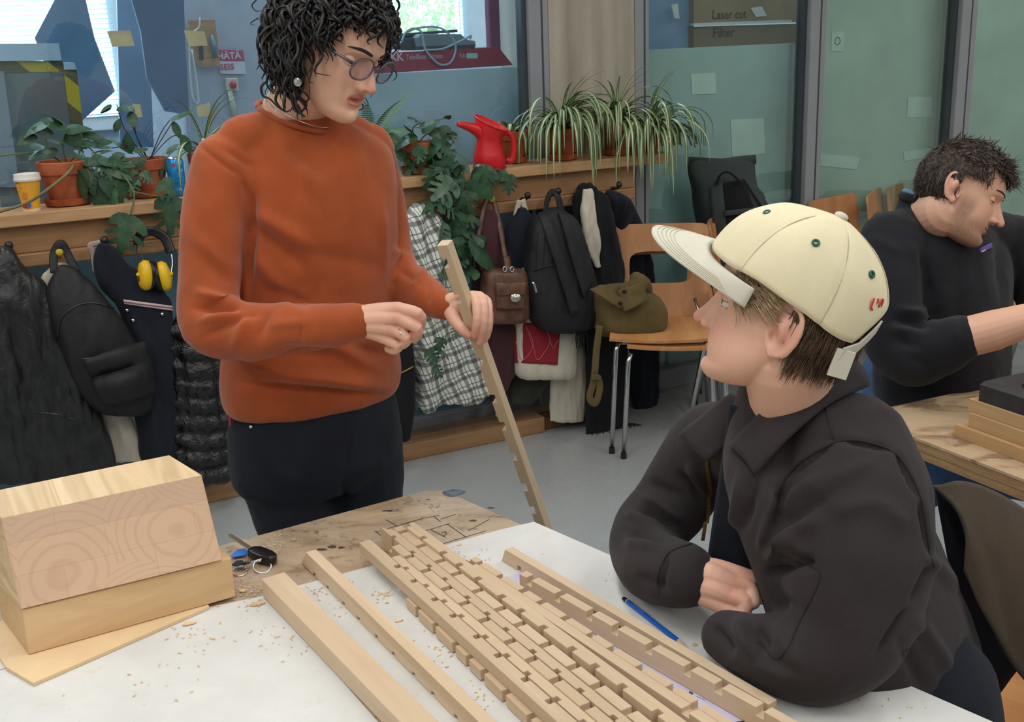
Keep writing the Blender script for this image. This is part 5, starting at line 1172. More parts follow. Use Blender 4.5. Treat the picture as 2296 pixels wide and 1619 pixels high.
# ------------------------------------------------------------------ bearded man at the second table
M_SKIN_M = skinmat('skin_man', srgb(222, 174, 148), srgb(194, 114, 102))
M_FLEECE = fabric('black_fleece', srgb(30, 31, 36), 0.95, 0.14, 10, 0.06, 0.4, 0.08)
mp0 = PY(2130, 800, 2.72)
mn = thing('person', 'bearded person in black sweatshirt bent over the scorched table', 'person', Vector((mp0.x, mp0.y, 0)))
HMM = headM((0.8417, -0.415, -0.3454), (0, 0, 0), (1.0329, 2.62, 1.1258), 0.985, R(-22.6))
nbM = PY(2095, 480, 2.72)
hmM = headmesh(dict(neck=[(HMM @ Vector((0, -0.020, 0.055)), 0.062), (lerp(HMM @ Vector((0, -0.03, 0.04)), nbM, 0.6), 0.064), (nbM, 0.068), (nbM - Vector((0, 0, 0.07)), 0.08)], nose=1.08, nose_tip=-0.002, jaw=1.10, stubble=0.9), HMM)
tfM = Vector((0.72, -0.69, 0)); taM = Vector((-0.69, -0.72, 0))
RM = CH((2000, 545, 2.66, .080), (1985, 640, 2.60, .082), (2000, 740, 2.55, .078), (2045, 800, 2.50, .072), (2110, 778, 2.46, .066), (2148, 762, 2.44, .058))
FM = CH((2138, 764, 2.450, .036), (2160, 758, 2.44, .047), (2230, 740, 2.41, .046), (2310, 715, 2.38, .036), (2350, 705, 2.37, .031))
LMm = CH((2270, 545, 2.86, .075), (2330, 640, 2.80, .07), (2360, 720, 2.70, .06), (2400, 730, 2.60, .05))
hb = MB(); capsule(hb, FM, 20)
h0 = PY(2350, 705, 2.37); hd = (PY(2400, 700, 2.36) - h0).normalized(); hs = Vector((0, 0, 1)).cross(hd).normalized()
capsule(hb, [(h0, .028), (h0 + hd * 0.06, .026)], 14)
for k in range(4):
    b0 = h0 + hd * 0.07 + hs * (0.028 - 0.019 * k); L = (0.07, 0.078, 0.074, 0.058)[k]
    capsule(hb, [(h0 + hd * 0.02 + hs * (0.02 - 0.013 * k), .014), (b0, .0112), (b0 + hd * L * 0.5 - Vector((0, 0, .008)), .0095), (b0 + hd * L * 0.85 - Vector((0, 0, .03)), .008)], 12)
capsule(hb, [(h0 + hs * 0.015, .015), (h0 + hd * 0.04 + hs * 0.045, .0115), (h0 + hd * 0.07 + hs * 0.05 - Vector((0, 0, .015)), .009)], 12)
armM = remesh(hb, 0.0024, 5)
pelM = Vector((mp0.x - 0.06, mp0.y + 0.06, 0.53)); inn = MB()
for ch in (RM, LMm): capsule(inn, [(p, r * 0.5) for p, r in ch], 12)
capsule(inn, [(nbM, .05), (PY(2130, 620, 2.74), .1), (pelM, .1)], 14)
legsM = []
for s in (-1, 1):
    hp = pelM + taM * (0.1 * s); kn = hp + tfM * 0.42; kn.z = 0.55; an = Vector((kn.x, kn.y, .09)) - tfM * 0.05; legsM.append((hp, kn, an)); capsule(inn, [(hp, .06), (kn, .04), (an, .03)], 12)
bodyM = join([(hmM, M_SKIN_M), (armM, M_SKIN_M), (remesh(inn, 0.012, 2), M_SKIN_M)], 'body')
for nm in ('blush', 'stubble'):
    a = bodyM.attributes.new(nm, 'FLOAT', 'POINT'); hv = [d.value for d in hmM.attributes[nm].data]; hv += [0.0] * (len(bodyM.vertices) - len(hv)); a.data.foreach_set('value', hv)
link('body', bodyM, None, mn)
M_BROWM = plain('brown_brow', srgb(58, 42, 34), 0.7, 0.1)
eyes(mn, HMM, 0.80, (M_SKIN_M, M_EYEW, M_IRIS, M_BROWM), (0, 1, -0.6))
def TM(px, py, D, A, B): return (PY(px, py, D), taM * A, tfM * B)
sm_ = MB()
loftsp(sm_, [TM(2110, 930, 2.74, .20, .15), TM(2110, 860, 2.74, .205, .155), TM(2115, 740, 2.74, .21, .15), TM(2120, 620, 2.75, .215, .145), TM(2115, 545, 2.76, .205, .12), TM(2100, 495, 2.76, .15, .095), TM(2092, 465, 2.75, .092, .084), TM(2088, 440, 2.745, .078, .076)], 24, 40, 2.2)
for ch in (RM, LMm): capsule(sm_, ch, 20, 5)
capsule(sm_, [(PY(2000, 540, 2.67), .074), (PY(2100, 515, 2.76), .07), (PY(2240, 535, 2.86), .07)], 18)
smm = bakemods(sm_.mesh(), [('REMESH', dict(mode='VOXEL', voxel_size=0.0065, adaptivity=0.0)), ('SMOOTH', dict(factor=0.5, iterations=8))]); smoothsh(smm)
FMf = [((2010, 690), (2100, 720), 10, .012), ((2000, 715), (2090, 735), 8, -.010), ((1990, 735), (2080, 752), 9, .010), ((2030, 700), (2100, 690), 8, .008), ((2000, 760), (2070, 780), 9, -.008), ((2060, 560), (2090, 680), 12, -.010), ((2040, 540), (2075, 640), 10, .006), ((2160, 560), (2140, 740), 16, -.008), ((2240, 520), (2250, 680), 12, -.012), ((1950, 530), (2030, 570), 12, .005), ((2040, 800), (2120, 850), 14, -.006), ((2150, 700), (2160, 770), 6, -.006), ((2120, 640), (2100, 700), 12, .007)]
displace(smm, foldfn(FMf, ((12, .003), (26, .0014))))
so = sub('sweatshirt', smm, M_FLEECE, mn); bvM = bvh_of(smm)
ringtube(so, 'collar', PY(2098, 462, 2.735), taM * 0.084 + Zv * 0.022, tfM * 0.080 - Zv * 0.018, 0.010, M_FLEECE)
ringtube(so, 'shirt_collar', PY(2096, 452, 2.735), taM * 0.074 + Zv * 0.022, tfM * 0.072 - Zv * 0.018, 0.006, fabric('blue_shirt_cloth', srgb(96, 140, 166), 0.9, 0.1, 10))
lo = decal('chest_label', bvM, [(2193, 558), (2222, 545), (2223, 556), (2196, 570)], 0.002, 0.001, plain('purple_label', srgb(88, 74, 150), 0.7, 0.02), so, 6, 4)
a_, b_ = hitpx(bvM, 2198, 567, .0042), hitpx(bvM, 2222, 555, .0042)
if a_ and b_:
    x = (b_ - a_).normalized(); z = -(FW - x * FW.dot(x)).normalized(); y = z.cross(x)
    me = text_mesh('patagonia', 0.0062, Matrix(((x.x, y.x, z.x, a_.x), (x.y, y.y, z.y, a_.y), (x.z, y.z, z.z, a_.z), (0, 0, 0, 1))), 0.0002, 0.0001)
    link('label_lettering', me, plain('white_thread', srgb(225, 222, 235), 0.7, 0.01), so)
M_DENIM = fabric('blue_denim', srgb(56, 84, 120), 0.9, 0.15, 12, 0.12, 0.4, 0.05)
tm = MB(); capsule(tm, [(pelM - Vector((0, 0, .02)), .155), (pelM + Vector((0, 0, .10)), .16), (pelM + Vector((0, 0, .16)), .15)], 24)
for hp, kn, an in legsM: capsule(tm, [(hp, .095), (kn, .075), (an, .055)], 18)
link('jeans', remesh(tm, 0.009, 5), M_DENIM, mn)
for hp, kn, an in legsM:
    sm = MB(); capsule(sm, [(Vector((an.x, an.y, .05)), .046), (Vector((an.x, an.y, .04)) + tfM * .15, .036)], 14); link('shoe', remesh(sm, 0.006, 4), M_SHOE, mn)
t = NT('dark_brown_hair'); t.col(t.ramp(t.noise(t.coord(), 70, 3), [(0.3, srgb(40, 31, 27)), (0.75, srgb(86, 70, 60))])); t.set(Roughness=0.5, Specular_IOR_Level=0.4); M_HAIRM = t.m
ccM = Vector((0, -0.012, 0.138)); rdM = Vector((0.080, 0.104, 0.101))
hM = sub('hair', haircap(ccM, rdM.x, rdM.y, rdM.z, lambda p: not (p.y > 0.045 and p.z < 0.180) and not (p.y > -0.012 and p.z < 0.128) and p.z > 0.055, HMM), M_HAIRM, mn)
link('top_hair', hairstrands(HMM, ccM, rdM, 1300, lambda p: p.z > 0.165, lambda p: (random.gauss(0, .5), 0.8 + random.gauss(0, .4), -0.05), (0.018, 0.036), (0.0009, 0.0022), 0.28, 1.03, 8), M_HAIRM, hM)
link('side_hair', hairstrands(HMM, ccM, rdM, 1300, lambda p: 0.075 < p.z < 0.17 and (p.y < -0.01 or p.z > 0.135) and p.y < 0.05, lambda p: (0, 0.1, -0.8), (0.010, 0.022), (0.0008, 0.0018), 0.2, 1.03, 9), M_HAIRM, hM)
link('fringe', hairstrands(HMM, ccM, rdM, 320, lambda p: p.y > 0.045 and p.z > 0.178, lambda p: (-0.3 + random.gauss(0, .4), 0.8, -0.35), (0.025, 0.05), (0.0009, 0.002), 0.3, 1.08, 10), M_HAIRM, hM)
# ------------------------------------------------------------------ things hanging from the coat shelf
def Wt(x, y, t): return WM @ PT(x, y, t)
def hang(rows, t, mat=None, vox=0.008, it=5, pw=2.6, folds=0.006, fs=22, seed=0, extra=None, hem=True, m=None):
    """soft hanging body; rows of (y, x_left, x_right, half depth); t = distance of its middle from the rail plane"""
    mb = MB(); rr = []
    for y, xl, xr, dp, *tr in rows:
        tt = tr[0] if tr else t; a, b = Wt(xl, y, tt), Wt(xr, y, tt); rr.append(((a + b) / 2, (b - a) / 2, WN * dp))
    loftsp(mb, rr, m or max(10, len(rows) * 3), 36, pw)
    if extra: extra(mb)
    me = remesh(mb, vox, it)
    sd = Vector((seed * 3.1, seed * 1.7, seed))
    def f(p, n):
        q = WMI @ p
        return folds * noise.noise(Vector((q.x * fs, q.y * fs * 0.4, q.z * fs * 0.22)) + sd) + folds * 0.5 * noise.noise(Vector((q.x * fs * 2.3, q.y * 8, q.z * fs * 0.6)) + sd)
    displace(me, f); return me
def strap(pxs, r=0.010, flat=0.25, n=24):
    P = spline([Wt(*q) for q in pxs], n); return MB().tube(P, r, 8, flat=flat, up=tuple(WN)).mesh(smooth=True)
M_LEATHER = NT('black_leather'); v = M_LEATHER.coord((1, 1, 0.5)); a = M_LEATHER.noise(v, 26, 4, 0.6, 0.6); M_LEATHER.col(M_LEATHER.ramp(a, [(0.3, srgb(18, 19, 21)), (0.75, srgb(46, 47, 50))])); M_LEATHER.set(Roughness=0.36, Specular_IOR_Level=0.5); M_LEATHER.bump(a, 0.7, 0.012); M_LEATHER = M_LEATHER.m
M_BLACKF = fabric('black_cloth', srgb(26, 27, 31), 0.9, 0.25, 12, 0.08, 0.3, 0.05)
M_NAVYF = fabric('navy_cloth', srgb(30, 34, 44), 0.9, 0.25, 12, 0.08, 0.3, 0.06)
M_NYLON = fabric('black_nylon', srgb(28, 28, 31), 0.6, 0.3, 16, 0.08, 0.3, 0.0, (1, 1, 0.6), 0.4)
t = NT('puffer_nylon'); v = t.coord(); a = t.noise(v, 30, 4, 0.6, 1.0); t.col(srgb(16, 17, 20)); t.set(Roughness=0.25, Specular_IOR_Level=0.6); t.bump(a, 0.9, 0.012); M_PUFF = t.m
M_CANVAS = fabric('off_white_canvas', srgb(200, 192, 176), 0.9, 0.15, 10, 0.04, 0.4, 0.05)
M_MAROON = fabric('maroon_wool', srgb(70, 42, 46), 0.95, 0.25, 10, 0.06, 0.3, 0.1)
M_BRLEA = NT('brown_leather'); v = M_BRLEA.coord(); a = M_BRLEA.noise(v, 30, 4, 0.6); M_BRLEA.col(M_BRLEA.ramp(a, [(0.3, srgb(72, 46, 34)), (0.7, srgb(112, 76, 58))])); M_BRLEA.set(Roughness=0.42); M_BRLEA.bump(a, 0.3, 0.004); M_BRLEA = M_BRLEA.m
M_OLIVE = fabric('olive_canvas', srgb(96, 82, 50), 0.9, 0.3, 12, 0.06, 0.4, 0.08)
M_DKGRN = fabric('dark_green_tarp', srgb(50, 60, 58), 0.7, 0.2, 10, 0.06, 0.3, 0.0, (1, 1, .6), 0.35)
for x, y, ym in ((20, 560, 0), (132, 575, 1), (232, 548, 0), (375, 560, 0), (305, 545, 0), (930, 470, 0), (1092, 455, 1), (1172, 447, 0), (1240, 437, 0), (1310, 425, 0), (1375, 423, 0)):
    q = PT(x, y, -0.01); hook(q.x, q.z, M_HOOKY if ym else M_HOOK)
# 1 leather jacket
def ex(mb):
    capsule(mb, [(Wt(60, 640, -.10), .05), (Wt(130, 800, -.11), .055), (Wt(190, 930, -.11), .05), (Wt(235, 1040, -.10), .042)], 18, 5)
    capsule(mb, [(Wt(-10, 680, -.12), .06), (Wt(20, 850, -.13), .06), (Wt(60, 1050, -.12), .05)], 18, 5)
lj = thing('leather_jacket', 'black leather jacket hanging at the far left under the shelf', 'jacket', Wt(60, 1000, -.07))
ljm = hang([(556, -5, 25, .03), (600, -60, 62, .05), (680, -110, 120, .07), (800, -130, 180, .075), (920, -140, 225, .075), (1010, -140, 250, .07), (1075, -140, 240, .06)], -.09, folds=.012, fs=26, seed=1, extra=ex)
link('jacket_body', ljm, M_LEATHER, lj); bvl = bvh_of(ljm)
seamline('seam', bvl, [(20, 690), (70, 720), (90, 800)], .002, M_HOOK, lj); seamline('seam', bvl, [(80, 925), (130, 930), (190, 950)], .003, M_HOOK, lj)
# 2 backpack
bk = thing('backpack', 'black backpack hanging by its loop between leather jacket and trousers', 'backpack', Wt(220, 900, -.1))
bm_ = hang([(596, 128, 165, .02), (640, 108, 212, .05), (700, 108, 265, .075), (770, 125, 305, .085), (840, 150, 330, .085), (900, 190, 342, .075), (928, 235, 325, .05)], -.12, folds=.007, fs=18, seed=2)
link('bag_body', bm_, M_NYLON, bk); bvb = bvh_of(bm_)
link('hang_loop', strap([(122, 612, -.10), (120, 575, -.06), (130, 550, -.055), (140, 548, -.055), (152, 570, -.06), (172, 612, -.10)], .013), M_NYLON, bk)
decal('front_pocket', bvb, [(188, 805), (322, 765), (338, 880), (235, 905)], 0.006, 0.02, M_NYLON, bk, 14, 12, 0.03)
seamline('zip', bvb, [(130, 760), (140, 710), (190, 680), (250, 690), (290, 720)], .0025, M_HOOK, bk, 0.002); seamline('zip', bvb, [(186, 803), (250, 795), (322, 763)], .003, M_HOOK, bk, 0.012)
# 3 white tote behind
tt = thing('tote_bag', 'pale canvas tote mostly hidden behind the left backpack', 'bag', Wt(250, 1000, -.03))
link('bag_body', hang([(585, 118, 150, .01), (620, 92, 170, .02), (680, 80, 200, .03), (800, 120, 260, .03), (920, 215, 290, .03), (1035, 232, 335, .03)], -.035, folds=.010, fs=20, seed=3), M_CANVAS, tt)
link('strap', strap([(215, 610, -.05), (210, 570, -.055), (203, 550, -.06), (225, 545, -.06)], .010), plain('pale_pink_strap', srgb(176, 158, 150), 0.9, 0.05), tt)
# 4 trousers / jacket with striped band
tw = thing('trousers', 'dark navy trousers with a pale striped waistband hanging under ear defenders', 'trousers', Wt(340, 1000, -.06))
twm = hang([(545, 220, 246, .02), (600, 205, 300, .03), (660, 235, 375, .045), (700, 268, 388, .05), (800, 285, 400, .05), (900, 298, 402, .05), (1032, 318, 408, .045)], -.07, folds=.009, fs=24, seed=4)
link('cloth', twm, M_NAVYF, tw); bvt = bvh_of(twm)
M_BAND = plain('striped_band', srgb(205, 180, 180), 0.8, 0.03); M_BAND2 = plain('plum_stripe', srgb(120, 92, 104), 0.8, 0.03)
decal('waistband', bvt, [(276, 671), (384, 686), (386, 697), (278, 681)], 0.003, 0.003, M_BAND, tw, 12, 4)
decal('stripe', bvt, [(277, 675), (385, 690), (385, 692), (277, 677)], 0.0075, 0.001, M_BAND2, tw, 12, 3)
for x, y in ((285, 695), (363, 704), (299, 718)):
    p = hitpx(bvt, x, y, .003)
    if p: link('stud', MB().ell(p, .007, .007, .007, 10, 8).mesh(smooth=True), M_CHR, tw)
# 5 ear defenders
ed = thing('ear_defenders', 'yellow and black ear defenders hanging on the shelf rail', 'ear defenders', Wt(345, 620, -.08))
M_YEL = plain('yellow_plastic', srgb(228, 184, 28), 0.35, 0.03)
link('headband', strap([(308, 545, -.055), (315, 528, -.06), (340, 518, -.06), (368, 532, -.065), (380, 555, -.075), (384, 566, -.08)], .016, .3, 30), M_BLKP, ed)
for sx, (cx_, cy_) in ((-1, (331, 617)), (1, (362, 620))):
    c = Wt(cx_, cy_, -.115); axx = (WD * sx * 0.95 + Vector((0, 0, .1)) - WN * 0.25).normalized(); Mx = frame(c, axx)
    rr = []
    cup = MB()
    for x_, r_ in ((-.002, .040), (.012, .041), (.024, .034), (.030, .018), (.0305, .004)): rr.append([Mx @ Vector((x_, r_ * .82 * math.cos(6.2832 * j / 24), r_ * 1.25 * math.sin(6.2832 * j / 24))) for j in range(24)])
    link('ear_cup', cup.rings(rr).mesh(smooth=True), M_YEL, ed)
    rr = []
    for x_, r_ in ((-.024, .030), (-.022, .038), (-.008, .040), (-.002, .038)): rr.append([Mx @ Vector((x_, r_ * .82 * math.cos(6.2832 * j / 24), r_ * 1.22 * math.sin(6.2832 * j / 24))) for j in range(24)])
    link('cushion', MB().rings(rr).mesh(smooth=True), M_BLKP, ed)
    e = Mx @ Vector((.033, 0, .004)); link('pivot', MB().ell(e, .007, .007, .007, 10, 8).mesh(smooth=True), M_YEL, ed)
    up_ = Wt(384, 566, -.08) if sx > 0 else Wt(308, 545, -.055)
    link('wire', MB().tube(spline([up_, lerp(up_, e, .5) + WD * sx * .004, e, Mx @ Vector((.034, .006, -.018))], 14), .0022, 6).mesh(smooth=True), M_CHR if sx > 0 else M_HOOK, ed)
# 6 puffer jacket
def pf(mb):
    for k in range(9):
        y = 740 + k * 40
        capsule(mb, [(Wt(392 + k * 2, y, -.09), .030), (Wt(450, y + 10, -.115), .040), (Wt(512, y, -.10), .032)], 14)
pj = hang([(548, 432, 450, .015, -.05), (600, 415, 470, .03, -.06), (660, 402, 490, .04, -.07), (700, 395, 500, .045), (760, 388, 510, .05), (860, 386, 518, .055), (960, 398, 518, .05), (1078, 412, 516, .04)], -.08, folds=.008, fs=34, seed=6, extra=pf)
single('puffer_jacket', pj, M_PUFF, 'shiny black puffer jacket hanging beside the sweater elbow', 'jacket')
single('brown_shoe', hang([(1022, 483, 515, .03), (1035, 482, 518, .045), (1050, 486, 515, .03)], -.03, folds=.003, seed=7), plain('brown_suede', srgb(84, 56, 32), 0.9, 0.1), 'small brown shoe tip under the puffer jacket', 'shoe')
# yellow bag corner under the leather jacket
single('yellow_bag', hang([(1000, 170, 200, .02), (1030, 172, 205, .03), (1060, 175, 202, .03)], -.02, folds=.003, seed=8), plain('yellow_fabric', srgb(178, 152, 50), 0.8, 0.05), 'yellow bag corner showing under the leather jacket', 'bag')
# 9 plaid shirt
t = NT('plaid_cotton'); tc = t.coord((1, 1, 1), (0, 0, -math.atan2(WD.y, WD.x))); spx = t.N('ShaderNodeSeparateXYZ'); t.L(tc, spx.inputs[0])
nz = t.noise(t.coord(), 7, 2); 
def stripe(sock, per, w_, ph=0.0):
    m_ = t.math('FRACT', t.math('ADD', t.math('DIVIDE', t.math('ADD', sock, t.math('MULTIPLY', nz, 0.035)), per), ph)); return t.math('LESS_THAN', m_, w_)
dg = t.math('ADD', spx.outputs[0], t.math('MULTIPLY', spx.outputs[2], 0.35)); dh = t.math('SUBTRACT', spx.outputs[2], t.math('MULTIPLY', spx.outputs[0], 0.25))
k = t.mix(t.math('MULTIPLY', stripe(dg, .06, .28), .62), srgb(226, 227, 220), srgb(24, 27, 32)); k = t.mix(t.math('MULTIPLY', stripe(dh, .06, .28), .62), k, srgb(24, 27, 32))
k = t.mix(t.math('MULTIPLY', stripe(dg, .06, .05, .55), .85), k, srgb(40, 44, 46)); k = t.mix(t.math('MULTIPLY', stripe(dh, .06, .07, .5), .8), k, srgb(60, 96, 84)); k = t.mix(t.math('MULTIPLY', stripe(dg, .06, .10, .32), .6), k, srgb(90, 120, 104))
t.col(k); t.set(Roughness=.9, Specular_IOR_Level=.2); t.bump(t.noise(t.coord((1, 1, .4)), 16, 3), .3, .006); M_PLAID = t.m
def px_(mb):
    capsule(mb, [(Wt(925, 500, -.10), .045), (Wt(945, 640, -.115), .05), (Wt(965, 780, -.12), .048), (Wt(960, 905, -.115), .045)], 18, 5)
    capsule(mb, [(Wt(1000, 640, -.10), .04), (Wt(1045, 760, -.11), .05), (Wt(1078, 880, -.105), .038)], 18, 5)
sp = hang([(458, 925, 958, .02), (490, 902, 990, .04), (560, 896, 1010, .055), (680, 905, 1040, .06), (780, 918, 1075, .06), (870, 925, 1090, .055), (905, 932, 1085, .045)], -.08, folds=.012, fs=26, seed=9, extra=px_)
single('plaid_shirt', sp, M_PLAID, 'black white and green plaid shirt hanging behind the vine', 'shirt')
# 10 dark shoulder bag behind the hip
db = thing('shoulder_bag', 'dark shoulder bag with a brass zip beside the standing person', 'bag', Wt(895, 900, -.1))
dbm = hang([(560, 880, 905, .02), (700, 870, 915, .04), (790, 868, 924, .06), (900, 866, 926, .065), (985, 868, 915, .05)], -.12, folds=.005, seed=10)
link('bag_body', dbm, M_BLACKF, db); seamline('zip', bvh_of(dbm), [(870, 842), (900, 835), (925, 822)], .003, M_ZIP, db, .003)
# 11 maroon coat and dark jacket
mc = single('maroon_coat', hang([(470, 1085, 1108, .02), (520, 1068, 1130, .04), (620, 1062, 1140, .05), (740, 1070, 1155, .055), (830, 1082, 1152, .05), (895, 1095, 1120, .04)], -.06, folds=.010, fs=24, seed=11), M_MAROON, 'maroon brown coat hanging behind the leather handbag', 'coat')
single('dark_jacket', hang([(465, 1162, 1180, .02), (510, 1135, 1200, .04), (600, 1128, 1215, .05), (720, 1150, 1220, .05), (800, 1160, 1200, .04)], -.06, folds=.008, fs=24, seed=12), M_NAVYF, 'dark navy jacket between maroon coat and quilted backpack', 'jacket')
single('olive_trousers', hang([(780, 1160, 1225, .03), (850, 1145, 1228, .04), (905, 1140, 1190, .035)], -.02, folds=.008, fs=24, seed=13), fabric('dark_olive_cloth', srgb(52, 54, 44), .9, .2, 12), 'dark olive trouser leg hanging below the red tote', 'trousers')
# 12 handbag
hbg = thing('handbag', 'brown leather handbag with front pocket and silver oval clasp', 'handbag', Wt(1130, 715, -.16))
hm_ = hang([(602, 1096, 1170, .03), (612, 1086, 1176, .045), (640, 1083, 1179, .055), (680, 1082, 1180, .06), (708, 1084, 1180, .06), (722, 1090, 1172, .045)], -.16, vox=.005, folds=.003, seed=14, pw=3.6)
link('bag_body', hm_, M_BRLEA, hbg); bvh_ = bvh_of(hm_)
decal('pocket', bvh_, [(1112, 636), (1172, 636), (1172, 692), (1112, 692)], .004, .010, M_BRLEA, hbg, 12, 10, .008); decal('flap', bvh_, [(1108, 634), (1176, 633), (1172, 660), (1112, 662)], .016, .006, M_BRLEA, hbg, 12, 8, .006)
p = hitpx(bvh_, 1145, 666, .034); link('clasp', MB().ell(p, .022, .010, .018, 18, 10).mesh(smooth=True), M_SILVER, hbg); p2 = hitpx(bvh_, 1145, 666, .042); link('clasp_plate', MB().ell(p2, .014, .006, .010, 16, 8).mesh(smooth=True), M_BRASSK, hbg)
link('handle', strap([(1138, 600, -.15), (1130, 560, -.13), (1115, 480, -.075), (1105, 450, -.055), (1092, 448, -.055), (1080, 490, -.08), (1072, 560, -.11), (1086, 610, -.13)], .011, .6, 40), M_BRLEA, hbg)
link('handle_tab', strap([(1136, 575, -.14), (1139, 598, -.155), (1140, 606, -.16)], .016, .4, 8), M_BRLEA, hbg)
for x, y in ((1132, 604), (1148, 604)): link('buckle_ring', MB().tube([Wt(x, y, -.20) + Vector((0, 0, .010 * math.sin(6.2832 * i / 16))) + WD * (.008 * math.cos(6.2832 * i / 16)) for i in range(17)], .0025, 6).mesh(smooth=True), M_CHR, hbg)
link('zip_tag', strap([(1172, 600, -.18), (1176, 618, -.19)], .006, .5, 6), plain('teal_tag', srgb(58, 84, 76), .6, .03), hbg)
# 13 red and white tote
rt = thing('tote_bag', 'canvas tote with a red printed panel and long pale straps', 'bag', Wt(1220, 850, -.1))
rtm = hang([(690, 1150, 1250, .02), (720, 1152, 1280, .035), (780, 1152, 1292, .045), (830, 1153, 1290, .045), (850, 1165, 1280, .03)], -.10, folds=.005, seed=15, pw=3.2)
link('bag_body', rtm, M_CANVAS, rt); bvr = bvh_of(rtm)
M_RED = fabric('red_print', srgb(140, 38, 48), .9, .1, 10, .04)
decal('red_panel', bvr, [(1152, 722), (1256, 728), (1250, 818), (1154, 813)], .0015, .001, M_RED, rt, 14, 14)
M_LINE = plain('pale_print_line', srgb(196, 120, 122), .9, .02)
for pl in ([(1158, 765), (1170, 806), (1194, 776), (1185, 740)], [(1195, 776), (1205, 806), (1232, 765), (1220, 735)], [(1232, 765), (1240, 780), (1250, 760)], [(1194, 776), (1178, 730)], [(1158, 700), (1152, 770)]): seamline('print_line', bvr, pl, .0012, M_LINE, rt, .0055)
for pl in ([(1158, 690, -.08), (1157, 600, -.06), (1155, 500, -.055), (1165, 448, -.06)], [(1198, 560, -.08), (1185, 500, -.06), (1172, 447, -.06)]): link('strap', strap(pl, .012, .2), M_CANVAS, rt)
# 14 quilted backpack
qb = thing('backpack', 'black quilted backpack with shoulder straps in the middle of the rack', 'backpack', Wt(1255, 735, -.15))
qm = hang([(468, 1232, 1262, .03), (490, 1200, 1290, .05), (540, 1182, 1308, .075), (620, 1174, 1328, .09), (680, 1178, 1338, .095), (725, 1195, 1330, .08), (742, 1215, 1310, .05)], -.16, folds=.006, fs=20, seed=16, pw=2.8)
link('bag_body', qm, M_NYLON, qb); bvq = bvh_of(qm)
link('hang_loop', strap([(1222, 478, -.13), (1228, 445, -.07), (1240, 430, -.055), (1252, 445, -.07), (1260, 478, -.13)], .013), M_NYLON, qb)
for a, b, c, d in (((1208, 482), (1226, 480), (1298, 700), (1278, 706)), ((1250, 478), (1268, 480), (1322, 640), (1304, 668))): decal('shoulder_strap', bvq, [a, b, c, d], .006, .012, M_NYLON, qb, 6, 18, .004)
seamline('piping', bvq, [(1196, 606), (1230, 596), (1262, 594)], .004, M_NYLON, qb, .004); seamline('seam', bvq, [(1262, 594), (1262, 700)], .002, M_HOOK, qb, .002)
for x in (1206, 1222, 1240): seamline('quilt_seam', bvq, [(x, 520), (x - 4, 600)], .0018, M_HOOK, qb, .001)
link('zip_pull', strap([(1195, 632, -.25), (1200, 645, -.255), (1203, 656, -.255)], .005, .6, 8), M_CHR, qb)
# 15 pale scarf over black coat, 17 coats
bc = single('black_coat', hang([(414, 1300, 1330, .03), (450, 1282, 1362, .05), (540, 1296, 1385, .06), (680, 1310, 1398, .065), (850, 1318, 1402, .06), (985, 1316, 1405, .05)], -.055, folds=.012, fs=26, seed=17), M_BLACKF, 'long black coat hanging behind the pale scarf', 'coat')
single('black_jacket', hang([(428, 1362, 1385, .03, -.05), (452, 1358, 1415, .045, -.05), (500, 1368, 1434, .04, .0), (560, 1376, 1452, .045, .05), (620, 1380, 1465, .045, .06), (760, 1390, 1478, .045, .06), (935, 1425, 1470, .035, .06)], -.03, folds=.012, fs=24, seed=18), M_NAVYF, 'black jacket on the last hook behind the plywood chair', 'jacket')
sc = thing('scarf', 'pale cream wool scarf draped over the black coat', 'scarf', Wt(1270, 940, -.1))
link('upper_end', hang([(424, 1308, 1326, .012), (470, 1302, 1334, .016), (530, 1308, 1342, .016), (600, 1332, 1346, .012)], -.125, folds=.012, fs=30, seed=19, vox=.006), M_CANVAS, sc)
link('lower_end', hang([(735, 1245, 1310, .015), (820, 1236, 1312, .02), (900, 1233, 1312, .02), (946, 1231, 1311, .015)], -.045, folds=.006, fs=24, seed=20, vox=.006), M_CANVAS, sc)
bs = thing('scarf', 'black fringed scarf hanging to the floor beside chrome chair legs', 'scarf', Wt(1360, 985, -.06))
link('cloth', hang([(640, 1330, 1360, .015), (760, 1318, 1385, .02), (880, 1314, 1402, .02), (985, 1312, 1405, .018)], -.115, folds=.008, fs=30, seed=21, vox=.006), M_BLACKF, bs)
fb_ = MB(); random.seed(3)
for i in range(42):
    a = Wt(1314 + i * 2.2, 980 + random.uniform(-3, 3), -.118 + random.uniform(-.01, .01)); b = a + Vector((random.gauss(0.02, .015), random.gauss(-.01, .01), -random.uniform(.02, .035))); 
    b.z = max(b.z, .004); fb_.tube(spline([a, lerp(a, b, .5) + Vector((random.gauss(0, .006), 0, 0)), b], 6), .0016, 4)
for i in range(9):
    a = Wt(1395 + i, 985, -.118); b = a + Vector((random.uniform(.02, .08), random.uniform(-.03, .02), 0)); a.z = max(a.z, .006); b.z = .004; fb_.tube(spline([a, lerp(a, b, .5) + Vector((0, .008, .004)), b], 7), .0018, 4)
o = link('fringe', fb_.mesh(), M_BLACKF, bs); o['kind'] = 'stuff'
fb_ = MB()
for i in range(14):
    a = Wt(1292 + i * 2, 745, -.20); b = a + Vector((random.gauss(0, .006), 0, -random.uniform(.05, .075))); fb_.tube([a, lerp(a, b, .5) + Vector((random.gauss(0, .003), 0, 0)), b], .0018, 4)
o = link('fringe', fb_.mesh(), M_BLACKF, bs); o['kind'] = 'stuff'
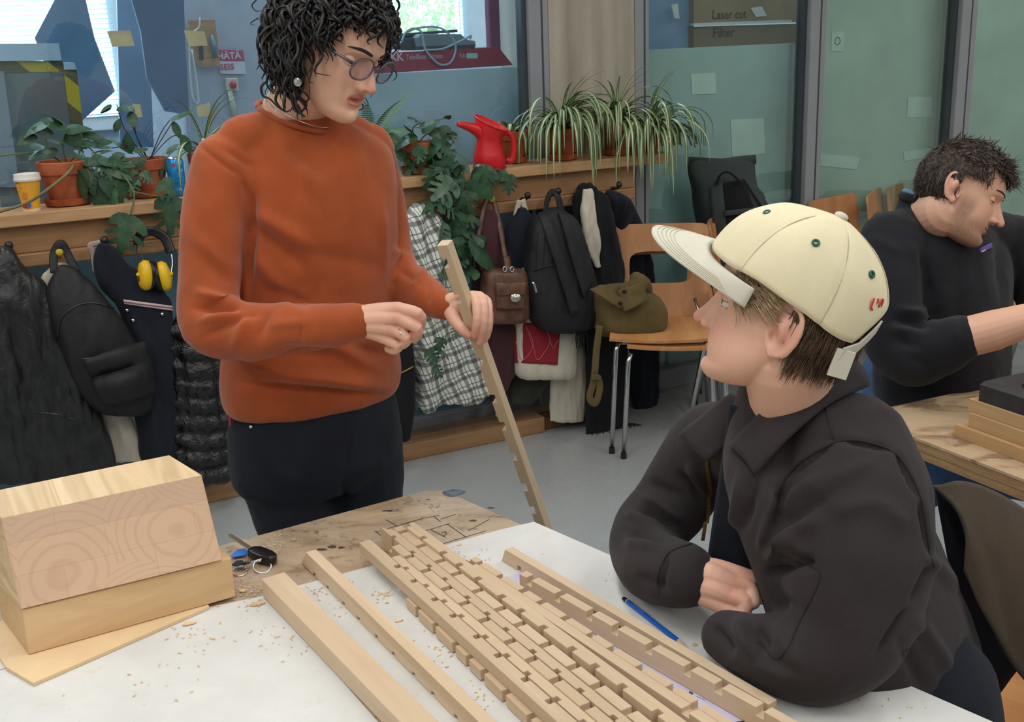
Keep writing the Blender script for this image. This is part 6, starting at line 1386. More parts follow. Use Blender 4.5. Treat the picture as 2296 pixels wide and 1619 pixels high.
# key ring hanging low
kr = single('key_ring', MB().tube([Wt(1112, 905, -.1), Wt(1113, 935, -.1)], .004, 6).mesh(smooth=True), M_CHR, 'small metal key ring dangling in front of the glass frame', 'keys')
# ------------------------------------------------------------------ plywood chairs
M_CHPLY = wood('chair_veneer', srgb(178, 122, 80), srgb(204, 152, 106), 1.0, 0.4, grain=(20, 20, 1.6), ringy=0.25, fine=0.3, spec=0.5)
M_CHPLYS = wood('chair_seat_veneer', srgb(188, 128, 78), srgb(214, 160, 106), 1.0, 0.28, grain=(20, 1.6, 20), ringy=0.25, fine=0.3, spec=0.5)
M_PLYED = plain('ply_edge_dark', srgb(120, 82, 54), .7, .05)
def chair_meshes():
    # seat: x width, y depth (front at -y), gentle saddle
    def fs_(u, v):
        x = (u - .5) * lerp(.40, .37, v); y = -.20 + .40 * v
        return Vector((x, y, .445 + .012 * (abs(u - .5) * 2) ** 2 - .010 * math.sin(v * math.pi) - .018 * max(0, .18 - v) / .18 * (1 - v)))
    seat = MB().grid(fs_, 18, 18).mesh(smooth=True, solid=-.011, auto=35)
    # backrest with a rounded hole
    n = 56
    def rr(cx_, cz_, hw_, hh_, a, pw): 
        ca, sa = math.cos(a), math.sin(a); return (cx_ + hw_ * abs(ca) ** (2 / pw) * (1 if ca >= 0 else -1), cz_ + hh_ * abs(sa) ** (2 / pw) * (1 if sa >= 0 else -1))
    mb = MB(); ring = []
    for k, (t_) in enumerate((0, .35, .7, 1.0)):
        r_ = []
        for j in range(n):
            a = 6.2832 * (j + .5) / n; xo, zo = rr(0, .628, .195, .182, a, 16); xi, zi = rr(.0, .640, .125, .062, a, 4.5)
            x, z = lerp(xi, xo, t_), lerp(zi, zo, t_); y = .135 + (z - .46) * .16 - .012 * (x / .2) ** 2
            r_.append(Vector((x * (1 - .05 * (z - .46) / .38), y - .04 * max(0, .5 - z) * 2, z)))
        ring.append(r_)
    V = [v for r_ in ring for v in r_]; Fc = []
    for i in range(3):
        for j in range(n): Fc.append((i * n + j, i * n + (j + 1) % n, (i + 1) * n + (j + 1) % n, (i + 1) * n + j))
    back = MB().add(V, Fc).mesh(smooth=True, solid=-.011, auto=35)
    legs = []
    for sx in (-1, 1):
        legs.append(MB().tube([(sx * .165, -.165, .425), (sx * .175, -.18, .40), (sx * .195, -.215, .012)], .0095, 10).mesh(smooth=True))
        legs.append(MB().tube([(sx * .165, .15, .425), (sx * .175, .165, .40), (sx * .20, .235, .012)], .0095, 10).mesh(smooth=True))
    feet_ = [MB().tube([p, (p[0], p[1], 0.0)], .0115, 10).mesh() for p in ((-.195, -.215, .022), (-.20, .235, .022), (.195, -.215, .022), (.20, .235, .022))]
    brace = MB(); brace.tube([(-.165, -.165, .422), (.165, -.165, .422)], .008, 8); 
    brace2 = MB().tube([(-.165, .15, .422), (.165, .15, .422)], .008, 8).mesh(smooth=True); side = MB().tube([(-.165, -.165, .42), (-.165, .17, .43), (-.155, .215, .56)], .008, 8).mesh(smooth=True); side2 = MB().tube([(.165, -.165, .42), (.165, .17, .43), (.155, .215, .56)], .008, 8).mesh(smooth=True)
    return seat, back, legs, feet_, [brace.mesh(smooth=True), brace2, side, side2]
CHM = chair_meshes()
M_CAPF = plain('black_foot_cap', srgb(24, 24, 26), .6, .02)
M_CHROME = plain('chrome_leg', srgb(200, 202, 205), .12, .01, metal=1.0)
def chair(label, M, group='plywood stacking chairs', dz=0.0):
    c = thing('chair', label, 'chair', group=group, M=M)
    link('seat', CHM[0], M_CHPLYS, c, M); link('backrest', CHM[1], M_CHPLY, c, M)
    for l, f_ in zip(CHM[2], CHM[3]):
        lo_ = sub('leg', l, M_CHROME, c, M); link('foot_cap', f_, M_CAPF, lo_, M)
    for b in CHM[4]: link('frame_tube', b, M_CHROME, c, M)
    return c
def placeM(front_l, front_r, z=.445):
    a, b = PZ(*front_l, z), PZ(*front_r, z); x = (b - a).normalized(); y = Vector((0, 0, 1)).cross(x); return a, b, x, y
# the chair with the olive bag: front left seat corner at pixel (1366,756)
a, b, x, y = placeM((1366, 757), (1573, 755), .472)
o = a + x * .21 + y * .20; MC1 = Matrix(((x.x, y.x, 0, o.x), (x.y, y.y, 0, o.y), (0, 0, 1, 0), (0, 0, 0, 1))) @ Matrix.Scale(1.05, 4)
chair('plywood chair with rounded back hole holding the olive bag', MC1 @ Matrix.Translation((0, 0, .0)))
M2 = MC1 @ Matrix.Translation((.045, -.055, -0.0)) ; 
def low_chair():
    c = thing('chair', 'second plywood chair nested under the one with the olive bag', 'chair', group='plywood stacking chairs', M=M2)
    S = Matrix.Translation((.02, .05, -.028)); link('seat', CHM[0], M_CHPLYS, c, M2 @ S); link('backrest', CHM[1], M_CHPLY, c, M2 @ Matrix.Translation((-.06, .10, -.02)))
    for l, f_ in list(zip(CHM[2], CHM[3])):
        D_ = Matrix.Diagonal((1, 1, .93, 1)); lo_ = sub('leg', l, M_CHROME, c, M2 @ D_); link('foot_cap', f_, M_CAPF, lo_, M2)
low_chair()
# chairs stored along the glazing further back
def back_at(px, py, rz, z=.82, extra=0.0):
    p = PZ(px, py, z); return Matrix.Translation((p.x, p.y, 0)) @ Matrix.Rotation(rz, 4, 'Z') @ Matrix.Translation((0, -.275, 0))
wa = math.atan2(WD.y, WD.x)
chair('plywood chair with straight top edge behind the cream cap', back_at(1833, 433, R(38)))
chair('narrow plywood chair back half hidden between two others', back_at(1918, 424, R(62)))
chair('plywood chair turned sideways next to the black sweatshirt', back_at(1982, 405, R(50)))
for k, (px, py) in enumerate(((2092, 380), (2112, 352), (2075, 405))): chair(('plywood chair at the mullion behind the bearded man, middle of three', 'tallest plywood chair at the mullion behind the bearded man', 'lowest plywood chair edge left of the bearded man')[k], back_at(px + 25, py, R(72)))
for k in range(4):
    Mk = back_at(1560 - k * 9, 470 + k * 14, R(76), z=.82 - .0 * k); chair('stacked plywood chair seen edge on under the green rolltop pack, %s' % ('nearest the glass', 'second', 'third', 'nearest the room')[k], Mk)
chair('plywood chair by the glazing right of the bearded man', back_at(2330, 455, R(30)))
chair('plywood chair beyond the right arm of the bearded man', back_at(2300, 470, R(-20)))
# olive bag on the chair seat
ob = thing('shoulder_bag', 'olive canvas bag with open flap resting on the chair seat', 'bag', MC1 @ Vector((-.02, -.02, .46)))
B0 = MC1 @ Vector((-.03, -.06, .447)); bx, by = x, y; Dm = B0.y
mb = MB()
def BP(px, py, d): return PY(px, py, Dm + d)
def rowb(y0, xl, xr, dp, d=0.0):
    a, b = BP(xl, y0, d), BP(xr, y0, d); return ((a + b) / 2, (b - a) / 2, by * dp)
loftsp(mb, [rowb(748, 1345, 1470, .06), rowb(735, 1334, 1494, .085), rowb(705, 1335, 1497, .09), rowb(675, 1330, 1485, .085), rowb(655, 1324, 1462, .06), rowb(638, 1340, 1440, .03)], 18, 36, 2.8)
obm = remesh(mb, .006, 5); displace(obm, lambda p, n: .006 * noise.noise(p * 16) + .003 * noise.noise(p * 34)); link('bag_body', obm, M_OLIVE, ob); bvo = bvh_of(obm)
mb = MB(); capsule(mb, [(BP(1425, 665, -.05), .03), (BP(1430, 640, -.04), .032), (BP(1425, 625, -.03), .028)], 16); capsule(mb, [(BP(1395, 650, -.06), .02), (BP(1440, 632, -.03), .03), (BP(1455, 650, -.02), .02)], 14)
fm_ = remesh(mb, .005, 3); displace(fm_, lambda p, n: .008 * noise.noise(p * 22)); link('crumpled_top', fm_, M_OLIVE, ob)
fl_ = MB()
def ff(u, v):
    c4 = [BP(1322, 650, -.09), BP(1350, 640, -.085), BP(1412, 682, -.115), BP(1388, 692, -.12)]
    p = lerp(lerp(c4[0], c4[1], v), lerp(c4[3], c4[2], v), u); return p + Vector((0, -.012, .004)) * math.sin(u * 3.14) + Vector((0, 0, .003 * noise.noise(p * 40)))
link('flap', fl_.grid(ff, 14, 8).mesh(smooth=True, solid=.005), M_OLIVE, ob)
def ff2(u, v):
    c4 = [BP(1385, 650, -.10), BP(1440, 632, -.09), BP(1452, 672, -.10), BP(1400, 700, -.125)]
    p = lerp(lerp(c4[0], c4[1], u), lerp(c4[3], c4[2], u), v); return p + Vector((0, -.010, .0)) * math.sin(u * 3.14) + Vector((0, .006 * noise.noise(p * 30), 0))
link('flap', MB().grid(ff2, 14, 10).mesh(smooth=True, solid=.005), M_OLIVE, ob)
for px, py, d in ((1400, 653, -.118), (1391, 680, -.132)): link('snap', MB().ell(BP(px, py, d), .008, .005, .008, 12, 8).mesh(smooth=True), plain('dark_snap', srgb(54, 44, 40), .3, .05, metal=.7), ob)
link('strap', MB().tube(spline([BP(1345, 730, -.09), BP(1338, 780, -.10), BP(1332, 850, -.10), BP(1322, 890, -.10), BP(1335, 905, -.10), BP(1345, 870, -.10), BP(1340, 845, -.105)], 40), .014, 8, flat=.2, up=(0, 1, 0)).mesh(smooth=True), M_OLIVE, ob)
link('strap_slider', MB().box(-.018, .018, -.004, .004, -.010, .010, Matrix.Translation(BP(1336, 846, -.112))).mesh(bevel=.002), M_OLIVE, ob)
# rolltop backpack on the stored chairs
rp = thing('backpack', 'dark green rolltop backpack standing on the stacked chairs', 'backpack', PY(1640, 540, 5.0))
RD = 5.0
def RP(px, py, d=0): return PY(px, py, RD + d)
mb = MB()
def rowr(y0, xl, xr, dp): a, b = RP(xl, y0), RP(xr, y0); return ((a + b) / 2, (b - a) / 2, Vector((-.2, .98, 0)) * dp)
loftsp(mb, [rowr(662, 1592, 1735, .07), rowr(620, 1585, 1738, .10), rowr(560, 1575, 1735, .10), rowr(520, 1570, 1725, .10), rowr(470, 1560, 1710, .10), rowr(425, 1553, 1695, .075), rowr(390, 1543, 1692, .045), rowr(358, 1541, 1694, .02)], 16, 32, 3.2)
rpm = remesh(mb, .008, 4); displace(rpm, lambda p, n: .006 * noise.noise(p * 9)); link('bag_body', rpm, M_DKGRN, rp); bvp = bvh_of(rpm)
link('rolled_top', MB().tube([RP(1541, 362), RP(1618, 366), RP(1694, 357)], .018, 10, flat=1.2).mesh(smooth=True), M_DKGRN, rp)
decal('front_panel', bvp, [(1618, 412), (1665, 404), (1708, 520), (1628, 530)], .006, .01, M_BLACKF, rp, 10, 12, .004)
decal('strap', bvp, [(1592, 418), (1618, 408), (1632, 535), (1604, 540)], .012, .008, M_DKGRN, rp, 6, 14); decal('strap', bvp, [(1664, 402), (1682, 404), (1722, 462), (1712, 478)], .010, .008, M_DKGRN, rp, 6, 14)
decal('cross_strap', bvp, [(1622, 472), (1690, 466), (1692, 476), (1622, 484)], .022, .006, M_DKGRN, rp, 10, 4)
link('loop', MB().tube(spline([RP(1606, 415, -.10), RP(1615, 392, -.10), RP(1632, 386, -.10), RP(1652, 400, -.10), RP(1660, 412, -.10)], 16), .012, 8, flat=.4).mesh(smooth=True), M_BLACKF, rp)
# coat over the chair behind the seated person, and that chair
sb_ = PZ(2230, 1700, .445); Msc = Matrix.Translation((sb_.x + .05, sb_.y + .10, 0)) @ Matrix.Rotation(R(-124), 4, 'Z')
chair('chair of the capped person with a coat over its back', Msc)
cm = MB()
def CR(px, py, D, A, B): return (PY(px, py, D), Vector((.62, -.78, 0)) * A, Vector((.78, .62, 0)) * B)
oc = thing('coat', 'dark brown coat draped over the chair back of the capped person', 'coat', PY(2230, 1500, 1.55))
M_BRCOAT = fabric('dark_brown_cotton', srgb(66, 56, 46), .9, .12, 10, .05, .3, .06)
def fcoat(u, v):
    # draped sheet: top ridge along the chair back, falling towards the camera
    top = [(2095, 1095, 1.64), (2150, 1085, 1.62), (2230, 1110, 1.60), (2340, 1180, 1.58)]
    bot = [(2160, 1280, 1.50), (2215, 1400, 1.46), (2275, 1500, 1.44), (2400, 1640, 1.42)]
    T = spline([PY(*q) for q in top], 21); Bt = spline([PY(*q) for q in bot], 21); k = int(round(u * 20))
    p = lerp(T[k], Bt[k], v); bul = math.sin(v * math.pi)
    return p + Vector((.3, -.6, .5)) * (.035 * bul) + Vector((0, -1, 0)) * (.012 * noise.noise(Vector((u * 3, v * 2.5, 3)))) 
link('outer_layer', MB().grid(fcoat, 21, 24).mesh(smooth=True, solid=.008), M_BRCOAT, oc)
def fcoat2(u, v):
    top = [(2095, 1095, 1.645), (2180, 1092, 1.64), (2260, 1130, 1.64), (2360, 1200, 1.64)]; bot = [(2190, 1600, 1.68), (2240, 1560, 1.64), (2300, 1480, 1.62), (2400, 1500, 1.62)]
    T = spline([PY(*q) for q in top], 17); Bt = spline([PY(*q) for q in bot], 17); k = int(round(u * 16)); return lerp(T[k], Bt[k], v) + Vector((.01 * noise.noise(Vector((u * 4, v * 3, 1))), 0, 0))
link('lining', MB().grid(fcoat2, 17, 14).mesh(smooth=True, solid=.006), M_NAVYF, oc)
p_ = [fcoat(.05 * i, .02 * 0 + 0.0) for i in range(2)]
seam_ = [fcoat(.45 - .15 * v, v) + Vector((0, -.004, .004)) for v in [i / 12 * .55 for i in range(13)]]
link('seam', MB().tube(seam_, .0014, 5).mesh(), M_HOOK, oc); link('button', MB().ell(fcoat(.75, .72) + Vector((0, -.012, .01)), .007, .007, .007, 12, 8).mesh(smooth=True), M_HOOK, oc)
# ------------------------------------------------------------------ plants and small things on the shelf
SZ = 1.125
def on_shelf(px, py_base, t): q = PT(px, py_base, t); return Vector((q.x, t, SZ))
def base_t(px, py): # where a pixel meets the shelf top
    p = PZ(px, py, SZ); q = WMI @ p; return q
t = NT('terracotta'); v = t.coord(); a = t.noise(v, 14, 4); t.col(t.ramp(a, [(0.3, srgb(146, 74, 46)), (0.7, srgb(186, 104, 70))])); t.set(Roughness=.85, Specular_IOR_Level=.2); M_TERRA = t.m
M_SOIL = plain('potting_soil', srgb(44, 34, 28), .95, .2, 60)
def leafmat(name, c1, c2, rough=.4, scale=18):
    t = NT(name); oi = t.N('ShaderNodeObjectInfo'); a = t.noise(t.coord(), scale, 3); k = t.ramp(a, [(0.3, c1), (0.7, c2)]); h = t.N('ShaderNodeHueSaturation'); t.L(k, h.inputs['Color']); t.L(t.math('ADD', t.math('MULTIPLY', oi.outputs['Random'], .5), .75), h.inputs['Value']); t.col(h.outputs[0]); t.set(Roughness=rough, Specular_IOR_Level=.45); return t.m
M_LEAF = leafmat('dark_green_leaf', srgb(34, 62, 44), srgb(62, 96, 66), .4, 3)
M_LEAF2 = leafmat('mid_green_leaf', srgb(58, 98, 56), srgb(92, 134, 78), .45, 3)
M_PURP = leafmat('purple_leaf_underside', srgb(42, 30, 36), srgb(70, 52, 56), .5, 3)
M_STEM = plain('green_stem', srgb(84, 104, 62), .6, .06); M_STEMB = plain('brown_stem', srgb(112, 104, 70), .7, .08)
t = NT('striped_leaf'); sx_ = t.N('ShaderNodeSeparateXYZ'); t.L(t.coord(), sx_.inputs[0]); w_ = t.math('ADD', t.math('MULTIPLY', sx_.outputs[1], 9.0), t.math('MULTIPLY', t.math('ABSOLUTE', sx_.outputs[0]), -7.0)); f_ = t.math('FRACT', w_)
k = t.mix(t.math('GREATER_THAN', f_, .55), srgb(120, 150, 108), srgb(40, 66, 44)); t.col(k); t.set(Roughness=.45); M_CALA = t.m
M_SPG = leafmat('spider_green', srgb(76, 104, 58), srgb(112, 138, 82), .4, 2); M_SPW = leafmat('spider_cream', srgb(196, 202, 166), srgb(222, 224, 196), .45, 2); M_FERN = leafmat('fern_green', srgb(70, 106, 60), srgb(110, 142, 84), .6, 3)
def curveleaf(half, bendy=.18, foldx=.25, name='leaf', wave=0.0):
    n = len(half); V = []; F_ = []
    pts = [(0.0, 0.0)] + half + [(0.0, 1.0)]
    for sgn in (1, -1):
        poly = []
        for x, y in pts:
            z = -bendy * y * y - foldx * abs(x) * abs(x) * 1.4 + .06 * abs(x) * 0 + wave * math.sin(9 * y) * abs(x); V.append((sgn * x, y, z)); poly.append(len(V) - 1)
        # midrib points back down
        for y in (.8, .6, .4, .2): V.append((0, y, -bendy * y * y - .012)); poly.append(len(V) - 1)
        F_.append(tuple(poly if sgn > 0 else poly[::-1]))
    me = bpy.data.meshes.new(name); me.from_pydata(V, [], F_); bm = bmesh.new(); bm.from_mesh(me); bmesh.ops.remove_doubles(bm, verts=bm.verts, dist=1e-4); bmesh.ops.triangulate(bm, faces=bm.faces); bm.to_mesh(me); bm.free(); me.update(); return me
SPLIT = curveleaf([(.10, -.04), (.28, .02), (.40, .14), (.46, .30), (.40, .36), (.22, .30), (.14, .36), (.26, .42), (.44, .50), (.46, .60), (.34, .60), (.16, .50), (.12, .58), (.26, .68), (.36, .80), (.26, .82), (.12, .72), (.09, .80), (.10, .92)])
SPLIT2 = curveleaf([(.12, -.03), (.34, .05), (.44, .22), (.42, .42), (.32, .44), (.20, .36), (.15, .44), (.30, .54), (.36, .66), (.26, .70), (.13, .60), (.11, .70), (.16, .86)], .28, .3)
OVAL = curveleaf([(.08, .03), (.20, .16), (.27, .34), (.26, .54), (.18, .76), (.08, .92)], .22, .5)
HEART = curveleaf([(.10, -.06), (.26, -.04), (.36, .10), (.36, .30), (.28, .52), (.16, .74), (.06, .92)], .2, .35)
def leafM(b, e, nrm, roll=0.0, wx=1.0):
    y = (e - b); L = y.length; y.normalize(); z = (nrm - y * nrm.dot(y)).normalized(); x = y.cross(z)
    M = Matrix(((x.x * L * wx, y.x * L, z.x * L, b.x), (x.y * L * wx, y.y * L, z.y * L, b.y), (x.z * L * wx, y.z * L, z.z * L, b.z), (0, 0, 0, 1)))
    return M @ Matrix.Rotation(roll, 4, 'Y')
NCAM = (-FW * .75 + Vector((0, 0, .65))).normalized()
def pleaf(par, me, mat, bx, by, tx, ty, t0, dt=-.015, roll=0.0, wx=1.0, nrm=None):
    n = nrm or (NCAM + Vector((random.gauss(0, .25), random.gauss(0, .2), random.gauss(0, .2)))).normalized()
    return link('leaf', me, mat, par, leafM(Wt(bx, by, t0), Wt(tx, ty, t0 + dt), n, roll, wx))
def pot(par, s, tt_, h, r, saucer=True, z0=SZ):
    M = WM @ Matrix.Translation((s, tt_, z0)); z = .012 if saucer else 0
    link('pot', MB().lathe([(r * .60, z), (r * .66, z), (r * .90, z + h * .70), (r * .98, z + h * .705), (r * 1.03, z + h * .98), (r * 1.0, z + h), (r * .90, z + h), (r * .84, z + h * .86), (r * .02, z + h * .85)], 32).mesh(smooth=True, auto=35), M_TERRA, par, M)
    link('soil', MB().lathe([(r * .86, z + h * .86), (r * .5, z + h * .885), (.001, z + h * .89)], 20).mesh(smooth=True), M_SOIL, par, M)
    if saucer: link('saucer', MB().lathe([(r * .66, 0), (r * .86, .004), (r * .95, .026), (r * .90, .026), (r * .80, .010), (.002, .008)], 32).mesh(smooth=True, auto=40), M_TERRA, par, M)
def stem(par, pxs, r=.003, mat=None, n=18): link('stem', MB().tube(spline([Wt(*q) for q in pxs], n), r, 6).mesh(smooth=True), mat or M_STEM, par)
random.seed(21)
# --- left pot with split leaves
q = base_t(150, 455); p1 = thing('potted_plant', 'terracotta potted split leaf plant between the yellow cup and striped plant', 'plant', WM @ Vector((q.x, q.y, SZ)))
T1 = max(.03, min(.10, q.y)); s1 = PT(155, 455, T1).x; pot(p1, s1, T1, .135, .085)
for L in ((100, 272, 48, 300), (150, 285, 96, 262), (150, 288, 205, 282), (112, 312, 150, 322), (100, 330, 55, 318), (92, 335, 62, 352), (148, 300, 192, 335), (205, 345, 250, 330), (120, 300, 75, 285), (170, 320, 215, 318), (130, 335, 95, 352), (165, 340, 200, 358), (75, 300, 40, 322), (140, 280, 118, 255), (185, 300, 225, 305)): pleaf(p1, HEART if random.random() < .5 else OVAL, M_LEAF, *L, T1 - .03, -.03, random.uniform(-.5, .5))
for L in ((205, 352, 248, 388), (250, 350, 290, 388), (178, 382, 182, 456), (216, 388, 224, 482), (236, 398, 264, 455), (256, 378, 300, 402), (266, 392, 276, 462), (248, 425, 228, 490), (205, 380, 200, 420), (300, 372, 330, 350), (190, 360, 230, 365), (225, 355, 262, 372), (265, 360, 305, 372), (285, 385, 310, 425), (300, 400, 290, 440), (195, 395, 212, 440), (240, 370, 250, 405), (318, 385, 345, 410)): pleaf(p1, SPLIT if random.random() < .6 else HEART, M_LEAF, *L, T1 - .09, -.02, random.uniform(-.4, .4))
for L in ((292, 484, 262, 572), (384, 442, 376, 530), (362, 405, 400, 448)): pleaf(p1, SPLIT, M_LEAF, *L, -.07, -.01, random.uniform(-.2, .2), 1.15, NCAM)
stem(p1, [(150, 372, T1 - .02), (165, 368, T1 - .06), (155, 385, -.06), (120, 415, -.08), (60, 455, -.08), (-20, 480, -.08)], .0048, M_STEMB, 26)
stem(p1, [(150, 372, T1 - .02), (110, 345, T1 - .03), (40, 345, T1 - .03), (-20, 352, T1 - .03)], .0035, M_STEM)
stem(p1, [(155, 370, T1 - .02), (210, 372, T1 - .07), (260, 380, T1 - .08), (300, 430, -.06), (292, 484, -.07)], .003); stem(p1, [(300, 430, -.06), (350, 440, -.06), (384, 442, -.07)], .003)
for a in ((150, 368, 140, 320, 148, 290), (152, 368, 190, 330, 215, 345), (148, 368, 110, 340, 100, 275), (158, 370, 200, 375, 216, 388), (150, 368, 165, 375, 178, 382)): stem(p1, [(a[0], a[1], T1), (a[2], a[3], T1 - .03), (a[4], a[5], T1 - .04)], .0024)
# --- calathea pot
q = base_t(335, 425); T2 = max(.04, min(.12, q.y)); p2 = thing('potted_plant', 'terracotta pot with striped prayer plant beside the blue can', 'plant', WM @ Vector((q.x, q.y, SZ)))
s2 = PT(332, 425, T2).x; pot(p2, s2, T2, .120, .078)
for L in ((300, 238, 262, 240), (292, 250, 300, 282)): pleaf(p2, OVAL, M_CALA, *L, T2 - .02, -.03, 0, 1.25, NCAM)
for b, e, w2 in (((262, 232), (205, 248), .8), ((250, 235), (225, 250), .8), ((236, 312), (192, 298), 1), ((250, 330), (205, 322), 1), ((258, 296), (266, 268), 1), ((290, 345), (278, 300), 1.3), ((300, 345), (250, 300), 1), ((388, 272), (408, 310), .9)): pleaf(p2, OVAL, M_PURP, *b, *e, T2 - .02, -.02, random.uniform(-.6, .6), w2)
for b, e in (((408, 302), (425, 345)), ((372, 345), (395, 320)), ((380, 270), (425, 240)), ((340, 352), (352, 395)), ((352, 356), (360, 398)), ((365, 350), (372, 385)), ((205, 322), (250, 312)), ((300, 340), (330, 330))): pleaf(p2, OVAL, M_CALA if random.random() < .6 else M_LEAF, *b, *e, T2 - .05, -.02, random.uniform(-.5, .5))
for a in ((330, 358, 305, 300, 300, 240), (332, 358, 300, 290, 292, 250), (328, 358, 280, 290, 262, 235), (330, 358, 300, 330, 258, 320), (334, 358, 370, 300, 388, 272), (334, 358, 380, 310, 408, 302), (326, 358, 290, 330, 250, 332), (336, 358, 360, 300, 380, 270)): stem(p2, [(a[0], a[1], T2), (a[2], a[3], T2 - .02), (a[4], a[5], T2 - .02)], .0018, M_PURP)
# --- spider plants
def blade(par, c, az, L, rise, wd, droop=1.0, twist=0.0, tmax=.225):
    n = 16; pts = []; d = Vector((math.cos(az), math.sin(az), 0)); p = Vector(c); el = rise; st = L / n; P = []
    for i in range(n + 1):
        P.append(p.copy()); el -= droop * (0.06 + .20 * (i / n)) ; el = max(el, -1.50)
        p = p + (d * math.cos(el) + Vector((0, 0, math.sin(el)))) * st
        if p.y > tmax: p.y = tmax
        ir = math.hypot(p.x - c.x, p.y - c.y)
        if p.z < SZ + .012 and -.035 < p.y < .2: p.z = SZ + .012
    side = Vector((-d.y, d.x, 0)); V = []; 
    for i, p in enumerate(P):
        u = i / n; w2 = wd * (min(1, .45 + u * 3)) * (1 - u ** 3); sd = side
        tg = (P[min(i + 1, n)] - P[max(0, i - 1)]).normalized(); up_ = side.cross(tg) * -1
        for k in (-1, -.28, .28, 1): V.append(p + sd * (k * w2 / 2) + up_ * (abs(k) * w2 * .18))
    F_ = [(i * 4 + k, i * 4 + k + 1, (i + 1) * 4 + k + 1, (i + 1) * 4 + k) for i in range(n) for k in range(3)]
    me = bpy.data.meshes.new('leaf'); me.from_pydata([tuple(v) for v in V], [], F_); me.materials.append(M_SPG); me.materials.append(M_SPW)
    me.polygons.foreach_set('material_index', [1 if (f % 3) == 1 else 0 for f in range(len(F_))]); smoothsh(me); me.update()
    return link('leaf', me, None, par, WM)
def spider(px, py_base, label, n, Lr, hpot, rpot, tt_=None, top=None, azr=(math.pi * .95, math.pi * 2.05), seed=1, tall=0, saucer=True):
    random.seed(seed); q = base_t(px, py_base); tt_ = q.y if tt_ is None else tt_; s_ = PT(px, py_base, tt_).x; pl = thing('spider_plant', label, 'plant', WM @ Vector((s_, tt_, SZ)))
    if hpot: pot(pl, s_, tt_, hpot, rpot, saucer)
    c = Vector((s_, tt_, SZ + hpot * .92 + (.012 if saucer else 0)))
    for i in range(n): blade(pl, c + Vector((random.gauss(0, .012), random.gauss(0, .01), 0)), random.uniform(*azr), random.uniform(*Lr), random.uniform(.6, 1.4), random.uniform(.013, .022), random.uniform(1.1, 2.2))
    for i in range(tall): blade(pl, c, random.uniform(azr[0] + .2, azr[1] - .2), random.uniform(.26, .36), random.uniform(1.35, 1.55), .012, random.uniform(.35, .7))
    return pl
spider(1262, 352, 'variegated spider plant left of the concrete column with drooping leaves', 80, (.24, .46), .115, .066, .07, seed=2, tall=5)
spider(1383, 345, 'spider plant in a terracotta pot at the end of the shelf', 46, (.22, .42), .12, .070, .075, seed=3, tall=7)
spider(1455, 342, 'bushy spider plant trailing over the shelf end', 80, (.24, .48), .06, .05, .06, azr=(math.pi * 1.15, math.pi * 2.25), seed=4, tall=3, saucer=False)
spider(468, 420, 'small spider plant behind the orange sweater shoulder', 22, (.22, .34), .12, .06, .15, azr=(math.pi * .9, math.pi * 2.1), seed=5, tall=4)
spider(1152, 372, 'sparse plant in terracotta pot behind the red watering can', 9, (.14, .26), .115, .062, .12, azr=(math.pi * .9, math.pi * 2.1), seed=6)
# --- fern
random.seed(9); q = base_t(845, 385); fp = thing('potted_fern', 'green fern beside the face of the standing person', 'plant', WM @ Vector((q.x, .12, SZ)))
sF = PT(830, 385, .12).x; pot(fp, sF, .12, .10, .06)
def frond(c, az, L, rise, droop):
    n = 22; d = Vector((math.cos(az), math.sin(az), 0)); p = Vector(c); el = rise; P = []
    for i in range(n + 1): P.append(p.copy()); el -= droop * .09; p = p + (d * math.cos(el) + Vector((0, 0, math.sin(el)))) * (L / n); p.y = min(p.y, .23)
    side = Vector((-d.y, d.x, 0)); V = []; F_ = []
    for i in range(2, n + 1):
        w2 = .030 * math.sin(math.pi * min(1, (i + 3) / (n + 4))) + .004; tg = (P[i] - P[i - 1])
        for s in (-1, 1):
            b = len(V); p = P[i]; e = p + side * (s * w2) + tg * .35 - Vector((0, 0, w2 * .15)); V += [p - tg * .32, p + side * (s * w2 * .5) - tg * .25, e, p + side * (s * w2 * .5) + tg * .45, p + tg * .25]; F_.append((b, b + 1, b + 2, b + 3, b + 4))
    mb = MB(); mb.add(V, F_); mb.tube(P, .0012, 4); link('frond', mb.mesh(fix=False), M_FERN, fp, WM)
for i in range(16): frond(Vector((sF, .12, SZ + .10)), random.uniform(math.pi * .9, math.pi * 2.1), random.uniform(.18, .30), random.uniform(.9, 1.5), random.uniform(.3, 1.1))
frond(Vector((sF + .02, .11, SZ + .10)), 0.05, .26, 1.15, .25); frond(Vector((sF + .02, .10, SZ + .10)), -.3, .2, 1.0, .6)
# --- big trailing plant
random.seed(31); q = base_t(935, 388); T3 = max(.03, min(.08, q.y)); p3 = thing('trailing_plant', 'trailing split leaf plant in terracotta pot cascading over the shelf', 'plant', WM @ Vector((q.x, q.y, SZ)))
s3 = PT(938, 385, T3).x; pot(p3, s3, T3, .105, .072)
for L in ((930, 300, 905, 268), (945, 290, 985, 265), (985, 285, 1005, 330), (1000, 265, 1012, 255), (925, 300, 880, 330), (900, 340, 930, 372), (905, 345, 880, 345), (935, 355, 905, 390), (1010, 295, 1020, 320), (965, 290, 990, 310), (945, 275, 920, 255), (885, 300, 870, 330)): pleaf(p3, HEART if random.random() < .5 else SPLIT2, M_LEAF, *L, T3 - .05, -.03, random.uniform(-.5, .5), 1.1)
stem(p3, [(938, 320, T3), (925, 290, T3 - .02), (945, 275, T3 - .03), (1000, 265, T3 - .04)], .0024); stem(p3, [(938, 320, T3), (960, 300, T3 - .02), (1000, 300, T3 - .04)], .0024)
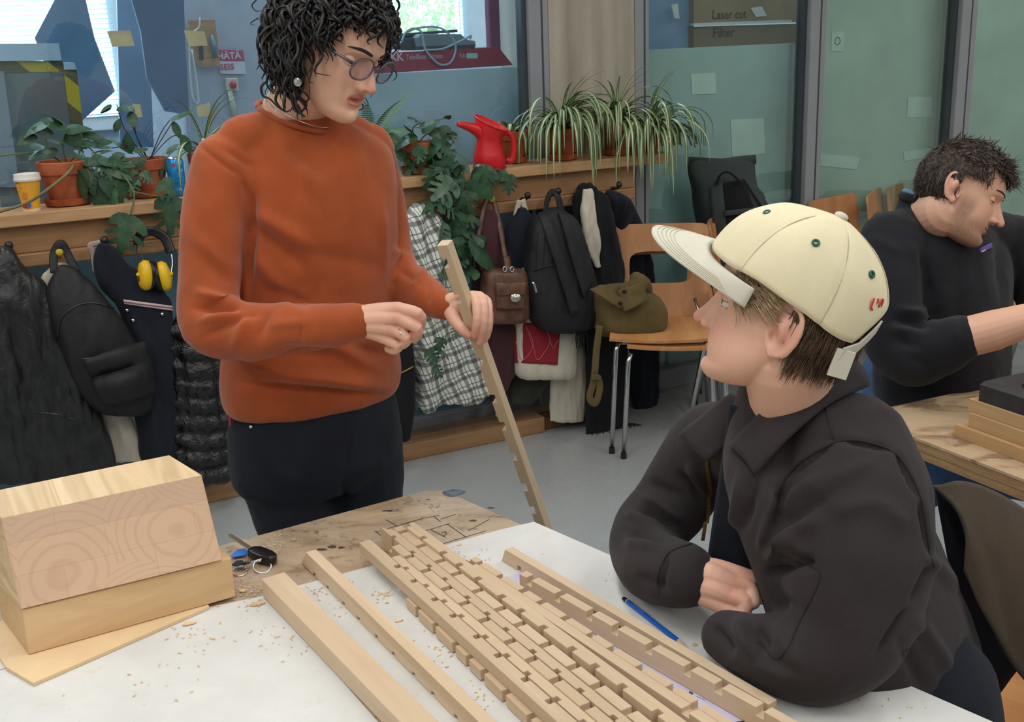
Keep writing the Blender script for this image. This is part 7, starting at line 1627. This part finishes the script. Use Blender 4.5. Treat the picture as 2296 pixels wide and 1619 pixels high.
vines = [[(950, 320, T3 - .04), (975, 370, -.03), (985, 420, -.08), (1000, 470, -.09), (1005, 540, -.10), (1030, 610, -.12)], [(950, 320, T3 - .04), (1000, 350, T3 - .06), (1040, 390, -.08), (1030, 450, -.09), (1055, 520, -.10), (1065, 600, -.12)], [(950, 320, T3 - .04), (1020, 340, T3 - .06), (1080, 380, -.07), (1120, 380, -.07), (1145, 395, -.07)], [(985, 420, -.08), (975, 480, -.09), (990, 560, -.13), (1000, 650, -.16), (1003, 740, -.20), (985, 790, -.20), (968, 850, -.20)]]
for vi, vn in enumerate(vines):
    P = spline([Vector(q) for q in vn], 40); link('stem', MB().tube([Wt(*q) for q in P], .0024, 6).mesh(smooth=True), M_STEM, p3)
    cnt = (24, 24, 10, 12)[vi]
    for i in range(cnt):
        q = P[int((i + random.random()) / cnt * 39)]
        if vi == 3 and q.y < 560: continue
        a = random.uniform(-1.2, 1.2) if vi != 2 else random.uniform(-1.0, 1.0); L = random.uniform(38, 74) if vi != 3 else random.uniform(32, 50)
        bx, by = q.x + random.uniform(-26, 26), q.y + random.uniform(-12, 12); tx, ty = bx + math.sin(a) * L, by + math.cos(a) * L * random.uniform(.6, 1)
        mat = M_LEAF2 if random.random() < .25 and q.y < 480 else M_LEAF
        pleaf(p3, random.choice((SPLIT, SPLIT, SPLIT2, HEART)), mat, bx, by, tx, ty, q.z - random.uniform(.0, .04), -.02, random.uniform(-.6, .6), 1.15)
pleaf(p3, OVAL, M_LEAF, 1050, 540, 1125, 600, -.16, -.02, 0, 1.1)
# far left fern tip
random.seed(12); fl0 = thing('potted_fern', 'fern fronds entering at the left edge above the shelf', 'plant', WM @ Vector((-.80, .08, SZ)))
pot(fl0, -.80, .09, .12, .07)
fp_keep = fp; fp = fl0
for i in range(8): frond(Vector((-.80, .09, SZ + .12)), random.uniform(-1.2, .5), random.uniform(.18, .26), random.uniform(.3, 1.2), random.uniform(.5, 1.1))
fp = fp_keep
# --- yellow paper cup
q = base_t(72, 472); ct = max(.0, min(.05, q.y)); sC = PT(72, 472, ct).x; MCu = WM @ Matrix.Translation((sC, ct, SZ))
cu = thing('paper_cup', 'yellow takeaway coffee cup with a white lid on the shelf', 'cup', M=MCu)
link('cup_body', MB().lathe([(.026, .004), (.0385, .100), (.0375, .100), (.025, .006)], 32).mesh(smooth=True, auto=40), plain('yellow_card', srgb(232, 168, 44), .55, .02), cu, MCu)
link('base_rim', MB().lathe([(.0265, 0), (.0272, .0), (.0285, .008), (.0262, .008)], 32).mesh(), plain('white_card', srgb(222, 216, 204), .6, .02), cu, MCu)
link('lid', MB().lathe([(.0415, .098), (.0425, .104), (.0405, .108), (.0395, .120), (.034, .121), (.033, .115), (.001, .114)], 32).mesh(smooth=True, auto=30), plain('white_lid', srgb(226, 222, 214), .4, .01), cu, MCu)
def on_cup(px, py):   # pixel to cup wall frame
    c = WM @ Vector((sC, ct, SZ)); d = ray(px, py); o2 = CP - c; r_ = .034; A = d.x ** 2 + d.y ** 2; B = 2 * (o2.x * d.x + o2.y * d.y); Cq = o2.x ** 2 + o2.y ** 2 - r_ ** 2; D_ = B * B - 4 * A * Cq
    if D_ < 0: return None
    p = CP + d * ((-B - math.sqrt(D_)) / (2 * A)); n_ = Vector((p.x - c.x, p.y - c.y, 0)).normalized(); x = Vector((0, 0, 1)).cross(n_); return p, x, n_
for body_, px, py, sz, mt in (('Coffee', 38, 412, .011, srgb(120, 92, 40)), ('fresh to go', 42, 422, .0055, srgb(150, 110, 40)), ('take care', 42, 430, .0055, srgb(150, 110, 40))):
    r_ = on_cup(px, py)
    if r_:
        p, x, n_ = r_; z = Vector((0, 0, 1)); link('cup_print', text_mesh(body_, sz, Matrix(((x.x, z.x, n_.x, p.x + n_.x * .004), (x.y, z.y, n_.y, p.y + n_.y * .004), (x.z, z.z, n_.z, p.z), (0, 0, 0, 1))), .0002), plain('cup_ink', mt, .6, .01), cu)
for (x0, y0, x1, y1, c_) in ((52, 457, 62, 467, srgb(160, 44, 48)), (62, 456, 70, 466, srgb(60, 96, 170)), (50, 432, 60, 446, srgb(196, 130, 30))):
    P = [on_cup(a, b) for a, b in ((x0, y0), (x1, y0), (x1, y1), (x0, y1))]
    if all(P): link('cup_mark', MB().add([p[0] + p[2] * .001 for p in P], [(0, 1, 2, 3)]).mesh(), plain('cup_mark_ink', c_, .5, .02), cu)
# --- blue can
q = base_t(398, 415); sC = PT(398, 415, .06).x; MCa = WM @ Matrix.Translation((sC, .06, SZ)); ca_ = thing('drink_can', 'slim blue drink can half hidden by the orange sleeve', 'can', M=MCa)
t = NT('blue_can_print'); a = t.noise(t.coord((1, 1, 1)), 60, 2); t.col(t.ramp(a, [(0.45, srgb(28, 130, 200)), (0.62, srgb(60, 160, 222)), (0.7, srgb(170, 205, 225))])); t.set(Roughness=.25, Metallic=.35); M_CAN = t.m
link('can_body', MB().lathe([(.022, .002), (.0285, .010), (.0285, .118), (.024, .128)], 32).mesh(smooth=True, auto=40), M_CAN, ca_, MCa); link('can_top', MB().lathe([(.0245, .127), (.0255, .131), (.0235, .131), (.022, .127), (.001, .127)], 32).mesh(smooth=True), M_CHR, ca_, MCa)
p = WM @ Vector((sC - .012, .06, SZ + .108)) - WN * .0275; link('red_mark', MB().box(-.006, .006, -.001, .001, -.004, .004, Matrix.Translation(p)).mesh(), plain('red_can_mark', srgb(190, 40, 60), .4, .02), ca_)
# white paper bits behind the pots
single('paper_scrap', MB().box(0, .16, 0, .0006, 0, .05).mesh(), M_CANVAS, 'white paper slip leaning behind the left terracotta pots', 'paper', None, WM @ Matrix.Translation((PT(218, 430, .17).x, .17, SZ)))
# --- red watering can
q = base_t(1098, 380); wt_ = max(.0, min(.05, q.y)); sW = PT(1098, 380, wt_).x; MW = WM @ Matrix.Translation((sW, wt_, SZ)); wc = thing('watering_can', 'bright red plastic watering can with long spout on the shelf', 'watering can', M=MW)
M_REDP = plain('red_plastic', srgb(206, 30, 36), .38, .03)
rr = []
for z, r_, dx, tl in ((0, .062, 0, 0), (.004, .066, 0, 0), (.06, .058, 0, 0), (.100, .047, 0, 0), (.118, .049, .003, .10), (.136, .053, .006, .22), (.154, .058, .010, .36), (.170, .062, .014, .48), (.174, .062, .014, .50), (.172, .056, .014, .50), (.146, .050, .010, .34), (.112, .043, .003, .1)):
    rr.append([Vector((dx + r_ * math.cos(a), r_ * math.sin(a), z - tl * r_ * (.8 * math.cos(a) - .6 * math.sin(a)))) for a in [6.2832 * j / 32 for j in range(32)]])
link('can_body', MB().rings(rr).mesh(smooth=True, auto=60), M_REDP, wc, MW)
link('spout', MB().tube(spline([Vector((-.012, 0, .132)), Vector((-.060, 0, .158)), Vector((-.128, -.005, .180))], 12), [.040 - .030 * (i / 11) ** .7 for i in range(12)], 16).mesh(smooth=True), M_REDP, wc, MW)
link('handle', MB().tube(spline([Vector((.045, -.01, .125)), Vector((.075, -.012, .135)), Vector((.098, -.014, .105)), Vector((.098, -.014, .05)), Vector((.085, -.012, .022)), Vector((.072, -.01, .03))], 26), .0115, 10).mesh(smooth=True), M_REDP, wc, MW)
link('rim', MB().tube([Vector((.014 + .062 * math.cos(a), .062 * math.sin(a), .173 - .50 * .062 * (.8 * math.cos(a) - .6 * math.sin(a)))) for a in [6.2832 * j / 32 for j in range(33)]], .004, 8).mesh(smooth=True), M_REDP, wc, MW)
# bottle cap / glasses clutter near pots
# ------------------------------------------------------------------ things behind the glass
def quadpx(x0, y0, x1, y1, t, th=.004):
    a, b = PT(x0, y1, t), PT(x1, y0, t); c, d = PT(x0, y0, t), PT(x1, y1, t)
    V = [Vector((q.x, t, q.z)) for q in (a, d, b, c)]; V2 = [Vector((q.x, t + th, q.z)) for q in (a, d, b, c)]
    return MB().add(V + V2, [(0, 1, 2, 3), (7, 6, 5, 4), (0, 4, 5, 1), (1, 5, 6, 2), (2, 6, 7, 3), (3, 7, 4, 0)])
def polypx(P, t, th=.004):
    q = [PT(x, y, t) for x, y in P]; n = len(q); V = [Vector((a.x, t, a.z)) for a in q] + [Vector((a.x, t + th, a.z)) for a in q]
    return MB().add(V, [tuple(range(n)), tuple(range(2 * n - 1, n - 1, -1))] + [(i, (i + 1) % n, (i + 1) % n + n, i + n) for i in range(n)])
def wtext(body, px, py, t, size, mat, par, bold=0.0, rot=0.0, sx=1.0):
    q = PT(px, py, t); M = WM @ Matrix.Translation((q.x, t - .0012, q.z)) @ Matrix.Rotation(R(90), 4, 'X') @ Matrix.Rotation(rot, 4, 'Z') @ Matrix.Diagonal((sx, 1, 1, 1))
    return link('lettering', text_mesh(body, size, M, .0004, bold), mat, par)
TB = GT + .16
# red board
rb = thing('sign_board', 'long red board with pale lettering behind the glass', 'sign', M=WM @ Matrix.Translation((PT(1000, 140, TB).x, TB, 1.5)))
M_REDB = plain('dark_red_board', srgb(150, 40, 62), .5, .05, 5)
link('board', polypx([(640, 130), (1118, 106), (1150, 146), (640, 178)], TB, .03).mesh(), M_REDB, rb, WM)
M_LET = plain('pale_letter', srgb(196, 176, 190), .6, .02)
k_ = (PT(905, 140, TB).x - PT(855, 140, TB).x)
wtext('TKK', 862, 137, TB, .042, M_LET, rb, .0012, R(0)); wtext('Teknillinen toimisto', 911, 134, TB, .029, M_LET, rb, .0, 0, .70); wtext('Puh.', 1030, 129, TB, .024, M_LET, rb, 0, 0, .7)
link('sticker', quadpx(1046, 119, 1071, 131, TB - .002, .001).mesh(), plain('mint_sticker', srgb(150, 190, 180), .6, .03), rb, WM)
# machine on the board ledge
mc_ = thing('printer', 'grey low machine with a looping cable on top of the red board', 'machine', M=WM @ Matrix.Translation((PT(970, 110, TB + .2).x, TB + .2, PT(970, 112, TB + .2).z)))
M_MACH = plain('grey_machine_plastic', srgb(120, 132, 138), .5, .04); M_MACHD = plain('dark_machine_plastic', srgb(50, 58, 70), .5, .04)
link('housing', polypx([(936, 84), (944, 76), (1034, 76), (1046, 88), (1066, 92), (1068, 104), (940, 110)], TB + .06, .22).mesh(bevel=.004), M_MACH, mc_, WM); link('base', polypx([(885, 86), (940, 84), (944, 110), (882, 110)], TB + .10, .2).mesh(bevel=.004), M_MACHD, mc_, WM); link('foot', polypx([(938, 104), (1066, 100), (1064, 110), (938, 113)], TB + .055, .2).mesh(), M_MACHD, mc_, WM); link('lid', polypx([(892, 76), (1026, 66), (1026, 72), (892, 82)], TB + .12, .16).mesh(), M_MACHD, mc_, WM)
link('cable', MB().tube(spline([Wt(870, 102, TB - .01), Wt(898, 96, TB - .012), Wt(908, 75, TB - .012), Wt(925, 64, TB - .012), Wt(945, 72, TB - .012), Wt(952, 105, TB - .012), Wt(968, 130, TB - .012), Wt(988, 145, TB - .012), Wt(1010, 140, TB - .012), Wt(1022, 112, TB - .012), Wt(1015, 85, TB - .012), Wt(985, 62, TB - .012), Wt(940, 62, TB - .012), Wt(912, 72, TB - .012)], 70), .0045, 6).mesh(smooth=True), plain('pale_cable', srgb(150, 170, 180), .5, .02), mc_)
link('cable', MB().tube(spline([Wt(950, 112, TB - .008), Wt(990, 110, TB - .01), Wt(1025, 96, TB - .01), Wt(1048, 84, TB - .01), Wt(1056, 80, TB - .01), Wt(1054, 88, TB - .01)], 30), .004, 6).mesh(smooth=True), bpy.data.materials['pale_cable'], mc_)
# red curtain / door edge
single('red_curtain', polypx([(1094, -40), (1150, -40), (1150, 150), (1100, 118)], GT + .5, .05).mesh(bevel=.01), plain('plum_cloth', srgb(120, 60, 92), .8, .06, 6), 'plum red hanging panel beside the white window frame', 'curtain', None, WM)
# masking tape on the glass
M_TAPE = plain('masking_tape', srgb(160, 162, 132), .8, .04)
for i, (P, lab) in enumerate((([(240, 70), (292, 68), (302, 103), (252, 105)], 'upper left strip of masking tape on the blue glass'), ([(412, 68), (458, 70), (466, 102), (424, 104)], 'upper right strip of masking tape beside the wooden tool board'), ([(296, 232), (314, 234), (320, 262), (300, 264)], 'small masking tape piece low behind the striped plant'), ([(440, 238), (470, 230), (472, 260), (444, 262)], 'masking tape piece above the small spider plant'))):
    single('masking_tape', polypx(P, GT - .0012, .0008).mesh(), M_TAPE, lab, 'tape', 'masking tape on the glass', WM)
# hazard taped grey screen
hz = thing('machine_screen', 'grey machine door edged with yellow hazard tape behind the left glass', 'machine', M=WM @ Matrix.Translation((PT(80, 300, GT + .3).x, GT + .3, 1.0)))
link('panel', polypx([(-80, 135), (140, 137), (188, 340), (188, 470), (-80, 480)], GT + .30, .3).mesh(), plain('grey_machine_door', srgb(118, 124, 122), .35, .05, 5), hz, WM)
t = NT('hazard_tape'); sp = t.N('ShaderNodeSeparateXYZ'); t.L(t.coord(), sp.inputs[0]); k = t.mix(t.math('GREATER_THAN', t.math('FRACT', t.math('MULTIPLY', t.math('ADD', sp.outputs[0], t.math('MULTIPLY', sp.outputs[2], 1.0)), 5.0)), .5), srgb(206, 176, 40), srgb(96, 92, 60)); t.col(k); t.set(Roughness=.5); M_HAZ = t.m
link('hazard_tape', polypx([(-80, 136), (140, 137), (144, 160), (-80, 165)], GT + .297, .002).mesh(), M_HAZ, hz, WM); link('hazard_tape', polypx([(142, 155), (172, 155), (192, 330), (165, 330)], GT + .296, .002).mesh(), M_HAZ, hz, WM)
link('top_cover', polypx([(-80, 98), (132, 97), (138, 135), (-80, 138)], GT + .28, .3).mesh(), plain('white_cover', srgb(190, 205, 214), .5, .02), hz, WM); link('side_cover', polypx([(142, 140), (166, 140), (172, 156), (144, 156)], GT + .28, .2).mesh(), bpy.data.materials['white_cover'], hz, WM)
link('door_post', polypx([(-30, 160), (8, 160), (44, 420), (0, 420)], GT + .27, .03).mesh(), M_FRAME, hz, WM)
# dark blue plastic sheets and aprons
M_BLUEV = plain('blue_plastic_sheet', srgb(104, 132, 158), .4, .06, 4); M_BLUED = plain('dark_blue_apron', srgb(84, 108, 136), .7, .06, 4)
single('plastic_sheet', polypx([(128, -10), (190, -10), (212, 85), (258, 205), (185, 270), (125, 205), (78, 85)], 1.1, .02).mesh(), M_BLUEV, 'slanted blue plastic sheet hanging in front of the left blind', 'sheet', None, WM)
single('apron', polypx([(290, -20), (412, -20), (415, 90), (425, 258), (372, 250), (330, 175), (316, 70)], 1.0, .03).mesh(), M_BLUED, 'dark blue apron hanging behind the taped glass', 'apron', None, WM)
single('apron', polypx([(262, -20), (330, -20), (345, 330), (270, 330)], 1.5, .03).mesh(), M_BLUEV, 'paler blue apron hanging beside the blind', 'apron', None, WM)
# grey partition with notices
gp = struct('wall_partition', polypx([(405, -60), (640, -60), (650, 480), (425, 480)], 1.3, .06).mesh(), plain('grey_partition', srgb(168, 172, 182), .7, .02), WM)
wb = thing('tool_board', 'small wooden tool board with a blue screwdriver behind the glass', 'board', M=WM @ Matrix.Translation((PT(455, 100, 1.2).x, 1.2, 1.6)))
link('board', polypx([(420, 46), (482, 44), (494, 148), (446, 150)], 1.24, .02).mesh(), wood('old_board', srgb(170, 124, 92), srgb(200, 156, 118), 1), wb, WM)
link('screwdriver', MB().tube([Wt(474, 78, 1.22), Wt(480, 105, 1.22), Wt(483, 130, 1.22)], [.006, .012, .010], 8).mesh(smooth=True), plain('blue_handle', srgb(70, 120, 140), .4, .03), wb); link('pliers', MB().tube([Wt(450, 100, 1.22), Wt(452, 135, 1.22)], .010, 6).mesh(), M_MACHD, wb)
link('cord', MB().tube(spline([Wt(448, 40, 1.2), Wt(446, 62, 1.2), Wt(428, 80, 1.2), Wt(425, 130, 1.2), Wt(432, 215, 1.2), Wt(445, 230, 1.2), Wt(442, 190, 1.2), Wt(430, 110, 1.2)], 40), .004, 6).mesh(smooth=True), plain('white_cord', srgb(205, 200, 190), .7, .02), wb)
sg = thing('notice_sign', 'red and white notice on the grey partition', 'sign', M=WM @ Matrix.Translation((PT(520, 140, 1.28).x, 1.28, 1.5)))
M_SRED = plain('sign_red', srgb(186, 66, 100), .5, .02); M_SWHT = plain('sign_white', srgb(205, 200, 208), .5, .02)
link('red_half', polypx([(488, 112), (545, 113), (549, 138), (491, 137)], 1.28, .006).mesh(), M_SRED, sg, WM); link('white_half', polypx([(491, 137), (549, 138), (552, 166), (495, 165)], 1.28, .006).mesh(), M_SWHT, sg, WM)
wtext('HÄTÄ', 487, 133, 1.279, .040, M_SWHT, sg, .0010); wtext('SEIS', 493, 157, 1.279, .036, M_SRED, sg, .0008, 0, 1.1)
es = thing('emergency_switch', 'red emergency switch with pale conduit below the notice', 'switch', M=WM @ Matrix.Translation((PT(520, 190, 1.28).x, 1.28, 1.4)))
link('switch_box', polypx([(507, 175), (533, 175), (536, 203), (509, 203)], 1.26, .03).mesh(bevel=.003), plain('cream_box', srgb(206, 200, 176), .5, .02), es, WM); q = PT(523, 190, 1.25); link('red_knob', MB().ell((q.x, 1.25, q.z), .016, .016, .018, 14, 10).mesh(smooth=True), plain('red_knob', srgb(190, 40, 60), .4, .02), es, WM)
link('conduit', MB().tube([Wt(515, 203, 1.27), Wt(528, 262, 1.27)], .012, 8).mesh(smooth=True), bpy.data.materials['cream_box'], es)
# cardboard box on the right bay
cb = thing('cardboard_box', 'cardboard box with handwritten lettering behind the right glass bay', 'box', M=WM @ Matrix.Translation((PT(1620, 130, TB).x, TB, 1.54)))
link('box_front', polypx([(1556, -40), (1830, -40), (1830, 48), (1556, 56)], TB + .02, .2).mesh(), plain('brown_cardboard', srgb(142, 122, 100), .8, .04, 6), cb, WM); link('box_lower', polypx([(1555, 60), (1830, 52), (1830, 126), (1555, 134)], TB + .02, .2).mesh(), plain('brown_cardboard_dark', srgb(118, 102, 86), .8, .04, 6), cb, WM)
link('paper_edge', polypx([(1556, 52), (1775, 44), (1775, 50), (1556, 58)], TB, .03).mesh(), M_SWHT, cb, WM)
M_MARK = plain('marker_ink', srgb(52, 46, 44), .7, .02)
wtext('Laser cut', 1596, 43, TB + .018, .058, M_MARK, cb, .0002, 0, .92); wtext('Filter', 1598, 84, TB + .018, .062, M_MARK, cb, .0002, 0, .95)
link('paper_label', polypx([(1683, 18), (1708, 14), (1720, 36), (1695, 38)], TB + .012, .002).mesh(), M_SWHT, cb, WM); link('paper_label', polypx([(1505, 10), (1520, 8), (1524, 42), (1512, 40)], TB + .012, .002).mesh(), M_SWHT, cb, WM)
single('red_folder', polypx([(1708, 112), (1776, 108), (1776, 140), (1708, 142)], TB - .03, .03).mesh(), plain('brick_red_folder', srgb(150, 86, 72), .7, .04), 'brick red folder at the foot of the cardboard box', 'folder', None, WM)
single('blue_crate', polypx([(1390, -40), (1555, -40), (1555, 134), (1390, 138)], TB + .06, .1).mesh(), plain('pale_blue_crate', srgb(120, 146, 186), .6, .05, 4), 'pale blue crate left of the lettered cardboard box', 'crate', None, WM)
# paper notes, and pale sheets painted in as reflections of white shelving
M_NOTEREFL = plain('note_and_reflection_white', srgb(206, 214, 210), .8, .02); TBk = GT + .097
for P, lab in (([(1549, 166), (1604, 163), (1606, 210), (1552, 212)], 'faded square note on the first right bay'), ([(1638, 268), (1712, 265), (1716, 345), (1642, 350)], 'larger faded sheet low on the first right bay'), ([(1865, 72), (1893, 71), (1892, 114), (1864, 115)], 'small note with round mark on the second right bay'), ([(1828, 344), (1928, 352), (1920, 380), (1826, 370)], 'painted reflection of a white box low on the second right bay'), ([(2036, 218), (2090, 217), (2090, 262), (2034, 264)], 'painted pale square reflection near the mullion on the second bay'), ([(2026, 340), (2092, 330), (2094, 348), (2028, 362)], 'painted slanted reflection below the square one')):
    o = single('note_or_reflection', polypx(P, TBk, .001).mesh(), M_NOTEREFL, lab, 'paper', 'notes behind the right glass', WM)
q = PT(1878, 92, TBk - .001); link('round_mark', MB().tube([(q.x + .016 * math.cos(6.2832 * i / 20), TBk - .001, q.z + .018 * math.sin(6.2832 * i / 20)) for i in range(21)], .0018, 5).mesh(), M_MACHD, bpy.data.objects['note_or_reflection.002'], WM)
# trees outside the far windows
random.seed(2); M_TREE = leafmat('outside_leaf', srgb(150, 165, 90), srgb(205, 205, 140), .6, 2)
for k, (px, py, tt_, lab) in enumerate(((960, 60, 7.5, 'yellow green tree outside the window above the red board'),)):
    c = PT(px, py, tt_); tr_ = thing('tree', lab, 'tree', M=WM @ Matrix.Translation((c.x, tt_, 0)))
    mb = MB()
    for i in range(2600):
        p = Vector((c.x + random.gauss(0, .8), tt_ + random.gauss(0, .5), c.z + random.gauss(0, .7))); a = Vector((random.gauss(0, 1), random.gauss(0, 1), random.gauss(0, 1))).normalized() * .05; b = a.orthogonal().normalized() * .03; mb.add([p - a, p + b, p + a, p - b], [(0, 1, 2, 3)])
    o = link('foliage', mb.mesh(fix=False), M_TREE, tr_, WM); o['kind'] = 'stuff'; link('trunk', MB().tube([(c.x, tt_, 0), (c.x + .05, tt_, c.z)], [.12, .06], 8).mesh(smooth=True), M_STEMB, tr_, WM)
